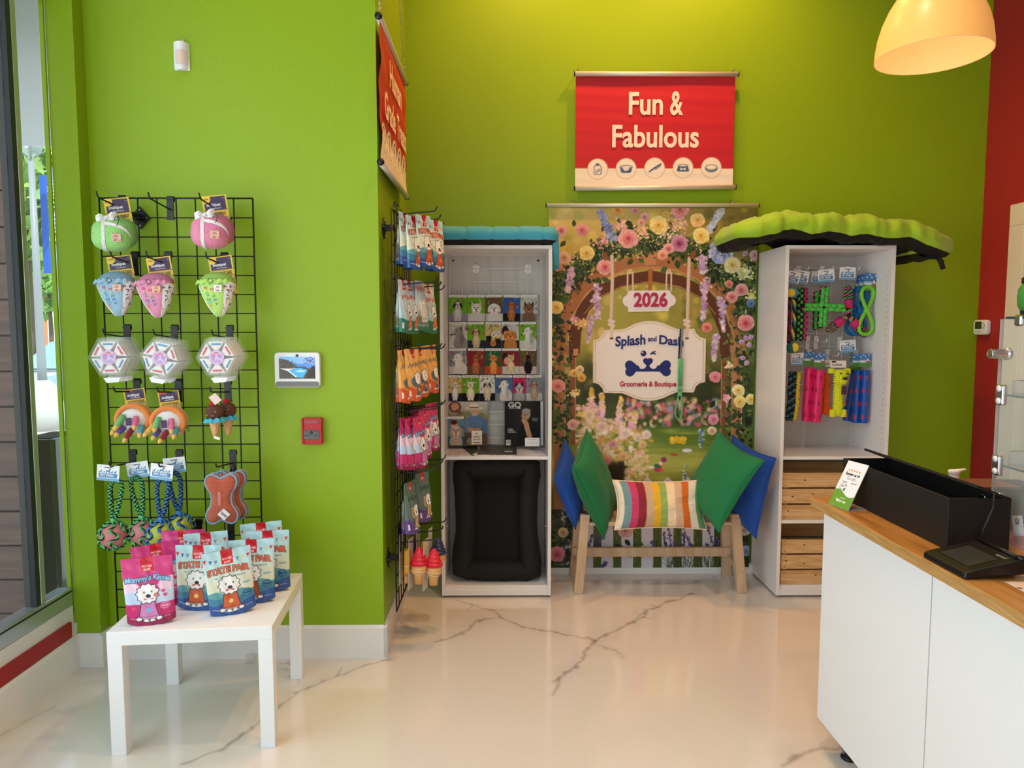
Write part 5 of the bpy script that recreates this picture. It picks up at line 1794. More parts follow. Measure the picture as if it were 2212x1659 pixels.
def gift_tag(parent, c, w, col=(240, 196, 178), rz=0.0):
    cv = Canvas(-w / 2, -w / 2, w / 2, w / 2, .0013, col)
    r5 = np.random.default_rng(2)
    for k_ in range(6):
        u = -w * .4 + k_ * w * .16; cv.poly([(u, w * .46), (u + w * .1, w * .46), (u + w * .05, w * .36)], (90, 60, 64))
    cv.words('HAPPY', 0, w * .16, w * .42, w * .12, (110, 56, 60), .02); cv.words('BIRTHDAY', 0, w * .0, w * .6, w * .12, (110, 56, 60), .02)
    for i in range(14):
        u = r5.uniform(-w * .45, w * .45); v = r5.uniform(-w * .46, -w * .3); cv.line([(u, v), (u + .003, v + .003)], .0012, (120, 70, 70))
    cv.line([(-w * .4, -w * .18), (w * .2, -w * .18)], .0007, (170, 120, 110))
    cy, sy = math.cos(rz), math.sin(rz)
    cv.build('gift_tag', lambda U, V: np.stack([c[0] + U * cy, c[1] + U * sy, c[2] + V], -1), m_card, parent)


m_ribbon = mat('white_printed_ribbon', (240, 232, 232), rough=.5, var=.35, vscale=260)


def present(label, col, loc, rz, bow):
    t = thing('birthday_present_toy', label, 'dog toy', loc, (0, 0, RAD(rz)), group='birthday present toys on the wire rack')
    m = mat('foil_' + label.split()[0], col, rough=.32, bump=.5, bscale=120, sheen=.3)
    mc = mat('felt_' + label.split()[0], [v * .82 for v in col], rough=.8)
    A = (.074, .056, .062)
    sq_ = lambda p: Vector([math.copysign(abs(v) ** .74, v) for v in p]) * (1 + .02 * noise.noise(p * 3)) * (1 - .06 * p[2] * (p[2] < 0))
    MB().ball((0, 0, 0), A, 36, 24, sq_).build('plush_body', m, t)
    MB().ball((.016, .012, .012), (A[0] * .98, A[1] * .98, A[2] * .96), 24, 16, sq_).build('side_panel', mc, t)

    def band(th0, ph, w):
        def f(a, b):
            th_ = -1.75 + 3.5 * a
            p = Vector((math.sin(ph) * 0 + (b - .5) * w, -math.cos(th_), math.sin(th_)))
            q = Vector((0, p.y, p.z)); q = sq_(Vector((ph, p.y, p.z)).normalized())
            return (q.x * A[0] * 1.03 + (b - .5) * w, q.y * A[1] * 1.03, q.z * A[2] * 1.03)
        return f
    MB().surf(band(0, -.16, .013), 26, 3).build('ribbon', m_ribbon, t)
    MB().surf(lambda a, b: (lambda q: (q.x * A[0] * 1.05, q.y * A[1] * 1.05 + 0, q.z * A[2] * 1.05 + (b - .5) * .013))(sq_(Vector((math.sin(-.1 + a * 1.7), -math.cos(-.1 + a * 1.7), .62 - a * .9)).normalized())), 22, 3).build('ribbon', m_ribbon, t)
    for s in (-1, 1):
        MB().surf(lambda a, b: (bow[0] + s * (.004 + .034 * a), bow[1] - .01 * math.sin(a * 3) + .004 * math.sin(b * 6), bow[2] + (b - .5) * (.008 + .026 * math.sin(min(1, a * 1.2) * 2.2)) + s * .008 * a), 10, 6).build('bow_loop', m_ribbon, t)
        MB().surf(lambda a, b: (bow[0] + s * .022 * a, bow[1] - .014 * a, bow[2] - .034 * a + (b - .5) * .004 + (b - .5) * .012 * s), 8, 4).build('bow_tail', m_ribbon, t)
    MB().ball(bow, (.008, .008, .009)).build('bow_knot', m_ribbon, t)
    gift_tag(t, (.03, -.069, -.016), .033, rz=.25)
    MB().tube([(.02, -.045, .056), (.028, -.05, .068), (.036, -.05, .07), (.04, -.052, .058), (.036, -.054, .044), (.032, -.06, .03)], .0012, 6).build('cord_loop', m_loop, t)
    card_mesh(t, .096, .175, 'BIRTHDAY PRESENT', tilt=RAD(8), loc=(.006, .045, .156))
    return t


def at(px, py, Y=2.93):
    return P(px, py, Y)


present('green shiny birthday present plush toy with a white printed bow', (150, 214, 118), at(243, 508), 14, (-.012, -.03, .066))
present('pink shiny birthday present plush toy with a white printed bow', (222, 128, 160), at(455, 502), 10, (-.014, -.03, .066))


def cake(label, col, tagcol, loc, rz):
    t = thing('birthday_cake_toy', label, 'dog toy', loc, (0, 0, RAD(rz)), group='cake slice toys on the wire rack')
    m = mat('satin_' + label.split()[0], col, rough=.3, bump=.25, bscale=60, sheen=.3)
    # wedge: wide rounded top, point at the bottom
    def sect(v, th_, g=1.0):
        w = float(np.interp(v, [0, .06, .3, .6, .88, 1], [.006, .018, .042, .060, .071, .062])) * g
        d = min(.046 * (.45 + .55 * math.sin(min(1, v * 1.3) * math.pi / 2)), w) * g
        cx = .010 * (1 - v)
        x = cx + w * math.copysign(abs(math.cos(th_)) ** .85, math.cos(th_)); y = d * math.copysign(abs(math.sin(th_)) ** .9, math.sin(th_))
        return (x, y, -.088 + v * .150 + .003 * noise.noise((x * 40, y * 40, v * 4)))
    MB().surf(lambda a, b: sect(a, b * 2 * math.pi), 26, 44, wrap_v=True).build('plush_body', m, t)
    MB().ball((.002, .008, .056), (.068, .046, .040), 28, 14).build('top_crust', mat('felt_' + label.split()[0] + '_top', [v * .82 for v in col], rough=.75), t)

    def ruf(a, b):
        th_ = RAD(-172 + 128 * a)
        p = sect(.93, th_)
        return (p[0] * (1.02 + .14 * b) - .006 * (1 - a), p[1] * (1.04 + .20 * b), .064 - .017 * b + .0035 * math.sin(a * 40 + 1) - .006 * (1 - a))
    MB().surf(ruf, 60, 5).build('icing_ruffle', m, t)
    cv = Canvas(0, 0, 1, 1, .014, (240, 236, 236))
    r5 = np.random.default_rng(3)
    for i in range(90):
        u, v = r5.uniform(0, 1, 2); a = r5.uniform(0, 3)
        cv.line([(u, v), (u + .08 * math.cos(a), v + .05 * math.sin(a))], .03, [(206, 80, 100), (80, 90, 150), (70, 60, 80), (230, 170, 90)][i % 4])

    def side(U, V):
        out = np.zeros(U.shape + (3,))
        for i in range(U.shape[0]):
            for j in range(U.shape[1]):
                v = V[i, j]; th0 = -62 + 8 * (1 - v)
                out[i, j] = sect(v * .94, RAD(th0 + (70 - th0) * U[i, j]), 1.025)
        return out
    cv.build('printed_side', side, m_card, t)
    MB().tube([sect(.90 - .88 * i / 11, RAD(183), 1.0) for i in range(12)], .0042, 6).build('white_seam', mat('card_white', (232, 230, 226)), t)
    cols = [(206, 70, 90), (230, 190, 60), (80, 170, 110), (70, 120, 190), (60, 60, 120), (60, 160, 160), (214, 90, 60), (226, 110, 60)]
    for s_, x0, zt in (('HAPPY', -.006, .028), ('BIRTHDAY', -.030, .034)):
        for i, chx in enumerate(s_):
            zc = zt - i * (.0145 if s_ == 'HAPPY' else .0118); xc = x0 + i * (.0042 if s_ == 'HAPPY' else .0030)
            T = place(chx, xc, zc - .011, .011 if chx != 'I' else .003, .0105, .02)
            MB().tris(T, -.0485 + .010 * max(0, -zc) / .09).build('lettering', mat('thread_%d' % (i % 8), cols[i % 8], rough=.6), t, recalc=False)
    gift_tag(t, (.022, -.056, .026), .029, tagcol, rz=.15)
    MB().tube([(-.012, -.05, .066), (-.018, -.056, .052), (-.006, -.058, .046), (.004, -.056, .054), (-.004, -.052, .066)], .0012, 6).build('cord_loop', m_loop, t)
    card_mesh(t, .096, .160, 'BIRTHDAY CAKE', tilt=RAD(8), loc=(-.002, .052, .163))
    return t


cake('blue satin cake slice plush toy hanging at the left', (150, 190, 214), (240, 196, 172), at(251, 637), 10)
cake('pink satin cake slice plush toy hanging next to the blue one', (224, 140, 176), (240, 190, 150), at(336, 640), 8)
cake('green satin cake slice plush toy at the right of the rack', (176, 220, 106), (244, 236, 236), at(469, 638), 4)

# hexagonal clear packs of iced treats
m_clear = mat('clear_pack_plastic', (240, 244, 242), rough=.05, spec=.9, alpha=.16)
m_icing = mat('white_icing', (238, 232, 230), rough=.5)
m_blue_i = mat('blue_icing', (96, 160, 208), rough=.45); m_red_i = mat('red_icing', (220, 92, 110), rough=.45)


def hexpts(r, rot=0, n=6):
    return [(r * math.cos(RAD(60 * i + rot)), r * math.sin(RAD(60 * i + rot))) for i in range(n)]


def hexpack(label):
    t = thing('hexagonal_treat_pack', label, 'treat pack', (0, 0, 0), group='hexagonal treat packs on the wire rack')
    R = .086
    mb = MB()
    H = hexpts(R, 0); H2 = hexpts(R * .90, 0)
    n = 6
    vs = [(x, -.002, z * 1.08) for x, z in H] + [(x, -.016, z * 1.08) for x, z in H2] + [(x, .003, z * 1.08) for x, z in H]
    mb._add(vs, [tuple(range(6, 12))] + [(i, (i + 1) % n, 6 + (i + 1) % n, 6 + i) for i in range(n)] + [(12 + i, 12 + (i + 1) % n, (i + 1) % n, i) for i in range(n)], False)
    mb.build('clear_shell', m_clear, t, bevel=.003)
    for i in range(6):
        a0, a1 = RAD(60 * i + 2.5), RAD(60 * i + 57.5)
        q = [(.015 * math.cos((a0 + a1) / 2), .015 * math.sin((a0 + a1) / 2)), (.069 * math.cos(a0), .072 * math.sin(a0)), (.069 * math.cos(a1), .072 * math.sin(a1))]
        w_ = MB().prism(q, -.0125, .0005, 'xz').build('iced_treat', m_icing, t, bevel=.003)
        mid = ((q[1][0] + q[2][0]) / 2 * .84, (q[1][1] + q[2][1]) / 2 * .84); d = Vector((q[2][0] - q[1][0], 0, q[2][1] - q[1][1])).normalized()
        MB().tube([Vector((mid[0], -.0125, mid[1])) + d * (-.018 + .036 * k_ / 12) for k_ in range(13)], [.0046 if k_ % 2 else .0036 for k_ in range(13)], 8).build('piped_icing', m_blue_i if i % 2 else m_red_i, w_)
    cv = Canvas(-.031, -.031, .031, .031, .0013, (216, 190, 226))
    r5 = np.random.default_rng(6)
    for i in range(70):
        cv.ell(*r5.uniform(-.03, .03, 2), .0009, .0009, [(120, 80, 150), (200, 90, 130), (90, 90, 180)][i % 3])
    cv.line([(-.008, .020), (-.003, .016), (0, .021), (.004, .016), (.008, .020)], .003, (190, 90, 60))
    for s_, x, y, w_, c in (('Happy', -.011, .008, .018, (214, 70, 110)), ('Bark', -.012, 0, .014, (110, 120, 200)), ('Day', -.012, -.008, .012, (214, 70, 110)), ('Bonne', .012, .008, .018, (214, 90, 130)), ('Fete', .013, 0, .013, (110, 120, 200))):
        cv.words(s_, x, y, w_, .007, c, .035)
    for k_ in range(3):
        cv.line([(-.017, -.013 - k_ * .004), (.017, -.013 - k_ * .004)], .0012, (130, 110, 170))
    cv.build('round_sticker', XZ(-.0170), m_card, t, mask=lambda U, V: U * U + V * V < .0305 ** 2)
    MB().prism([(-.03, -.084), (.034, -.084), (.028, -.102), (-.018, -.104)], -.004, -.003, 'xz').build('hang_tab', mat('frosted_white', (240, 240, 240), rough=.4), t)
    return t


hp = hexpack('left stack of hexagonal treat packs, frontmost clear pack')
hp0 = dict(left=(238, 771), middle=(348, 773), right=(470, 771))
first_hp = True
for nm, (px, py) in hp0.items():
    c = at(px, py, 2.895)
    for i in range(6):
        lab = f'{nm} stack of hexagonal treat packs, ' + ['frontmost clear pack', 'second clear pack from the front', 'third clear pack from the front', 'fourth clear pack from the front', 'fifth clear pack from the front', 'rearmost clear pack against the rack'][i]
        if first_hp:
            o = hp; first_hp = False
        else:
            o = dup(hp, lab)
        o.location = (c.x + .001 * (i % 2), c.y + i * .0215, c.z + .0012 * ((i * 7) % 3 - 1))
        o.rotation_euler = (0, RAD([0, 14, 0][['left', 'middle', 'right'].index(nm)] + (i % 3 - 1) * 1.2), RAD(6))


def rainbow(label, loc, rz, seed):
    t = thing('rainbow_plush_toy', label, 'dog toy', loc, (0, 0, RAD(rz)), group='rainbow plush toys on the wire rack')
    fz = dict(rough=.95, bump=.6, bscale=220, sheen=.4)
    my = mat('yellow_plush', (240, 190, 96), **fz); mo = mat('orange_plush', (240, 140, 62), **fz); mw = mat('white_plush', (238, 234, 236), **fz)
    cy = .0
    MB().ball((0.006, .012, 0), (.070, .046, .068), 36, 20).build('plush_body', my, t)
    MB().tube([(.004 + .060 * math.cos(a), -.022, .0 + .058 * math.sin(a)) for a in [RAD(-40 + 250 * i / 24) for i in range(25)]], .0105, 10).build('orange_band', mo, t)
    MB().ball((0.002, -.012, -.004), (.056, .026, .054), 30, 16).build('white_face', mw, t)
    LG = [((108, 190, 116), (-.026, .020), (-.042, -.012)), ((226, 176, 60), (-.040, -.008), (-.064, -.040)), ((86, 76, 170), (-.028, -.030), (-.046, -.048)), ((150, 22, 40), (.004, -.036), (-.018, -.066)), ((232, 112, 160), (.020, .012), (.024, -.024)), ((66, 166, 180), (.040, -.026), (.034, -.052))]
    rn = random.Random(seed)
    for c, a, b in LG:
        A_ = Vector((a[0], -.034, a[1])); B_ = Vector((b[0] + rn.uniform(-.006, .006), -.058, b[1] - rn.uniform(0, .012)))
        o = MB().tube([A_, A_ * .65 + B_ * .35, A_ * .3 + B_ * .7, B_], [.011, .0125, .0115, .009], 12).build('leg', mat('plush_%d_%d_%d' % c, c, **fz), t)
        d = (B_ - A_).normalized()
        MB().tube([B_ - d * .002, B_ + d * .008, B_ + d * .017], [.010, .0085, .002], 10).build('toe', my, o)
    MB().box((-.012, -.060, -.02), (.010, -.059, .012)).build('small_tag', mat('purple_card', PUR, rough=.5), t)
    MB().tube([(.066, 0, -.02), (.08, -.004, -.03), (.084, -.004, -.042), (.076, -.002, -.044), (.066, 0, -.026)], .0012, 6).build('cord_loop', m_loop, t)
    card_mesh(t, .082, .120, "LOOK WHO'S TALKING", tilt=RAD(7), loc=(-.008, .05, .120), squeak=False)
    return t


rainbow('rainbow plush toy with dangling coloured legs, the left one of two', at(288, 905), 12, 1)
rainbow('rainbow plush toy with dangling coloured legs, the right one of two', at(363, 910), 12, 2)


def cone(label, loc, rz, tagged):
    t = thing('ice_cream_toy', label, 'dog toy', loc, (0, 0, RAD(rz)), group='ice cream plush toys on the wire rack')
    MB().tube([(0, 0, -.072), (0, 0, -.068), (0, 0, 0), (0, 0, .006)], [.004, .008, .024, .022], 20).build('waffle_cone', mat('waffle_plush', (226, 172, 122), rough=.9, bump=.6, bscale=160), t)
    MB().ball((0, 0, .036), (.036, .034, .034), 24, 14).build('chocolate_scoop', mat('chocolate_plush', (92, 54, 40), rough=.8, bump=.3, bscale=150), t)
    for i, (x, z, c) in enumerate(((-.020, .026, (240, 200, 90)), (.006, .024, (240, 130, 90)), (-.004, .044, (130, 90, 180)), (.016, .040, (240, 190, 120)), (-.014, .052, (230, 120, 150)))):
        yv = -.034 * math.sqrt(max(0, 1 - (x / .036) ** 2 - ((z - .036) / .034) ** 2)) - .001
        MB().tube([(x - .003, yv, z - .001), (x + .003, yv, z + .002)], .0013, 6).build('sprinkle', mat('sprinkle_%d' % i, c), t)
    MB().surf(lambda a, b: ((.030 + .012 * b + .004 * math.sin(a * 44)) * math.cos(a * 2 * math.pi), (.030 + .012 * b + .004 * math.sin(a * 44)) * math.sin(a * 2 * math.pi), .012 - .016 * b + .003 * math.cos(a * 44)), 88, 4, wrap_u=True).build('blue_ruffle', mat('turquoise_felt', (70, 178, 206), rough=.8), t)
    MB().ball((-.004, -.004, .072), .013, 14, 8).build('cherry', mat('red_plush', (190, 24, 36), rough=.8), t)
    if tagged:
        MB()._add([(-.01, -.030, .10), (.014, -.026, .068), (.040, -.022, .088), (.016, -.026, .118)], [(0, 1, 2, 3)], False).build('price_tag', mat('pinkish_card', (238, 206, 200), rough=.5), t, recalc=False)
        MB()._add([(.004, -.02, -.060), (.026, -.02, -.066), (.026, -.02, -.078), (.002, -.02, -.070)], [(0, 1, 2, 3)], False).build('fabric_label', mat('card_white', (232, 230, 226)), t, recalc=False)
        MB().tube([(.005, -.005, .08), (-.01, -.01, .11), (.0, -.0, .135), (.02, 0, .13), (.016, -.01, .10)], .0008, 5).build('clear_thread', m_clear, t)
    return t


cone('front ice cream cone plush toy with red cherry and white tag', at(464, 909, 2.915), 0, True)
cone('ice cream cone plush toy behind the one with the cherry tag', at(492, 904, 2.98), 0, False)


def rope(parent, path, R, turns, mats_, name='rope', r=None, seg=6, sub=6):
    """plaited rope: one part per colour"""
    path = [Vector(p) for p in path]
    # resample
    pts = []
    for i in range(len(path) - 1):
        a = path[max(i - 1, 0)]; b = path[i]; c = path[i + 1]; d = path[min(i + 2, len(path) - 1)]
        for k_ in range(sub):
            s = k_ / sub
            pts.append(.5 * ((2 * b) + (c - a) * s + (2 * a - 5 * b + 4 * c - d) * s * s + (-a + 3 * b - 3 * c + d) * s ** 3))
    pts.append(path[-1])
    n = len(pts); k = len(mats_)
    prev = None; fr = []
    for i in range(n):
        t = (pts[min(i + 1, n - 1)] - pts[max(i - 1, 0)]).normalized()
        if prev is None:
            a = Vector((0, 1, 0)) if abs(t.y) < .9 else Vector((1, 0, 0)); s = t.cross(a).normalized()
        else:
            s = (prev - t * prev.dot(t)).normalized()
        prev = s; fr.append((s, t.cross(s)))
    done = {}
    for j, m in enumerate(mats_):
        mb = done.setdefault(m.name, (MB(), m))[0]
        q = []
        for i in range(n):
            an = 2 * math.pi * (turns * i / (n - 1) + j / k)
            q.append(pts[i] + (fr[i][0] * math.cos(an) + fr[i][1] * math.sin(an)) * R * .55)
        mb.tube(q, r or R * .62, seg)
    out = None
    for mb, m in done.values():
        out = mb.build(name, m, parent)
    return out


m_rgreen = mat('green_cord', (92, 190, 118), rough=.7); m_rblue = mat('blue_cord', (62, 130, 200), rough=.7); m_rblack = mat('black_braid', (20, 22, 24), rough=.75)
m_rpink = mat('pink_cord', (226, 60, 130), rough=.7); m_ryel = mat('yellow_cord', (226, 196, 50), rough=.7); m_rteal = mat('teal_cord', (40, 120, 140), rough=.7)


def park_card(parent, c, w=.088, h=.064, tilt=0.0, ry=0.0, name='header_card'):
    cv = Canvas(-w / 2, -h / 2, w / 2, h / 2, .0013, (240, 240, 242))
    cv.rect(-w, -h / 2, w, -h * .34, (110, 166, 206))
    B = (78, 132, 182)
    cv.poly([(-w * .40, -h * .30), (w * .40, -h * .30), (w * .42, -h * .04), (-w * .42, -h * .04)], B)
    cv.words('PET PARK', -w * .03, -h * .24, w * .62, h * .17, (244, 246, 250), .02)
    for x, s in ((-.34, .8), (-.18, .6), (.0, 1.25), (.16, .7), (.31, .8)):
        X = x * w; S = s * h * .16; Z = -h * .03
        cv.poly([(X - S * .7, Z), (X - S * .6, Z + S * .9), (X + S * .2, Z + S), (X + S * .4, Z + S * 1.6), (X + S * .9, Z + S * 1.4), (X + S * .6, Z + S * .9), (X + S * .5, Z), (X + S * .3, Z), (X + S * .2, Z + S * .5), (X - S * .3, Z + S * .5), (X - S * .4, Z)], B)
    cv.line([(-w * .14, h * .34), (w * .14, h * .34)], .005, (120, 120, 124))
    cv.line([(-w * .42, h * .38), (-w * .22, h * .38)], .001, (180, 180, 184))
    ct_, st_ = math.cos(tilt), math.sin(tilt); cy, sy = math.cos(ry), math.sin(ry)

    def fn(U, V):
        x = U * ct_ - V * st_; z = U * st_ + V * ct_
        return np.stack([c[0] + x * cy, c[1] + x * sy, c[2] + z], -1)
    return cv.build(name, fn, m_card, parent)


def ropeball(label, loc, cord, ball_m, card_dx, tilt, lean=0.0, cy=0.0, group='rope ball toys on the wire rack'):
    t = thing('rope_ball_toy', label, 'dog toy', loc, group=group)
    R = .054
    MB().ball((0, 0, 0), R, 28, 18).build('rubber_ball', ball_m, t)
    net = [cord, m_rblack, cord]
    for j in range(6):
        path = []
        for i in range(13):
            th_ = math.pi * (i + .4) / 13; a = 2 * math.pi * j / 6 + (.26 if (i % 4) in (1, 2) else -.26) * math.sin(th_)
            path.append(Vector((math.sin(th_) * math.cos(a), math.sin(th_) * math.sin(a), math.cos(th_))) * (R + .004))
        rope(t, path, .0055, 7, net, 'net_cord', sub=3, seg=5)
    top = Vector((lean * .2, 0, R + .012))
    MB().ball(top, (.013, .012, .012), 12, 8).build('knot', cord, t)
    hh = .17
    path = [top, top + Vector((-.012 + lean * .3, 0, .04)), top + Vector((-.022 + lean * .7, 0, .10)), top + Vector((-.022 + lean, 0, hh - .02)), top + Vector((0 + lean, 0, hh)), top + Vector((.022 + lean, 0, hh - .025)), top + Vector((.020 + lean * .7, 0, .10)), top + Vector((.012 + lean * .3, 0, .04)), top]
    rope(t, path, .0092, 17, [cord, m_rblack, cord, m_rblack], 'handle_cord', sub=7)
    park_card(t, (lean + card_dx, cy, R + hh + .042), .092, .066, tilt)
    return t


m_bpink = mat('pink_rubber', (206, 120, 120), rough=.3); m_bchartr = mat('yellow_green_rubber', (176, 180, 60), rough=.3)
ropeball('green and black rope toy holding a pink ball, front left on its hook', at(245, 1157, 2.90), m_rgreen, m_bpink, -.022, RAD(-5), .018, -.012)
ropeball('green and black rope toy holding a pink ball, behind and right of its twin', at(309, 1150, 2.945), m_rgreen, m_bpink, .002, RAD(8), -.016, .006)
ropeball('blue and black rope toy holding a yellow ball, front of the two blue ones', at(348, 1155, 2.90), m_rblue, m_bchartr, 0.004, RAD(-7), .014, -.012)
ropeball('blue and black rope toy holding a yellow ball, behind its blue twin', at(389, 1140, 2.95), m_rblue, m_bchartr, -.004, RAD(6), -.012, .006)


def bone_outline(w, h, n=6):
    Q = [(0, .84), (.28, .93), (.60, 1.0), (.90, .90), (1.0, .68), (.90, .47), (.70, .28), (.62, 0)]
    full = Q + [(x, -z) for x, z in Q[-2::-1]] + [(-x, -z) for x, z in Q[1:]] + [(-x, z) for x, z in Q[-2:0:-1]]
    out = []; m = len(full)
    for i in range(m):
        a, b, c, d = [Vector(full[(i + k_) % m]) for k_ in (-1, 0, 1, 2)]
        for k_ in range(n):
            s = k_ / n
            p = .5 * ((2 * b) + (c - a) * s + (2 * a - 5 * b + 4 * c - d) * s * s + (-a + 3 * b - 3 * c + d) * s ** 3)
            out.append((p.x * w / 2, p.y * h / 2))
    return out


def bone(label, loc, rz, lab):
    t = thing('bone_plush_toy', label, 'dog toy', loc, (0, 0, RAD(rz)), group='orange bone plush toys on the wire rack')
    m = mat('orange_corduroy', (222, 96, 56), rough=.85, sheen=.3)
    if not any(n.type == 'TEX_WAVE' for n in m.node_tree.nodes):
        nt = m.node_tree; co = nt.nodes.new('ShaderNodeTexCoord'); wv = nt.nodes.new('ShaderNodeTexWave'); bp = nt.nodes.new('ShaderNodeBump')
        wv.bands_direction = 'Z'; wv.inputs['Scale'].default_value = 62; bp.inputs['Strength'].default_value = 1.0; bp.inputs['Distance'].default_value = .004
        nt.links.new(co.outputs['Object'], wv.inputs['Vector']); nt.links.new(wv.outputs['Fac'], bp.inputs['Height']); nt.links.new(bp.outputs[0], nt.nodes['Principled BSDF'].inputs['Normal'])
    O = bone_outline(.124, .205); n = len(O)
    vs = []; fs = []
    rings = [(1.0, .016), (1.0, -.016), (.86, -.026), (.6, -.032), (.3, -.034), (0.02, -.035)]
    rr = [(.5, .03)] + rings
    for f, y in rr:
        vs += [(x * f, y, z * f) for x, z in O]
    for k_ in range(len(rr) - 1):
        for i in range(n):
            fs.append((k_ * n + i, k_ * n + (i + 1) % n, (k_ + 1) * n + (i + 1) % n, (k_ + 1) * n + i))
    mb = MB(); mb._add(vs, fs); mb.build('plush_body', m, t)
    mp = mat('grey_blue_piping', (132, 166, 190), rough=.7)
    MB().tube([(x, -.018, z) for x, z in O], .0042, 8, closed=True).build('piping', mp, t)
    MB().tube([(x, .016, z) for x, z in O], .0036, 8, closed=True).build('piping', mp, t)
    cvb = Canvas(-.010, -.022, .004, .036, .0013, (214, 92, 54))
    for i in range(22):
        z_0 = -.021 + i * .0026
        cvb.line([(-.008, z_0), (-.002 + .003 * (i % 3), z_0)], .0012, (176, 156, 156))
    cvb.build('stitched_lettering', XZ(-.0365), m_card, t)
    if lab:
        MB()._add([(-.012, -.040, -.058), (.014, -.040, -.034), (.040, -.039, -.060), (.014, -.039, -.084)], [(0, 1, 2, 3)], False).build('fabric_label', mat('card_white', (232, 230, 226)), t, recalc=False)
        T = place('Zanies', 0, 0, .030, .010, .02)
        c, s = math.cos(RAD(-42)), math.sin(RAD(-42))
        MB().tris(T, 0, fn=lambda u, v: (.014 + u * c - (v - .004) * s, -.0406, -.059 + u * s + (v - .004) * c)).build('lettering', mat('maroon_ink', (110, 30, 44)), t, recalc=False)
    MB().tube([(0, -.008, .085), (-.004, -.01, .105), (.004, -.006, .125), (.012, -.004, .110), (.004, -.006, .088)], .0012, 6).build('clear_loop', m_clear, t)
    return t


bone('orange corduroy bone plush toy with white label, in front of its twin', at(481, 1076, 2.90), 6, True)
bone('orange corduroy bone plush toy half hidden behind the labelled one', at(500, 1068, 2.975), 6, False)

# ------------------------------------------------------------------ side rack with treat pouches
R2X = -.50
rk2 = wire_grid('wire_rack', 'black wire grid panel seen edge-on along the side of the green pillar', 'grid panel', (R2X, 3.19, .196), (0, 0, RAD(90)), 8, 24, .0765, .0028, m_black)
for y, z in ((3.29, 1.96), (3.29, .42), (3.72, 1.96), (3.72, .42)):
    xw = PILX0 + (PILX1 - PILX0) * (y - PIL) / (BACK - PIL)
    diamond(rk2, (y - 3.19, R2X - xw - .002, z - .196), (0, -1, 0), R2X - xw)
ROWZ = [2.016, 1.70, 1.403, 1.117, .83, .50]
RNM = ['top', 'second', 'third', 'fourth', 'fifth', 'bottom']
PNM = ['pale blue fair-themed', 'green and pale blue', 'orange', 'pink', 'green and purple']
for i, z in enumerate(ROWZ):
    for j, y in enumerate((3.26, 3.44, 3.62)):
        dup(hk0, f'black hook on the side rack in the {RNM[i]} row, ' + ['nearest the shop front', 'middle one of three', 'nearest the back wall'][j], loc=(R2X + .006, y, z + .045 - .008 * j), rot=(0, 0, RAD(90)))
g2 = 'treat pouches on the side rack'
pz = [fair, None, None, kiss, None]
pz[1] = pouch('green and pale blue treat pouch on the side rack, nearest the shop front', d_variant((206, 222, 232), (170, 206, 210), (52, 116, 92), '', (200, 60, 60), (226, 116, 70), (.03, .36)), res=.0024, seed=6, group=g2)
pz[2] = pouch('orange treat pouch on the side rack, nearest the shop front', d_variant((240, 196, 116), (236, 160, 70), (222, 92, 50), '', (84, 96, 110), (96, 118, 130), (-.03, .38)), res=.0024, seed=8, group=g2)
pz[4] = pouch('green and purple treat pouch on the side rack, nearest the shop front', d_variant((92, 124, 104), (96, 110, 116), (96, 66, 136), '', (40, 46, 50), (200, 176, 120), (-.02, .42)), res=.0024, seed=9, group=g2)
RW2 = [  # row, bottom px, bottom py, Y, rz, place
    (0, 868, 578, 3.27, 66, 'nearest the shop front'), (0, 888, 585, 3.28, 56, 'second from the shop front'), (0, 899, 578, 3.52, 60, 'deep behind the others'), (0, 911, 581, 3.33, 52, 'second from the hook tips'), (0, 934, 589, 3.40, 48, 'right at the hook tips'),
    (1, 866, 722, 3.25, 66, 'nearest the shop front'), (1, 881, 722, 3.32, 60, 'second from the shop front'), (1, 901, 719, 3.38, 245, 'turned so its back label shows'), (1, 921, 721, 3.56, 58, 'nearest the back wall'),
    (2, 866, 871, 3.25, 64, 'nearest the shop front'), (2, 886, 866, 3.29, 55, 'second from the shop front'), (2, 902, 857, 3.46, 50, 'third from the shop front'), (2, 925, 849, 3.60, 60, 'nearest the back wall'),
    (3, 867, 1015, 3.25, 66, 'nearest the shop front'), (3, 883, 1013, 3.28, 62, 'second from the shop front'), (3, 900, 1010, 3.31, 60, 'third from the shop front'), (3, 895, 985, 3.52, 62, 'hanging far back behind the others'), (3, 909, 989, 3.47, 60, 'fourth from the shop front'), (3, 926, 973, 3.60, 56, 'nearest the back wall'),
    (4, 881, 1151, 3.26, 60, 'nearest the shop front'), (4, 896, 1118, 3.50, 62, 'between the other two'), (4, 909, 1124, 3.44, 54, 'nearest the back wall')]
used2 = set()
for r_, px, py, Y, rz, pl in RW2:
    p = P(px + 6, py, Y)
    lab = f'{PNM[r_]} treat pouch hanging in the {RNM[r_]} row of the side rack, {pl}'
    lab = f'{PNM[r_]} treat pouch on the side rack, {pl}'
    o = pz[r_]
    if r_ in (1, 2, 4) and r_ not in used2:
        used2.add(r_)
    else:
        o = dup(o, lab, group=g2)
    o.location = p; o.rotation_euler = (0, RAD(random.uniform(-3, 3)), RAD(rz + 11)); o.scale = (0.74, 1.5, 1.0)

# vinyl ice cream and ice lolly toys on backing cards
m_van = mat('vinyl_cone', (226, 170, 100), rough=.4)
m_strap = mat('clear_strap', (236, 226, 210), rough=.3)


def backing(parent, c):
    MB().box((c[0] - .042, c[1] + .028, c[2] - .10), (c[0] + .042, c[1] + .029, c[2] + .14)).build('backing_card', mat('pale_card', (214, 206, 190), rough=.5), parent)


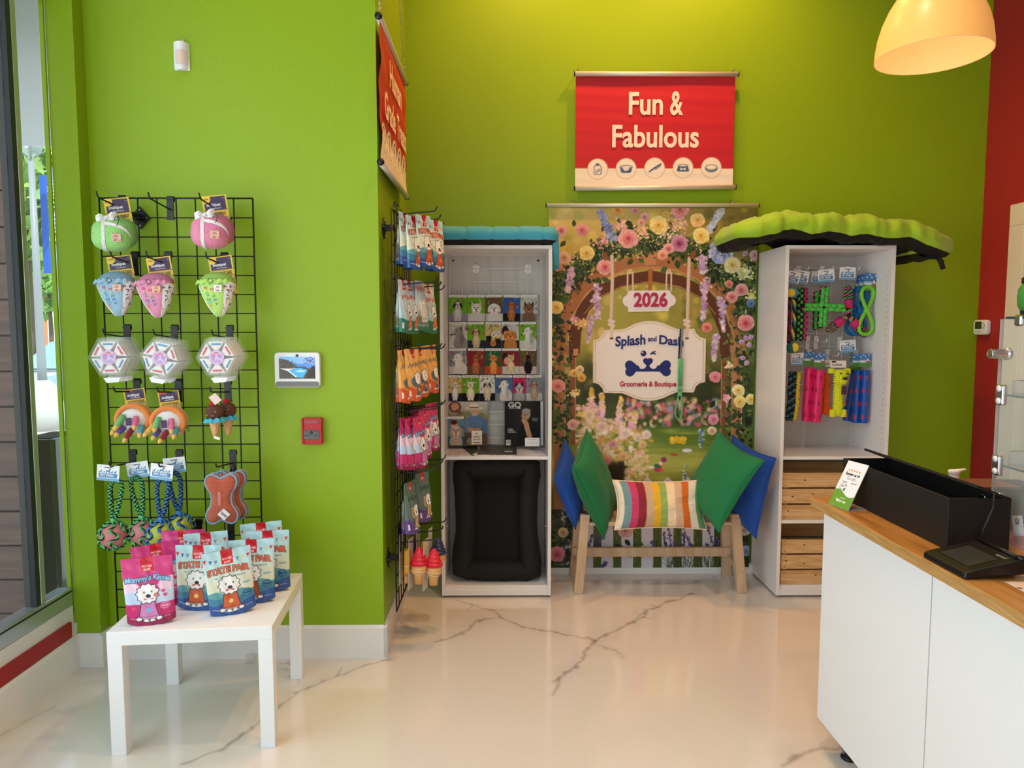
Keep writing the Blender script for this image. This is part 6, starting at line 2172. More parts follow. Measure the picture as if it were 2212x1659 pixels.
def vinyl_cone(label, col, loc, rz):
    t = thing('vinyl_ice_cream_toy', label, 'dog toy', loc, (0, RAD(6), RAD(rz + 25)), group='vinyl ice cream toys on the side rack')
    m = mat('vinyl_%d_%d_%d' % col, col, rough=.35)

    def sw(a, b):
        th_ = b * 2 * math.pi; tw = a * 5 + b
        r = .040 * math.sqrt(max(0, 1 - a)) ** 1.2 * (1 - .0) + .004 * math.sin(2 * math.pi * tw) * (1 - a) + .002
        return (r * math.cos(th_), r * math.sin(th_), .012 + a * .085)
    MB().surf(sw, 40, 28, wrap_v=True).build('swirl', m, t)
    MB().lathe([(.019, -.075), (.024, -.03), (.026, -.028), (.036, -.018), (.038, .012), (.030, .016)], 24).build('cone', m_van, t)
    for z, r in ((-.012, .0395), (-.026, .031)):
        MB().tube([(r * math.cos(a), r * math.sin(a), z + .004 * math.sin(a)) for a in [k_ * math.pi / 12 for k_ in range(24)]], .0013, 6, closed=True).build('strap', m_strap, t)
    backing(t, (0, .012, 0))
    return t


def lolly(label, col, loc, rz):
    t = thing('vinyl_ice_lolly_toy', label, 'dog toy', loc, (0, RAD(6), RAD(rz + 25)), group='vinyl ice cream toys on the side rack')
    m = mat('vinyl_%d_%d_%d' % col, col, rough=.35)
    MB().surf(lambda a, b: (lambda w: (w * math.copysign(abs(math.cos(b * 2 * math.pi)) ** .6, math.cos(b * 2 * math.pi)), .45 * w * math.copysign(abs(math.sin(b * 2 * math.pi)) ** .6, math.sin(b * 2 * math.pi)) - .005, -.045 + .12 * a))(.033 * (1 - max(0, (a - .8) / .2) ** 3 * .75) * (1 if a > .02 else .9)), 24, 28, wrap_v=True).build('lolly', m, t)
    MB().lathe([(.007, -.095), (.010, -.09), (.012, -.045)], 14).build('stick', m_van, t)
    MB().tube([(.034 * math.cos(a), .017 * math.sin(a) - .005, -.01) for a in [k_ * math.pi / 12 for k_ in range(24)]], .0013, 6, closed=True).build('strap', m_strap, t)
    backing(t, (0, -.002, 0))
    return t


RDV, YLV, BLV = (216, 36, 58), (214, 150, 34), (44, 52, 92)
lolly('mustard yellow vinyl ice lolly toy nearest the shop front on the side rack', YLV, P(878, 1216, 3.27), 62)
vinyl_cone('red vinyl ice cream cone toy beside the front yellow lolly', RDV, P(905, 1226, 3.27), 58)
vinyl_cone('red vinyl ice cream cone toy nearest the photo cabinet', RDV, P(937, 1229, 3.29), 56)
lolly('mustard yellow vinyl ice lolly toy hanging behind the red cones', YLV, P(914, 1200, 3.46), 60)
vinyl_cone('dark blue vinyl ice cream cone toy behind the right red cone', BLV, P(946, 1202, 3.46), 58)
lolly('dark blue vinyl ice lolly toy behind the front yellow lolly', BLV, P(893, 1198, 3.46), 60)

# ------------------------------------------------------------------ dog photos and reading matter in the left cabinet
m_photo = painted('photo_print', rough=.55, spec=.15)
m_paper = mat('white_paper', (232, 230, 226), rough=.6)
YP = 4.186


def pic_dog(cv, w, h, bg1, bg2, coat, ear, kind, seed, extra=None):
    r6 = np.random.default_rng(seed)
    cv.grad(lambda U, V: np.stack([np.where(V > -h * .18, bg1[c], bg2[c]) + 0 * U for c in range(3)], -1))
    for i in range(26):
        x, y = r6.uniform(-w / 2, w / 2), r6.uniform(-h * .1, h / 2)
        c = [(200, 60, 60), (120, 170, 50), (90, 90, 100), (230, 226, 220), (60, 80, 120)][r6.integers(5)]
        cv.rect(x, y, x + r6.uniform(.004, .014), y + r6.uniform(.006, .02), c, .45)
    if extra:
        for (a, b, rx, ry, c) in extra:
            cv.ell(a * w, b * h, rx * w, ry * h, c, soft=.1)
    K = (24, 20, 22)
    coat = np.array(coat, float); ear = np.array(ear, float)
    if kind == 'sit':
        cv.ell(0, -h * .22, w * .24, h * .26, coat * .9, soft=.12); cv.ell(0, -h * .16, w * .15, h * .2, np.clip(coat * 1.08, 0, 255), soft=.2)
        for q in (-1, 1):
            cv.line([(q * w * .09, -h * .2), (q * w * .1, -h * .46)], w * .1, np.clip(coat * 1.02, 0, 255)); cv.ell(q * w * .1, -h * .45, w * .07, h * .03, np.clip(coat * 1.1, 0, 255))
        cx, cy, s = 0.0, h * .16, .8
    elif kind == 'head':
        cv.ell(0, -h * .38, w * .38, h * .3, coat * .92, soft=.1); cx, cy, s = 0.0, h * .02, 1.25
    elif kind == 'side':
        cv.ell(w * .12, -h * .32, w * .36, h * .34, coat * .95, soft=.1); cv.line([(w * .05, -h * .1), (-w * .02, h * .12)], w * .36, coat)
        cv.ell(w * .03, h * .18, w * .24, h * .17, coat, soft=.08); cv.line([(-w * .05, h * .14), (-w * .34, h * .05)], [w * .2, w * .09], coat); cv.ell(-w * .37, h * .055, w * .04, h * .025, K)
        cv.ell(-w * .06, h * .2, w * .022, h * .014, K); cv.poly([(w * .1, h * .25), (w * .2, h * .44), (w * .24, h * .2)], ear); cv.line([(-w * .36, h * .02), (-w * .14, h * .06)], w * .02, K)
        cv.ell(w * .2, -h * .1, w * .12, h * .26, ear, soft=.4, a=.5)
        return
    elif kind == 'pack':
        for (a, b, q) in ((-.28, -.12, .55), (.02, .06, .5), (.3, .08, .5), (.28, -.22, .5), (0, -.3, .6)):
            c = [coat, ear, np.array((220, 150, 90.)), coat, coat * .8][int((a * 10 + b * 7) % 5)]
            cv.ell(a * w, b * h, w * .16 * q / .55, h * .12 * q / .55, c, soft=.12)
            for e in (-1, 1):
                cv.ell((a + e * .12) * w, (b + .07) * h, w * .05, h * .05, c * .8); cv.ell((a + e * .05) * w, (b + .02) * h, w * .018, h * .012, K)
            cv.ell(a * w, (b - .03) * h, w * .035, h * .02, K)
        return
    W, H = w * .23 * s, h * .165 * s
    cv.ell(cx, cy, W, H, coat, soft=.1)
    for q in (-1, 1):
        if seed % 3 == 0:
            cv.poly([(cx + q * W * .35, cy + H * .7), (cx + q * W * .95, cy + H * 1.5), (cx + q * W * 1.0, cy + H * .3)], ear)
        else:
            cv.ell(cx + q * W * .95, cy - H * .05, W * .32, H * .75, ear, rot=q * .25, soft=.15)
        cv.ell(cx + q * W * .36, cy + H * .18, W * .12, H * .12, K)
    cv.ell(cx, cy - H * .32, W * .45, H * .42, np.clip(coat * 1.12, 0, 255), soft=.2); cv.ell(cx, cy - H * .16, W * .18, H * .15, K)
    cv.ell(cx, cy - H * .58, W * .17, H * .22, (214, 110, 110))


def photo(label, x0, y0, x1, y1, Y, args, cap=True, tilt=0.0):
    a = P(x0, y1, Y); b = P(x1, y0, Y)
    w, h = b.x - a.x, b.z - a.z
    t = thing('dog_photo', label, 'photo', ((a.x + b.x) / 2, Y, (a.z + b.z) / 2), (0, RAD(tilt), 0), group='dog photos in the white cabinet')
    t['label'] = label.replace('golden curly dog hugged by a person', 'golden curly dog hugged')
    cv = Canvas(-w / 2, -h / 2, w / 2, h / 2, .0026)
    pic_dog(cv, w, h, *args)
    cv.img = np.clip((cv.img - 128) * 1.1 + 108, 6, 236)
    cv.build('print', XZ(0), m_photo, t)
    MB().quad((-w / 2, .0008, -h / 2), (w / 2, .0008, -h / 2), (w / 2, .0008, h / 2), (-w / 2, .0008, h / 2)).build('backing', m_paper, t, recalc=False)
    if cap:
        c2 = Canvas(-w * .48, h / 2 - .004, w * .46, h / 2 + .009, .0014, (238, 234, 228))
        r7 = np.random.default_rng(args[5])
        x = -w * .36
        while x < w * .32:
            l = r7.uniform(.004, .010); c2.line([(x, h / 2 + .002), (x + l, h / 2 + .002 + r7.uniform(-.001, .001))], .0022, (120, 90, 80)); x += l + .004
        c2.build('caption_strip', XZ(-.001), m_photo, t)
    return t


GRN, RDB, GRY, LIT, BRN = (128, 178, 56), (150, 60, 60), (150, 150, 156), (206, 202, 196), (120, 96, 74)
WHT, BLK, TAN, GLD, CRMC = (236, 230, 222), (34, 32, 36), (196, 150, 110), (206, 150, 92), (226, 206, 176)
ordn = ['first', 'second', 'third', 'fourth', 'fifth', 'sixth']
ROWS = [('top row', 641, 694, [968.6, 1010, 1048.8, 1086.6, 1124, 1162], [('black and white shaggy dog', GRN, GRY, (210, 206, 204), BLK, 'sit'), ('white dog lying down', GRN, LIT, WHT, CRMC, 'head'), ('smiling white fluffy dog', BRN, LIT, (244, 238, 230), WHT, 'head'), ('brown curly puppy held up', (70, 110, 180), BLK, (190, 120, 70), (150, 86, 50), 'sit'), ('pointy-eared shepherd dog', LIT, GRY, (150, 116, 92), (90, 70, 60), 'head')]),
        ('second row', 699, 752, [970, 1010, 1048, 1084, 1122, 1160], [('grey long-haired dog', LIT, LIT, (160, 154, 148), (110, 104, 100), 'side'), ('tan shaggy standing dog', GRN, (60, 66, 78), (206, 186, 150), (110, 86, 70), 'sit'), ('group of small dogs', (214, 190, 130), (60, 60, 70), WHT, BLK, 'pack'), ('golden curly dog hugged by a person', LIT, (60, 52, 60), (214, 150, 84), (190, 126, 66), 'head'), ('grey and white dog in profile', GRN, LIT, (226, 222, 218), (140, 134, 132), 'side')]),
        ('third row', 756, 808, [970, 1009.5, 1047.5, 1085, 1123, 1160], [('white dog in profile', GRY, LIT, WHT, CRMC, 'side'), ('reddish curly dog', RDB, BRN, (190, 120, 80), (150, 84, 54), 'sit'), ('orange fluffy dog with bow tie', (60, 110, 70), (200, 90, 60), (232, 156, 90), (210, 130, 70), 'sit'), ('cream dog sitting by a person', RDB, LIT, (222, 196, 160), (200, 166, 126), 'sit'), ('black and tan puppy', BRN, (220, 190, 180), BLK, (150, 96, 60), 'sit')]),
        ('fourth row', 814, 866, [969, 998, 1036, 1070, 1108, 1136.5, 1172], [('small white poodle', (214, 190, 130), (50, 60, 80), WHT, CRMC, 'sit'), ('cream poodle on a dark table', GRN, BLK, (238, 226, 200), CRMC, 'sit'), ('black and cream husky puppy', (226, 226, 220), BLK, (220, 204, 180), BLK, 'sit'), ('white long-haired dog', (90, 120, 170), GRY, WHT, GRY, 'side'), ('black and white shaggy puppy', (206, 50, 100), GRY, (200, 196, 192), BLK, 'head'), ('tan wolf-like dog', GRY, LIT, (196, 166, 136), (150, 110, 84), 'sit')])]
sd = 1
for rn_, y0, y1, xs, L in ROWS:
    for i, d in enumerate(L):
        nm, b1, b2, c, e, k_ = d
        sd += 1
        ex = [(-.3, .2, .2, .2, (70, 44, 40)), (-.25, .05, .15, .16, (226, 170, 140))] if 'person' in nm else None
        photo(f'photo of a {nm}, in the {rn_} of the cabinet', xs[i], y0, xs[i + 1] - .8, y1, YP - .002 * (i % 2), (b1, b2, c, e, k_, sd, ex), tilt=(-1 + (i * 7 + sd) % 3) * .7)
photo('photo of a person hugging a pale dog, leaning at the left of the shelf', 967, 903, 1003, 962, 4.10, ((120, 150, 160), (60, 110, 120), (214, 196, 176), (190, 170, 150), 'head', 5, [(-.1, .22, .2, .16, (226, 170, 150)), (-.12, .34, .2, .08, (110, 50, 44))]))


def mag(name, label, x0, y0, x1, y1, Y, paint, lean=-8, thick=.006):
    a = P(x0, y1, Y); b = P(x1, y0, Y)
    w, h = b.x - a.x, b.z - a.z
    t = thing(name, label, 'magazine', ((a.x + b.x) / 2, Y, a.z), (RAD(lean), 0, 0))
    cv = Canvas(-w / 2, 0, w / 2, h, .0024)
    paint(cv, w, h)
    cv.build('cover', XZ(0), m_photo, t)
    MB().box((-w / 2, .0005, 0), (w / 2, thick, h)).build('pages', m_paper, t)
    return t


def p_cowboy(cv, w, h):
    cv.grad(lambda U, V: np.stack([np.interp(V, [0, .5 * h, h], [150, 130, 196]), np.interp(V, [0, .5 * h, h], [120, 130, 190]), np.interp(V, [0, .5 * h, h], [90, 90, 186])], -1))
    for i in range(60):
        r8 = np.random.default_rng(i); cv.ell(r8.uniform(-w / 2, w / 2), r8.uniform(.3 * h, .75 * h), .012, .012, (90 + i, 96 + i // 2, 60), soft=.5, a=.5)
    cv.ell(-w * .34, h * .88, w * .16, h * .13, (120, 70, 50)); cv.ell(-w * .34, h * .88, w * .10, h * .09, (206, 150, 120)); cv.line([(-w * .30, h * .80), (-w * .2, h * .74)], .012, (120, 70, 50))
    cv.poly([(-w * .12, h * .3), (w * .5, h * .26), (w * .5, h * .56), (w * .28, h * .70), (w * .06, h * .70), (-w * .08, h * .58)], (96, 124, 160))
    cv.line([(-w * .06, h * .55), (0, h * .34), (w * .3, h * .36)], .03, (110, 138, 172)); cv.line([(w * .44, h * .55), (w * .42, h * .36), (w * .1, h * .37)], .03, (88, 116, 150))
    cv.ell(w * .08, h * .37, .02, .012, (206, 150, 120)); cv.ell(w * .24, h * .36, .02, .012, (206, 150, 120))
    cv.ell(w * .17, h * .76, w * .10, h * .085, (206, 152, 122)); cv.ell(w * .17, h * .70, w * .07, h * .03, (190, 180, 170), soft=.4)
    cv.ell(w * .15, h * .855, w * .24, h * .035, (226, 206, 180)); cv.ell(w * .15, h * .90, w * .12, h * .06, (232, 214, 190)); cv.line([(w * .04, h * .865), (w * .26, h * .865)], .008, (120, 90, 70))
    cv.poly([(-w * .15, 0), (w * .5, 0), (w * .5, h * .28), (-w * .12, h * .3)], (104, 78, 56)); cv.ell(w * .1, h * .1, w * .2, h * .12, (84, 60, 44)); cv.ell(w * .1, h * .1, w * .15, h * .09, (150, 130, 100))


def p_suit(cv, w, h):
    cv.grad(lambda U, V: np.stack([np.full_like(U, 26) + 20 * np.exp(-((U - .01) / .05) ** 2), np.full_like(U, 22) + 14 * np.exp(-((U - .01) / .05) ** 2), np.full_like(U, 22) + 10 * np.exp(-((U - .01) / .05) ** 2)], -1))
    cv.poly([(-w * .2, 0), (w * .5, 0), (w * .5, h * .4), (w * .3, h * .58), (w * .02, h * .55), (-w * .1, h * .4)], (16, 15, 17))
    cv.ell(w * .08, h * .68, w * .105, h * .115, (186, 136, 108), soft=.08); cv.ell(w * .10, h * .78, w * .125, h * .06, (150, 144, 140), soft=.2); cv.ell(w * .19, h * .70, w * .03, h * .06, (150, 140, 134), soft=.3)
    cv.ell(w * .05, h * .70, w * .018, h * .008, (50, 36, 32)); cv.ell(w * .12, h * .70, w * .018, h * .008, (50, 36, 32)); cv.line([(w * .08, h * .70), (w * .07, h * .65)], .006, (150, 104, 84)); cv.ell(w * .08, h * .615, w * .04, h * .008, (130, 76, 66)); cv.ell(w * .1, h * .6, w * .07, h * .03, (150, 130, 120), soft=.5, a=.6)
    cv.line([(w * .02, h * .56), (w * .1, h * .5), (w * .16, h * .3), (w * .2, h * .2)], [.018, .03, .028, .03], (186, 136, 108)); cv.line([(w * .0, h * .58), (w * .05, h * .54)], .012, (196, 146, 116))
    word_out(cv, 'GQ', -w * .22, h * .86, w * .36, h * .12, (206, 202, 200), (70, 66, 66), .0006)
    cv.line([(-w * .38, h * .835), (-w * .1, h * .835)], .003, (150, 146, 144))
    for k_ in range(3):
        cv.line([(-w * .40, h * (.38 - k_ * .035)), (-w * (.28 - .04 * k_), h * (.38 - k_ * .035))], .005, (180, 176, 174))
    for k_ in range(3):
        cv.line([(w * .28, h * (.62 - k_ * .03)), (w * .42, h * (.62 - k_ * .03))], .003, (150, 146, 144))
    cv.rect(-w * .46, h * .02, -w * .33, h * .14, (226, 224, 220))
    for k_ in range(7):
        cv.rect(-w * .45 + k_ * w * .016, h * .05, -w * .445 + k_ * w * .016, h * .13, (30, 30, 30))


mag('magazine', 'magazine showing a person in cowboy hat and denim shirt, leaning on the shelf', 969, 868, 1053, 963, 4.135, p_cowboy)
mag('magazine', 'black magazine with a grey-haired person in a dark suit leaning at the right', 1090, 867, 1168, 964, 4.10, p_suit)
mag('paper_sheet', 'white sheet of paper standing behind the black magazine', 1110, 868, 1173.5, 962, 4.14, lambda cv, w, h: None, thick=.001)


def plain_card(name, label, x0, y0, x1, y1, Y, lines, bgc=(236, 224, 206), lean=-10):
    def p(cv, w, h):
        cv.img[:] = bgc
        for k_, (f, wd, c) in enumerate(lines):
            cv.line([(-w * wd / 2, h * f), (w * wd / 2, h * f)], h * .05, c)
    return mag(name, label, x0, y0, x1, y1, Y, p, lean=lean, thick=.001)


plain_card('display_card', 'small cream card propped in front of the cowboy magazine', 1018.6, 931, 1041, 960, 4.06, [(.8, .2, (60, 50, 46)), (.6, .7, (120, 104, 90)), (.48, .6, (120, 104, 90)), (.34, .7, (120, 104, 90)), (.14, .66, (130, 60, 50))])
plain_card('display_card', 'small white card propped against the black magazine', 1134, 946, 1166, 964, 4.06, [(.8, .5, (150, 140, 150)), (.5, .3, (190, 180, 186)), (.3, .6, (196, 190, 190))], (238, 232, 232))


def flat(name, label, pts, z, th, col, cat='booklet', paint=None):
    q = [PZ(x, y, z) for x, y in pts]
    return tag(MB().prism([(p.x, p.y) for p in q], z, z + th, 'xy').build(name, mat('paper_%d_%d_%d' % col, col, rough=.45, var=.35, vscale=40), None), label, cat)


zs = .7985
o = flat('magazine', 'thin magazine lying closed on the cabinet shelf', [(1020, 984), (1032, 977), (1112, 980), (1115, 986)], zs, .004, (226, 218, 210), 'magazine')
o = flat('magazine', 'dark covered magazine lying on top of the thin one on the shelf', [(1030, 982), (1040, 961), (1116, 965), (1116, 983)], zs + .005, .006, (70, 62, 60), 'magazine')
MB().box((0, 0, 0), (.045, .02, .0006)).build('address_label', m_paper, o, loc=PZ(1090, 976, zs + .0113))
flat('booklet', 'dark green booklet lying open at an angle on the shelf', [(997, 966), (1030, 961), (1036, 982), (1020, 985)], zs, .002, (46, 66, 48))
flat('booklet', 'small red and white booklet at the left end of the shelf', [(963, 984), (972, 973), (1006, 973), (1004, 984)], zs, .004, (214, 190, 176))
flat('leaflet', 'pale blue leaflet at the right end of the shelf', [(1142, 973), (1150, 969), (1174, 972), (1178, 976)], zs, .0015, (150, 160, 196), 'leaflet')
flat('leaflet', 'lilac leaflet beside the pale blue one on the shelf', [(1152, 976), (1164, 973), (1181, 976), (1180, 978)], zs + .002, .001, (206, 196, 206), 'leaflet')

# ------------------------------------------------------------------ toys in the right cabinet
m_rmar = mat('maroon_cord', (110, 26, 50), rough=.75)
gT = 'dog toys hanging in the right cabinet'


def toy(name, label, px, py, Y, rot=(0, 0, 0)):
    return thing(name, label, 'dog toy', P(px, py, Y), rot, group=gT)


def bag_header(parent, c, w=.075, h=.068, tilt=0.0):
    cv = Canvas(-w / 2, -h / 2, w / 2, h / 2, .0014, (70, 120, 180))
    cv.rect(-w, -h, w, -h * .08, (86, 140, 66)); cv.ell(0, -h * .08, w * .6, h * .10, (180, 200, 210), soft=.5)
    cv.ell(w * .28, -h * .12, w * .13, h * .18, (150, 100, 70)); cv.ell(w * .28, h * .04, w * .10, h * .11, (236, 230, 224)); cv.ell(w * .33, h * .1, w * .05, h * .08, (110, 70, 50))
    cv.words('TUFF', -w * .16, -h * .16, w * .32, h * .12, (236, 240, 244), .03) if False else cv.line([(-w * .36, -h * .12), (-w * .04, -h * .12)], h * .09, (230, 236, 240))
    for a, b in ((-.3, .25), (.05, .28), (-.1, .4), (.3, .4)):
        cv.ell(a * w, b * h, w * .05, h * .05, (220, 236, 246), soft=.3)
    ct_, st_ = math.cos(tilt), math.sin(tilt)
    cv.build('header_card', lambda U, V: np.stack([c[0] + U * ct_ - V * st_, c[1] + 0 * U, c[2] + U * st_ + V * ct_], -1), m_card, parent)


def weave_arm(t, d, L, w, m, name, y=-.018, n=3):
    """one arm of the woven cross: two columns of fat green stitches"""
    d = Vector((d[0], 0, d[1])); s = Vector((-d.z, 0, d.x))

    def f(a, b):
        u = a * L + .006; v = (b - .5) * w
        bump = (abs(math.sin(a * math.pi * n + (math.pi / 2 if b < .5 else 0) * .8)) ** .5) * (abs(math.sin(b * 2 * math.pi)) ** .5)
        return d * u + s * v + Vector((0, y - .013 * bump, 0))
    MB().surf(f, 40, 22).build(name, m, t)


t = toy('woven_cross_toy', 'green and black woven cross-shaped rope toy in the middle of the toy cabinet', 1776, 664, 4.0)
m_rg2 = mat('bright_green_cord', (76, 190, 72), rough=.7)
for d in ((1, -.05), (-1, .0), (.06, 1), (-.03, -1)):
    dn = Vector((d[0], 0, d[1])).normalized()
    L_ = .118 if d[0] > .5 else .108
    rope(t, [Vector((0, 0, 0)) + dn * .004 + Vector((0, 0, 0)), dn * L_ * .5, dn * L_], .021, 3, [m_rblack, m_rpink, m_rblack, m_rblack], 'rope_core')
    weave_arm(t, (dn.x, dn.z), L_ - .004, .044, m_rg2, 'green_weave')
park_card(t, (.022, .012, .178), .094, .07, RAD(4))
t = toy('woven_cross_toy', 'woven cross rope toy mostly hidden behind its twin', 1765, 671, 4.09)
for d in ((0, 1), (0, -1)):
    rope(t, [Vector((0, 0, 0)), Vector((0, 0, d[1] * .05)), Vector((0, 0, d[1] * .10))], .021, 3, [m_rblack, m_rpink, m_rblack], 'rope_core')
    weave_arm(t, d, .10, .044, m_rg2, 'green_weave')
park_card(t, (.012, .012, .190), .094, .07, RAD(-2))

t = toy('three_way_rope_toy', 'three-armed rope toy with bright pink sleeves beside the woven cross', 1832, 681, 4.02)
for ang, L_ in ((92, .16), (218, .14), (-48, .155)):
    d = Vector((math.cos(RAD(ang)), 0, math.sin(RAD(ang)))); s = Vector((-d.z, 0, d.x))
    rope(t, [d * .004, d * .03, d * .07], .014, 2, [m_rblack, m_rg2, m_rpink], 'rope_arm')
    rope(t, [d * .075 - s * .010, d * .105 - s * .016, d * (L_ - .012) - s * .012, d * L_, d * (L_ - .012) + s * .012, d * .105 + s * .016, d * .075 + s * .010], .0105, 7, [m_rblack, m_rg2, m_rblack, m_rpink], 'rope_loop')
    MB().tube([d * .040, d * .060, d * .088], [.023, .0245, .0235], 20).build('pink_sleeve', mat('pink_felt', (206, 40, 110), rough=.8), t)
park_card(t, (-.006, .012, .236), .092, .07, RAD(-1))


def eight(label, px, py, Y, m, rz=0.0):
    t = toy('figure_eight_toy', label, px, py, Y, (0, RAD(rz), 0))
    pts = []
    n = 72
    for i in range(n):
        a = 2 * math.pi * i / n
        z = .134 * math.cos(a); x = .036 * math.sin(2 * a)
        x = math.copysign(min(.036, abs(x)), x)
        pts.append((x, .006 * math.sin(a), z))
    MB().tube(pts, [.0095 * (1 + .10 * (i % 2)) for i in range(n)], 12, closed=True).build('ribbed_tube', m, t)
    MB().ball((0, 0, 0), (.018, .017, .019), 18, 12).build('centre_ball', m, t)
    bag_header(t, (.014, .002, .16), .08, .098, RAD(-6))
    return t


m_grn8 = mat('lime_rubber', (120, 206, 40), rough=.45); m_blu8 = mat('blue_rubber', (24, 110, 180), rough=.45)
eight('lime green ribbed figure-eight rubber toy at the right of the toy cabinet', 1872, 671, 4.0, m_grn8, 1)
eight('blue ribbed figure-eight rubber toy directly behind the lime green one', 1858, 672, 4.06, m_blu8, 5)
eight('blue ribbed figure-eight rubber toy furthest left behind the lime green one', 1848, 673, 4.12, m_blu8, 7)

# ropes at the left
t = toy('braided_rope_toy', 'green and black flat braided rope toy at the upper left of the toy cabinet', 1729, 679, 4.02)
for x, mm in ((-.016, [m_rblack, m_rg2, m_rblack]), (.006, [m_rblack, m_rblack, m_rg2]), (.026, [m_rpink, m_rmar])):
    rope(t, [(x, 0, -.145), (x, -.006, -.05), (x, .0, .05), (x, 0, .145)], .0135, 9, mm, 'braid')
park_card(t, (.0, .01, .212), .092, .072, RAD(-10))
t = toy('ball_rope_toy', 'teal rope toy with blue and yellow balls at the far left of the toy cabinet', 1709, 690, 3.95)
MB().ball((.004, 0, .148), .031, 20, 14).build('blue_ball', mat('slate_blue_felt', (70, 140, 170), rough=.9), t)
MB().ball((-.012, -.016, .146), .024, 16, 12).build('yellow_patch', mat('tennis_yellow', (232, 206, 60), rough=.95), t)
rope(t, [(.012, 0, .118), (.016, -.004, .0), (.010, 0, -.12)], .010, 9, [m_rteal, m_rblack, m_ryel], 'rope')
rope(t, [(-.010, .004, .118), (-.012, .0, .0), (-.008, .004, -.13)], .012, 8, [m_rmar, m_rblack, m_rmar], 'rope')
MB().ball((.006, -.004, -.158), .030, 20, 14).build('teal_ball', mat('teal_felt', (40, 100, 110), rough=.9), t)
MB().ball((.016, -.018, -.156), (.024, .020, .026), 18, 12).build('yellow_patch', mat('tennis_yellow', (232, 206, 60), rough=.95), t)
park_card(t, (.006, .02, .235), .09, .07, RAD(-13))

t = toy('rope_toy', 'empty-looking rope toy header card hanging above the noodle toys', 1826, 748, 4.10)
park_card(t, (0, -.03, 0), .094, .072, RAD(4))
rope(t, [(.03, 0, -.03), (.045, 0, -.09), (.05, 0, -.25), (.04, 0, -.33)], .011, 10, [m_rblack, m_ryel, m_rteal], 'rope')
MB().tube([(.0 + .024 * math.cos(a), -.004, -.365 + .024 * math.sin(a)) for a in [k_ * math.pi / 12 for k_ in range(24)]], .010, 10, closed=True).build('tennis_ring', mat('tennis_yellow', (232, 206, 60), rough=.95), t)
MB().ball((0, -.002, -.365), (.018, .012, .018)).build('blue_core', mat('slate_blue_felt', (70, 140, 170), rough=.9), t)
t['label'] = 'rope toy with tennis ring hanging behind the yellow noodle toy, white card above'

t = toy('braided_rope_toy', 'yellow and dark blue braided rope toy at the lower left of the toy cabinet', 1713, 856, 4.02)
for x, mm in ((-.022, [m_rblack, m_rteal, m_rblack]), (-.002, [m_rteal, m_rblack, m_rblack]), (.020, [m_ryel, m_ryel])):
    rope(t, [(x - .008, 0, -.135), (x, -.006, -.05), (x + .004, .0, .05), (x + .008, 0, .135)], .015, 7 if x < .01 else 6, mm, 'braid')
park_card(t, (.030, .012, .212), .085, .07, RAD(4))


def slot_tube(label, px, py, Y, col, scol, L, rx, tilt, header=None):
    t = toy('slotted_tube_toy', label, px, py, Y, (0, RAD(tilt), 0))
    cv = Canvas(0, 0, 1, 1, .012, col)
    k_ = 0
    for j in range(4):
        for i in range(4):
            cv.ell(.12 + i * .25 + .12 * (j % 2), .12 + j * .25, .05, .045, scol, rot=.7)
            k_ += 1
    if header != 'plain':
        for u in (.3, .55, .8):
            for q in range(12):
                cv.line([(u, .1 + q * .07), (u, .13 + q * .07)], .010, (200, 210, 230), a=.5)

    def fn(U, V):
        th_ = U * 2 * np.pi
        r = rx * (1 + .12 * np.cos(th_ * 3))
        return np.stack([r * np.cos(th_), -r * np.sin(th_), (V - .5) * L], -1)
    cv.build('tube', fn, painted('rubber_print', rough=.4), t)
    MB().tube([(rx * (1 + .12 * math.cos(3 * a)) * math.cos(a), -rx * (1 + .12 * math.cos(3 * a)) * math.sin(a), L / 2) for a in [k_ * math.pi / 18 for k_ in range(36)]], .003, 6, closed=True).build('rim', mat('rub_%d_%d_%d' % tuple(col), col, rough=.4), t)
    bag_header(t, (.0, .01, L / 2 + .058), .07, .075)
    return t


PKT, PKS, BLT, BLS = (226, 44, 110), (170, 20, 74), (24, 84, 176), (206, 40, 60)
slot_tube('bright pink slotted tube toy, the left one of the pair', 1745, 853, 4.02, PKT, PKS, .300, .026, 2, 'plain')
slot_tube('bright pink slotted tube toy, the right one of the pair', 1766, 856, 3.99, PKT, PKS, .295, .027, 3, 'plain')
slot_tube('blue slotted tube toy, leftmost and tilted of the three', 1838, 858, 4.08, BLT, BLS, .28, .022, 8)
slot_tube('blue slotted tube toy in the middle of the three', 1851, 857, 4.02, BLT, BLS, .300, .023, 1)
slot_tube('blue slotted tube toy at the right of the three', 1867, 857, 4.00, BLT, BLS, .300, .023, 0)


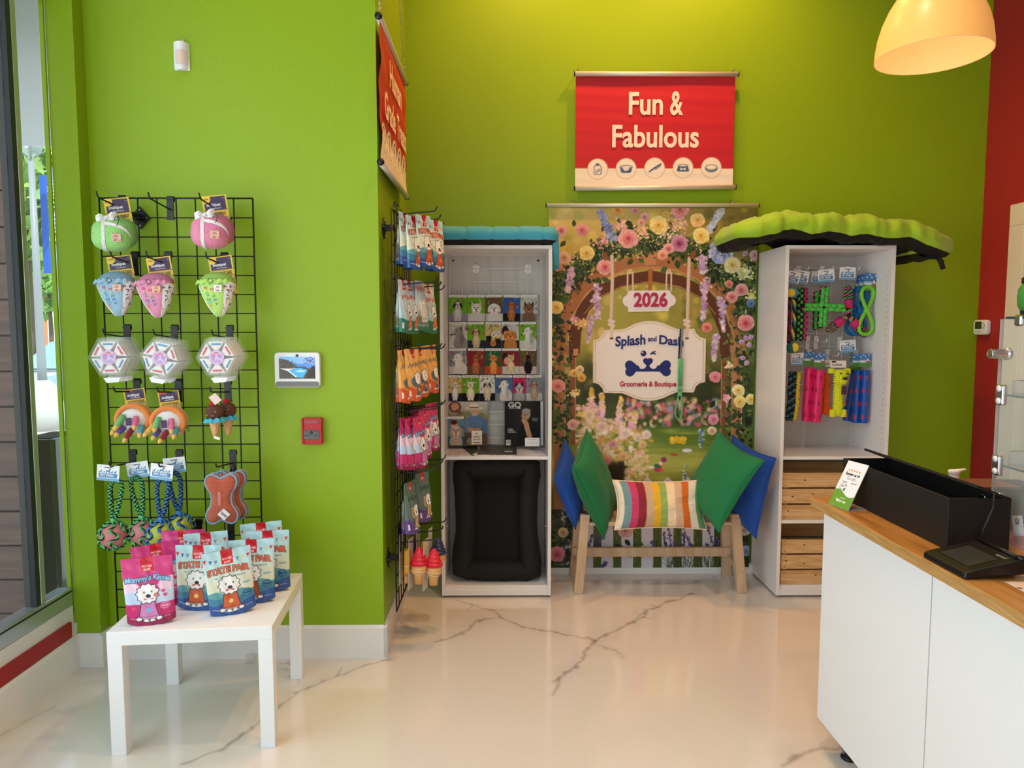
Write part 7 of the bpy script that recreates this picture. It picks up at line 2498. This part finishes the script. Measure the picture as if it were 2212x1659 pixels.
def noodle(label, px, py, Y, col, head):
    t = toy('noodle_plush_toy', label, px, py, Y)
    m = mat('noodle_%d_%d_%d' % col, col, rough=.9)

    def shag(c0, L_, R_, name, nz):
        def f(a, b):
            th_ = b * 2 * math.pi
            e = math.sqrt(max(0.0, 1 - (2 * a - 1) ** 10))
            k2 = .5 + .5 * math.sin(a * nz * 2 * math.pi) * 1.0
            k3 = .5 + .5 * math.cos(th_ * 14)
            r = R_ * e * (.82 + .30 * k2 * k3)
            return (c0[0] + r * math.cos(th_), c0[1] - r * math.sin(th_), c0[2] + (a - .5) * L_)
        MB().surf(f, int(nz * 6), 84, wrap_v=True).build(name, m, t)
    shag((0, 0, -.02), .24, .026, 'body', 19)
    for q in (-1, 1):
        shag((q * .030, -.004, -.122), .045, .017, 'paw', 4)
    if head:
        shag((.004, -.012, .085), .085, .036, 'head', 7)
        for q in (-1, 1):
            shag((q * .045, -.004, .118), .030, .018, 'ear', 3)
        MB().ball((.012, -.052, .078), (.015, .008, .008), 14, 8).build('nose', m_black, t)
        for x in (-.012, .026):
            MB().ball((x, -.046, .106), .005, 10, 6).build('eye', m_black, t)
        MB().box((.0, -.036, -.012), (.030, -.0355, .034)).build('small_tag', mat('plum_card', (76, 48, 70), rough=.5), t)
    cv = Canvas(-.045, -.02, .045, .02, .0014, (236, 226, 220))
    cv.words('multipet', -.006, -.008, .056, .013, (80, 56, 70), .02); cv.rect(-.038, .008, -.014, .018, (50, 40, 46))
    cv.build('header_card', lambda U, V: np.stack([U, .012 + 0 * U, V + .155], -1), m_card, t)
    return t


noodle('yellow shaggy noodle plush dog toy with black nose in the toy cabinet', 1811, 846, 3.97, (222, 226, 40), True)
noodle('orange shaggy noodle plush toy half hidden behind the yellow one', 1783, 843, 4.05, (236, 100, 30), False)

# white hooks of the cabinet
wh0 = thing('white_hook', 'hook', 'hook', (0, 0, 0), group='white hooks in the toy cabinet')
MB().box((-.012, -.006, -.075), (.012, -.001, .004)).box((-.014, -.009, -.004), (.014, .004, .003)).build('clip_plate', m_wire_w, wh0)
MB().tube([(0, -.004, -.035), (0, -.14, -.028), (0, -.15, -.012)], .003, 8).build('arm', m_wire_w, wh0)
WHK = [(1724, 576, 'above the green braided rope toy'), (1775, 576, 'above the woven cross toys'), (1830, 577, 'above the three-armed rope toy'), (1872, 577, 'above the figure-eight toys'), (1744, 727, 'left one of the two empty ones'), (1762, 727, 'right one of the two empty ones'),
       (1813, 729, 'holding the rope toy with the tennis ring'), (1747, 756, 'above the pink tubes'), (1787, 756, 'above the noodle toys'), (1850, 757, 'above the blue tubes')]
for i, (px, py, lab) in enumerate(WHK):
    p = P(px, py, 4.19)
    lab = f'white wire hook in the toy cabinet, {lab}'
    o = wh0 if i == 0 else dup(wh0, lab)
    o['label'] = lab; o.location = p

# ------------------------------------------------------------------ on the counter
CZ = .9005
st_ = thing('review_sign', 'white and green acrylic review sign with five orange stars on the counter corner', 'sign', (1.120, 2.329, CZ), (0, 0, math.atan2(-.093, .022)))
# local x runs along the sign's foot, local y away from the customer
LEAN = .075
cv = Canvas(-.048, 0, .048, .165, .0011, (238, 238, 242))
us = np.linspace(-.05, .05, 30)
cv.poly([(u, .052 + .010 * math.sin((u + .05) * 55 + .6)) for u in us] + [(.06, -.1), (-.06, -.1)], (112, 160, 62))
for i in range(5):
    x, y = -.024 + i * .012, .134
    cv.poly([(x + (.0052 if k_ % 2 == 0 else .0022) * math.sin(k_ * math.pi / 5), y + (.0052 if k_ % 2 == 0 else .0022) * math.cos(k_ * math.pi / 5)) for k_ in range(10)], (226, 122, 60))
cv.words('Review us on', 0, .116, .066, .0105, (30, 30, 34), .035)
gx0 = -.019
for ch_, wd_, c in (('G', .0085, (80, 110, 190)), ('o', .006, (206, 70, 60)), ('o', .006, (226, 170, 50)), ('g', .006, (80, 110, 190)), ('l', .0016, (70, 150, 90)), ('e', .006, (206, 70, 60))):
    cv.words(ch_, gx0 + wd_ / 2, .101, wd_, .0115, c, .0); gx0 += wd_ + .0012
cv.ell(-.022, .074, .013, .013, (50, 50, 54)); cv.ell(-.022, .074, .0118, .0118, (238, 238, 242))
for q in range(3):
    cv.line([(-.028 + q * .004, .070 + q * .001), (-.026 + q * .004, .074), (-.028 + q * .004, .079 - q * .0)], .0016, (50, 50, 54))
cv.rect(-.012, .066, -.005, .082, (50, 50, 54)); cv.rect(-.011, .069, -.006, .079, (238, 238, 242)); cv.line([(-.0085, .066), (-.0085, .060)], .005, (50, 50, 54))
cv.line([(-.032, .091), (-.010, .091)], .0022, (90, 90, 94)); cv.line([(.010, .091), (.034, .091)], .0022, (90, 90, 94))
cv.words('opn-tap', .004, .020, .036, .008, (236, 244, 230), .03); cv.line([(-.01, .034), (.012, .034)], .0022, (220, 236, 206))
cv.ell(-.018, .023, .004, .004, (236, 244, 230)); cv.ell(-.012, .026, .0028, .0028, (236, 244, 230)); cv.ell(-.023, .027, .0028, .0028, (236, 244, 230))
SL = .165
hz = math.sqrt(SL ** 2 - LEAN ** 2)
fsign = lambda U, V, o=0: np.stack([U, LEAN * V / SL + o, .002 + hz * V / SL], -1)
cv.build('printed_face', lambda U, V: fsign(U, V, -.0008), painted('acrylic_print', rough=.15), st_)
m_acr = mat('white_acrylic', (232, 232, 234), rough=.12)
MB().bar((0, 0.0008, .002), (0, LEAN + .0008, .002 + hz), .096, .0022, (0, 0, 1)).build('back_plate', m_acr, st_, bevel=.0005)
MB().box((-.048, 0, 0), (.048, .078, .0022)).build('foot', mat('clear_acrylic', (214, 206, 208), rough=.1, alpha=.55), st_)

# pump bottle behind the box
pb = thing('pump_bottle', 'white pump top of a bottle showing behind the black box', 'bottle', (1.585, 2.45, CZ))
MB().lathe([(.026, 0), (.03, .004), (.03, .045), (.012, .058), (.012, .066)], 24).build('bottle_body', m_white_plastic, pb)
MB().lathe([(.016, .060), (.016, .085), (.014, .088), (.019, .092), (.019, .100), (.017, .104)], 24).build('collar', m_white_plastic, pb)
MB().tube([(0, 0, .099), (.02, 0, .102), (.040, 0, .106)], [.013, .010, .007], 12, flat=.55).build('spout', m_white_plastic, pb)

# small printed card
q = PZ(2186, 1268, CZ)
cv = Canvas(-.05, -.03, .05, .03, .001, (238, 214, 196))
cv.line([(-.045, .022), (-.02, .022)], .004, (60, 44, 40)); cv.rect(-.012, -.012, .012, .018, (186, 150, 130)); cv.rect(.018, -.012, .044, .018, (150, 100, 96)); cv.rect(-.012, -.028, -.002, -.018, (120, 96, 88))
cd = thing('printed_card', 'small cream printed card lying flat on the oak counter near the signature pad', 'card', (1.215, 1.578, CZ + .0005), (0, 0, RAD(-92)))
cv.build('print', lambda U, V: np.stack([U, V, .0006 + 0 * U], -1), m_card, cd)
MB().box((-.05, -.03, 0), (.05, .03, .0004)).build('card_stock', m_paper, cd)

# glass display case
GX, GY, GT = 1.395, 1.985, 1.527
gc = thing('glass_display_case', 'frameless glass display case with chrome clamps on the right of the counter', 'display case', (GX, GY, CZ))
mg = mat('green_edge_glass', (236, 250, 244), rough=0.0, spec=.6, alpha=.10)
m_edge = mat('glass_edge', (46, 70, 64), rough=.15)
D_ = 1.0
MB().box((0, -D_, 0), (.006, 0, GT - CZ)).build('glass_pane', mg, gc)
MB().box((.006, -.006, 0), (.40, 0, GT - CZ)).build('glass_pane', mg, gc)
MB().box((0, -.0005, 0), (.006, .0012, GT - CZ)).build('pane_edge', mat('pale_edge', (176, 166, 160), rough=.15), gc)
MB().box((0, -D_, GT - CZ), (.40, -.02, GT - CZ + .007)).build('glass_top', mg, gc)
MB().box((-.0006, -D_, GT - CZ), (.0006, -.02, GT - CZ + .007)).build('top_edge', m_edge, gc)
MB().box((0, -.021, GT - CZ), (.40, -.0195, GT - CZ + .007)).build('top_edge', m_edge, gc)
for z in (1.312, 1.112):
    sh = MB().box((.010, -D_, z - CZ), (.40, -.010, z - CZ + .006)).build('glass_shelf', mg, gc)
    MB().box((.0092, -D_, z - CZ), (.0105, -.010, z - CZ + .006)).build('shelf_edge', m_edge, sh)
    cl = MB().box((-.004, -.030, z - CZ - .026), (.010, .003, z - CZ + .032)).build('chrome_clamp', m_chrome, gc, bevel=.004)
    for dz in (-.014, .021):
        MB().tube([(-.0035, -.014, z - CZ + dz), (-.006, -.014, z - CZ + dz)], .009, 16).build('screw_cap', m_white_plastic, cl)
for z in (1.43, 1.018):
    MB().tube([(-.035, -.012, z - CZ), (.010, -.012, z - CZ)], .014, 20).build('chrome_knob', m_chrome, gc, bevel=.002)
    MB().tube([(.010, -.012, z - CZ), (.020, -.012, z - CZ)], .017, 20).build('chrome_knob', m_chrome, gc)
cl = MB().box((-.004, -.03, .0), (.010, .003, .035)).build('chrome_clamp', m_chrome, gc, bevel=.004)
MB().tube([(-.0035, -.014, .020), (-.006, -.014, .020)], .009, 16).build('screw_cap', m_white_plastic, cl)
MB().box((-.004, -.085, GT - CZ - .02), (.012, -.055, GT - CZ + .012)).build('chrome_clamp', m_chrome, gc, bevel=.006)


def tray(label, z, name, tl, cols):
    t = thing('treat_tray', label, 'tray', (GX + .10, 1.80, z + .0065), group='clear treat trays in the glass case')
    m = mat('tray_plastic', (226, 226, 222), rough=.1, alpha=.18)
    mb = MB().box((-.075, -.16, 0), (.15, .16, .002)).box((-.075, -.16, 0), (-.073, .16, .038)).box((.148, -.16, 0), (.15, .16, .038)).box((-.075, .158, 0), (.15, .16, .038)).box((-.075, -.16, 0), (.15, -.158, .038))
    mb.build('tray', m, t)
    MB().tube([(-.075, -.16, .038), (-.075, .16, .038), (.15, .16, .038), (.15, -.16, .038)], .0012, 6, closed=True).build('tray_rim', mat('tray_rim', (206, 200, 196), rough=.15), t)
    rn = random.Random(len(label))
    k_ = 0
    for yy in (.10, .035, -.03, -.095):
        for xx in (-.030, .035, .10):
            k_ += 1
            c = cols[k_ % len(cols)]
            o = MB().ball((0, 0, 0), (.028, .026, .011), 16, 8, lambda p: p * (1 + .08 * noise.noise(p * 3 + Vector((k_, 0, 0))))).build(name, mat('treat_%d_%d_%d' % c, c, rough=.7, bump=.4, bscale=120), None)
            o.location = (GX + .10 + xx, 1.80 + yy, z + .0065 + .0145); o.rotation_euler = (0, 0, rn.uniform(0, 3))
            col_ = 'yellow' if c[1] > 170 else 'pink'
            row_ = ['far end', 'second row from far end', 'third row from far end', 'near end'][int(round((.10 - yy) / .065))]
            cpos = ['by the glass front', 'in the middle', 'at the back'][int(round((xx + .03) / .065))]
            tag(o, f'{col_} biscuit in the {tl} clear tray, {row_}, {cpos}', 'dog biscuit', 'biscuits in the glass case')
    return t


tray('clear tray of yellow dog biscuits on the upper glass shelf', 1.312, 'dog_biscuit', 'upper', [(234, 184, 74)])
tray('clear tray of pink dog biscuits on the lower glass shelf', 1.112, 'dog_biscuit', 'lower', [(226, 150, 140)])
jar = thing('cookie_jar', 'green ceramic jar with black lid and base on top of the glass case', 'jar', (GX + .058, 1.93, GT + .0075))
MB().lathe([(.036, .014), (.044, .03), (.045, .055), (.043, .075), (.036, .088)], 32).build('body', mat('green_glaze', (58, 132, 56), rough=.3, var=.25, vscale=40), jar)
MB().lathe([(.036, 0), (.037, .014), (.035, .016)], 32).build('base', m_black, jar)
MB().lathe([(.034, .088), (.037, .092), (.037, .104), (.028, .112), (.0, .114)], 32).build('lid', m_black, jar)
bb = thing('sloping_box', 'dark box with sloping front standing behind the glass case corner', 'box', (GX + .16, 2.12, CZ))
MB().prism([(-.14, 0), (.16, 0), (.16, .02), (.06, .128), (-.13, .13)], -.06, .06, 'xz').build('body', m_bb, bb, bevel=.003)
MB().box((-.132, -.0615, .124), (-.02, .0615, .1305)).build('brown_top', mat('brown_plastic', (120, 70, 50), rough=.4), bb)
bb['category'] = 'box'
pm_ = thing('pink_treat', 'pink ridged treat with a white spotted tag at the bottom of the glass case', 'dog treat', (GX + .075, 1.86, CZ))
MB().surf(lambda a, b: ((a - .5) * .12, (b - .5) * .16, .062 * (1 - abs(2 * a - 1) ** 6) * (1 - abs(2 * b - 1) ** 6) + .003 * math.sin(a * 60)), 50, 24).build('body', mat('pink_jerky', (206, 130, 122), rough=.5, bump=.4, bscale=60), pm_)
cv = Canvas(-.022, -.028, .022, .028, .0012, (226, 224, 238))
for i in range(16):
    cv.ell((i * 37 % 40 - 20) / 1000, (i * 23 % 50 - 25) / 1000, .001, .001, (90, 80, 130))
cv.ell(-.002, .012, .008, .010, (120, 72, 60)); cv.ell(-.002, .014, .004, .005, (206, 170, 150)); cv.rect(-.016, -.022, .016, -.004, (240, 240, 244))
cv.build('spotted_tag', lambda U, V: np.stack([-.064 - .12 * V * 0 + 0 * U, .03 - U * .9 + V * .2, .062 + V * .95 + U * .25], -1), m_card, pm_)

# clear plug protector on the floor by the pillar baseboard
o = MB().box((-.02, -.02, 0), (.02, .015, .034)).build('plug_cover', mat('clear_block', (226, 226, 222), rough=.05, alpha=.35), None, bevel=.005, seg=3)
p = PZ(541, 1430, 0); o.location = (p.x, p.y, .0005); o.rotation_euler = (0, 0, .5)
tag(o, 'small clear plastic block on the floor against the white baseboard', 'plastic block')

# ------------------------------------------------------------------ the window and the street
m_fr = mat('window_aluminium', (196, 200, 204), rough=.28, metal=.7)
m_gask = mat('dark_gasket', (40, 44, 48), rough=.4)
w1 = bpy.data.objects.new('window_1', None); COL.objects.link(w1); w1['kind'] = 'structure'
WX = -1.930
fr = MB().box((WX - .04, -1.15, .285), (WX + .022, 3.062, .365)).build('bottom_rail', m_fr, w1, bevel=.004)
MB().box((WX + .021, -1.15, .345), (WX + .024, 3.062, .352)).build('glazing_bead', m_gask, w1)
MB().box((WX - .04, -1.15, .20), (LW - .006, 3.062, .284)).build('sill', m_white_trim, w1, bevel=.003)
MB().box((WX + .001, 3.064, .20), (LW - .012, 3.074, 3.45)).build('jamb', m_green, w1)
MB().box((WX - .03, 2.835, .365), (WX + .018, 2.863, 2.86)).build('mullion', m_gask, w1)
MB().box((WX - .034, 2.863, .365), (WX + .02, 2.892, 2.86)).build('mullion', m_fr, w1, bevel=.003)
MB().box((WX - .034, 2.0, .365), (WX + .026, 2.06, 2.86)).build('mullion', m_fr, w1, bevel=.003)
MB().box((WX - .04, -1.15, 2.86), (WX + .03, 3.062, 2.92)).build('transom', m_gask, w1, bevel=.003)
m_pane = mat('window_glass', (236, 244, 246), rough=0.0, spec=.35, alpha=.06)
for a, b in ((-1.15, 2.0), (2.06, 2.835), (2.892, 3.066)):
    MB().box((WX - .006, a, .365), (WX, b, 2.86)).build('glass_pane', m_pane, w1)

GZ = -.12
m_pave = mat('pale_paving', (214, 208, 200), rough=.8, var=.12, vscale=1.2)
struct(MB().box((-40, -6, GZ - .1), (-2.05, 40, GZ)).build('ground_pavement', m_pave))
m_sid = wood('dark_brown_siding', (116, 84, 76), (86, 60, 56), rough=.5, axis='x', scale=.6)
sd_ = bpy.data.objects.new('wall_outside', None); COL.objects.link(sd_); sd_['kind'] = 'structure'
for i in range(22):
    z = GZ + .08 + i * .168
    MB().box((-4.6, 3.36, z), (-2.27, 3.42, z + .160)).build('siding_board', m_sid, sd_, bevel=.003)
MB().box((-4.6, 3.39, GZ), (-2.32, 3.42, 3.6)).build('backing', m_gask, sd_)
MB().box((-2.27, 3.35, GZ), (-2.237, 3.372, 3.6)).build('corner_trim', mat('slate_trim', (62, 68, 74), rough=.4), sd_, bevel=.003)
struct(MB().box((-6.2, 2.2, 3.05), (-2.06, 6.2, 3.25)).build('canopy_outside', mat('canopy_grey', (196, 198, 200), rough=.5)))

YL = 8.9
lb = P(100, 985, YL); lb.z = GZ
sl_ = thing('street_lamp', 'grey street lamp with a clear urn-shaped head seen through the window', 'street lamp', (lb.x, YL, GZ))
m_lampg = mat('lamp_grey', (150, 156, 158), rough=.45)
htop = P(68, 240, YL).z - GZ; hbot = P(75, 340, YL).z - GZ
MB().lathe([(.055, .9), (.05, 1.2), (.042, 2.2), (.034, hbot - .02)], 16).build('pole', m_lampg, sl_)
MB().lathe([(.24, .33), (.235, .6), (.20, .78), (.13, .92), (.07, .98)], 24).build('base_cone', mat('pale_concrete', (206, 204, 200), rough=.8), sl_)
MB().lathe([(.28, 0), (.30, .05), (.30, .26), (.33, .28), (.33, .35), (.24, .36)], 24).build('stone_plinth', mat('stone_plinth', (186, 180, 170), rough=.85), sl_)
HL = htop - hbot
MB().lathe([(.03, hbot), (.10, hbot + .12 * HL), (.14, hbot + .4 * HL), (.145, hbot + .95 * HL)], 24, cap=False).build('lamp_glass', mat('lamp_frost', (214, 222, 226), rough=.2, alpha=.35), sl_)
for k_ in range(4):
    a = k_ * math.pi / 2 + .5
    MB().tube([(.03 * math.cos(a), .03 * math.sin(a), hbot), (.105 * math.cos(a), .105 * math.sin(a), hbot + .12 * HL), (.15 * math.cos(a), .15 * math.sin(a), hbot + .5 * HL), (.15 * math.cos(a), .15 * math.sin(a), hbot + .97 * HL)], .012, 6).build('rib', m_lampg, sl_)
MB().lathe([(.13, hbot + .55 * HL), (.135, hbot + .95 * HL), (.17, hbot + .97 * HL), (.17, htop), (.05, htop + .04)], 24).build('lamp_cap', m_lampg, sl_)

YB2 = 9.6
a = P(84, 378, YB2); b = P(118, 590, YB2)
sb = thing('street_banner', 'tall blue street banner with white vertical lettering seen through the window', 'banner', (0, 0, 0))
MB().box((a.x, YB2, b.z), (b.x, YB2 + .02, a.z)).build('banner_cloth', mat('street_blue', (40, 90, 186), rough=.6), sb)
T = place('Don Mills', 0, 0, (a.z - b.z) * .62, .16, .02)
MB().tris(T, 0, fn=lambda u, v: (a.x + .16 - v + .10, YB2 - .01, (a.z + b.z) / 2 + .18 + u)).build('lettering', m_white_plastic, sb, recalc=False)
MB().tube([(b.x + .02, YB2 + .05, GZ), (b.x + .02, YB2 + .05, a.z + .1)], .04, 10).build('pole', m_lampg, sb)


def tree(name, label, x, y, z0, R_, col, n=420):
    t = thing(name, label, 'tree', (x, y, GZ))
    rn = random.Random(int(abs(x * 31)))
    mb = MB()
    for i in range(n):
        v = Vector((rn.gauss(0, 1), rn.gauss(0, 1), rn.gauss(0, 1))).normalized() * R_ * rn.random() ** .4
        c = Vector((0, 0, z0)) + v; d = Vector((rn.gauss(0, 1), rn.gauss(0, 1), rn.gauss(0, 1))).normalized() * R_ * .22; s = d.cross(Vector((rn.gauss(0, 1), rn.gauss(0, 1), 1))).normalized() * R_ * .10
        mb._add([c - d, c + s, c + d, c - s], [(0, 1, 2, 3)], False)
    o = mb.build('foliage', mat('leaves_%d' % col[1], col, rough=.7, var=.3, vscale=3), t, recalc=False); o['kind'] = 'stuff'
    MB().tube([(0, 0, 0), (.02, 0, z0 * .6), (0, 0, z0)], [.06, .05, .03], 8).build('trunk', mat('bark', (110, 92, 76), rough=.9), t)
    return t


p = P(52, 430, 12); tree('street_tree', 'pale green street tree left of the street lamp, seen through the window', p.x, 12, p.z - GZ, 1.3, (132, 168, 84))
p = P(104, 615, 16.5); tree('street_tree', 'low green bush under the blue street banner', p.x, 16.5, p.z - GZ, .75, (116, 164, 70), 260)
p = P(60, 590, 18.5); tree('street_tree', 'green bush behind the street lamp pole', p.x, 18.5, p.z - GZ, 1.0, (106, 150, 66), 260)
p = P(70, 700, 18); o = MB().box((p.x - .75, 18, GZ), (p.x + .12, 18.4, p.z + .85)).build('orange_hoarding', mat('orange_panel', (232, 140, 90), rough=.6), None); tag(o, 'orange panel standing across the street behind the lamp pole', 'panel')
p = P(90, 560, 30); fb = thing('street_building', 'pale building far across the street behind the trees', 'building', (p.x, 30, GZ))
MB().box((-9, 0, 0), (9, 4, 7.2)).build('wall', mat('pale_render', (232, 228, 222), rough=.8), fb)
for i in range(6):
    MB().box((-8 + i * 2.7, -.05, 3.6), (-6.6 + i * 2.7, .02, 5.6)).build('window', mat('street_window', (120, 140, 156), rough=.1), fb)

# parked car
pc = P(110, 985, 10.4); pc.z = GZ
car = thing('parked_car', 'white parked car facing the shop behind the street lamp', 'car', (pc.x - .75, 10.6, GZ), (0, 0, RAD(-8)))
m_cw = mat('white_car_paint', (226, 230, 234), rough=.15, coat=.6)
m_cg = mat('car_glass', (60, 84, 100), rough=.05)
sec = [(-.0, .30, .62, .30), (.06, .42, .72, .28), (.9, .50, .80, .26), (1.0, .52, .80, .26), (3.6, .54, .80, .26), (4.2, .48, .76, .28), (4.3, .36, .70, .32)]
vs = []; fs = []
for y, zt_, w_, zb in [(s_[0], s_[1] + .42, s_[2], s_[3]) for s_ in sec]:
    vs += [(-w_, y, zb), (w_, y, zb), (w_ * 1.04, y, (zb + zt_) / 2), (w_ * .9, y, zt_), (-w_ * .9, y, zt_), (-w_ * 1.04, y, (zb + zt_) / 2)]
for i in range(len(sec) - 1):
    for k_ in range(6):
        fs.append((i * 6 + k_, i * 6 + (k_ + 1) % 6, (i + 1) * 6 + (k_ + 1) % 6, (i + 1) * 6 + k_))
fs += [tuple(range(6))[::-1], tuple((len(sec) - 1) * 6 + k_ for k_ in range(6))]
mb = MB(); mb._add(vs, fs); mb.build('body', m_cw, car, bevel=.04, seg=2)
mb = MB(); mb._add([(-.72, .95, .94), (.72, .95, .94), (.58, 1.65, 1.42), (-.58, 1.65, 1.42), (-.72, 3.7, .94), (.72, 3.7, .94), (.58, 3.1, 1.42), (-.58, 3.1, 1.42)], [(0, 1, 2, 3), (3, 2, 6, 7), (4, 7, 6, 5), (0, 3, 7, 4), (1, 5, 6, 2)], False)
mb.build('cabin', m_cw, car, bevel=.04)
MB()._add([(-.66, .965, .97), (.66, .965, .97), (.55, 1.60, 1.39), (-.55, 1.60, 1.39)], [(0, 1, 2, 3)], False).build('windscreen', mat('windscreen_glass', (150, 186, 206), rough=.05), car, loc=(0, -.03, .01))
MB().box((-.42, -.03, .52), (.42, .03, .68)).build('grille', m_black, car, bevel=.01)
MB().box((-.60, -.02, .32), (.60, .03, .44)).build('bumper_intake', m_black, car, bevel=.01)
for s in (-1, 1):
    MB().ball((s * .58, .02, .66), (.15, .05, .07), 14, 8).build('headlight', mat('headlight', (200, 210, 216), rough=.05), car)
    MB().ball((s * .80, 1.15, 1.0), (.09, .06, .06), 12, 8).build('wing_mirror', m_cw, car)
    for y in (.75, 3.45):
        MB().tube([(s * .60, y, .30), (s * .80, y, .30)], .30, 22).build('wheel', m_black, car, bevel=.03)

# glossy black planter outside the glass
q0 = P(84, 945, 3.9); q1 = P(112, 1290, 3.9)
pl2 = thing('outdoor_planter', 'tall glossy black planter box standing outside the window', 'planter', (q0.x + .02, 3.98, GZ))
MB().prism(rrect(.19, .30, .03), 0, q0.z - GZ, 'xy').build('box', mat('gloss_black', (24, 25, 27), rough=.12, coat=.5), pl2, bevel=.012, seg=3)
MB().prism(rrect(.15, .26, .02), q0.z - GZ + .0005, q0.z - GZ + .004, 'xy').build('soil', mat('soil', (58, 46, 38), rough=.95, bump=.5), pl2)
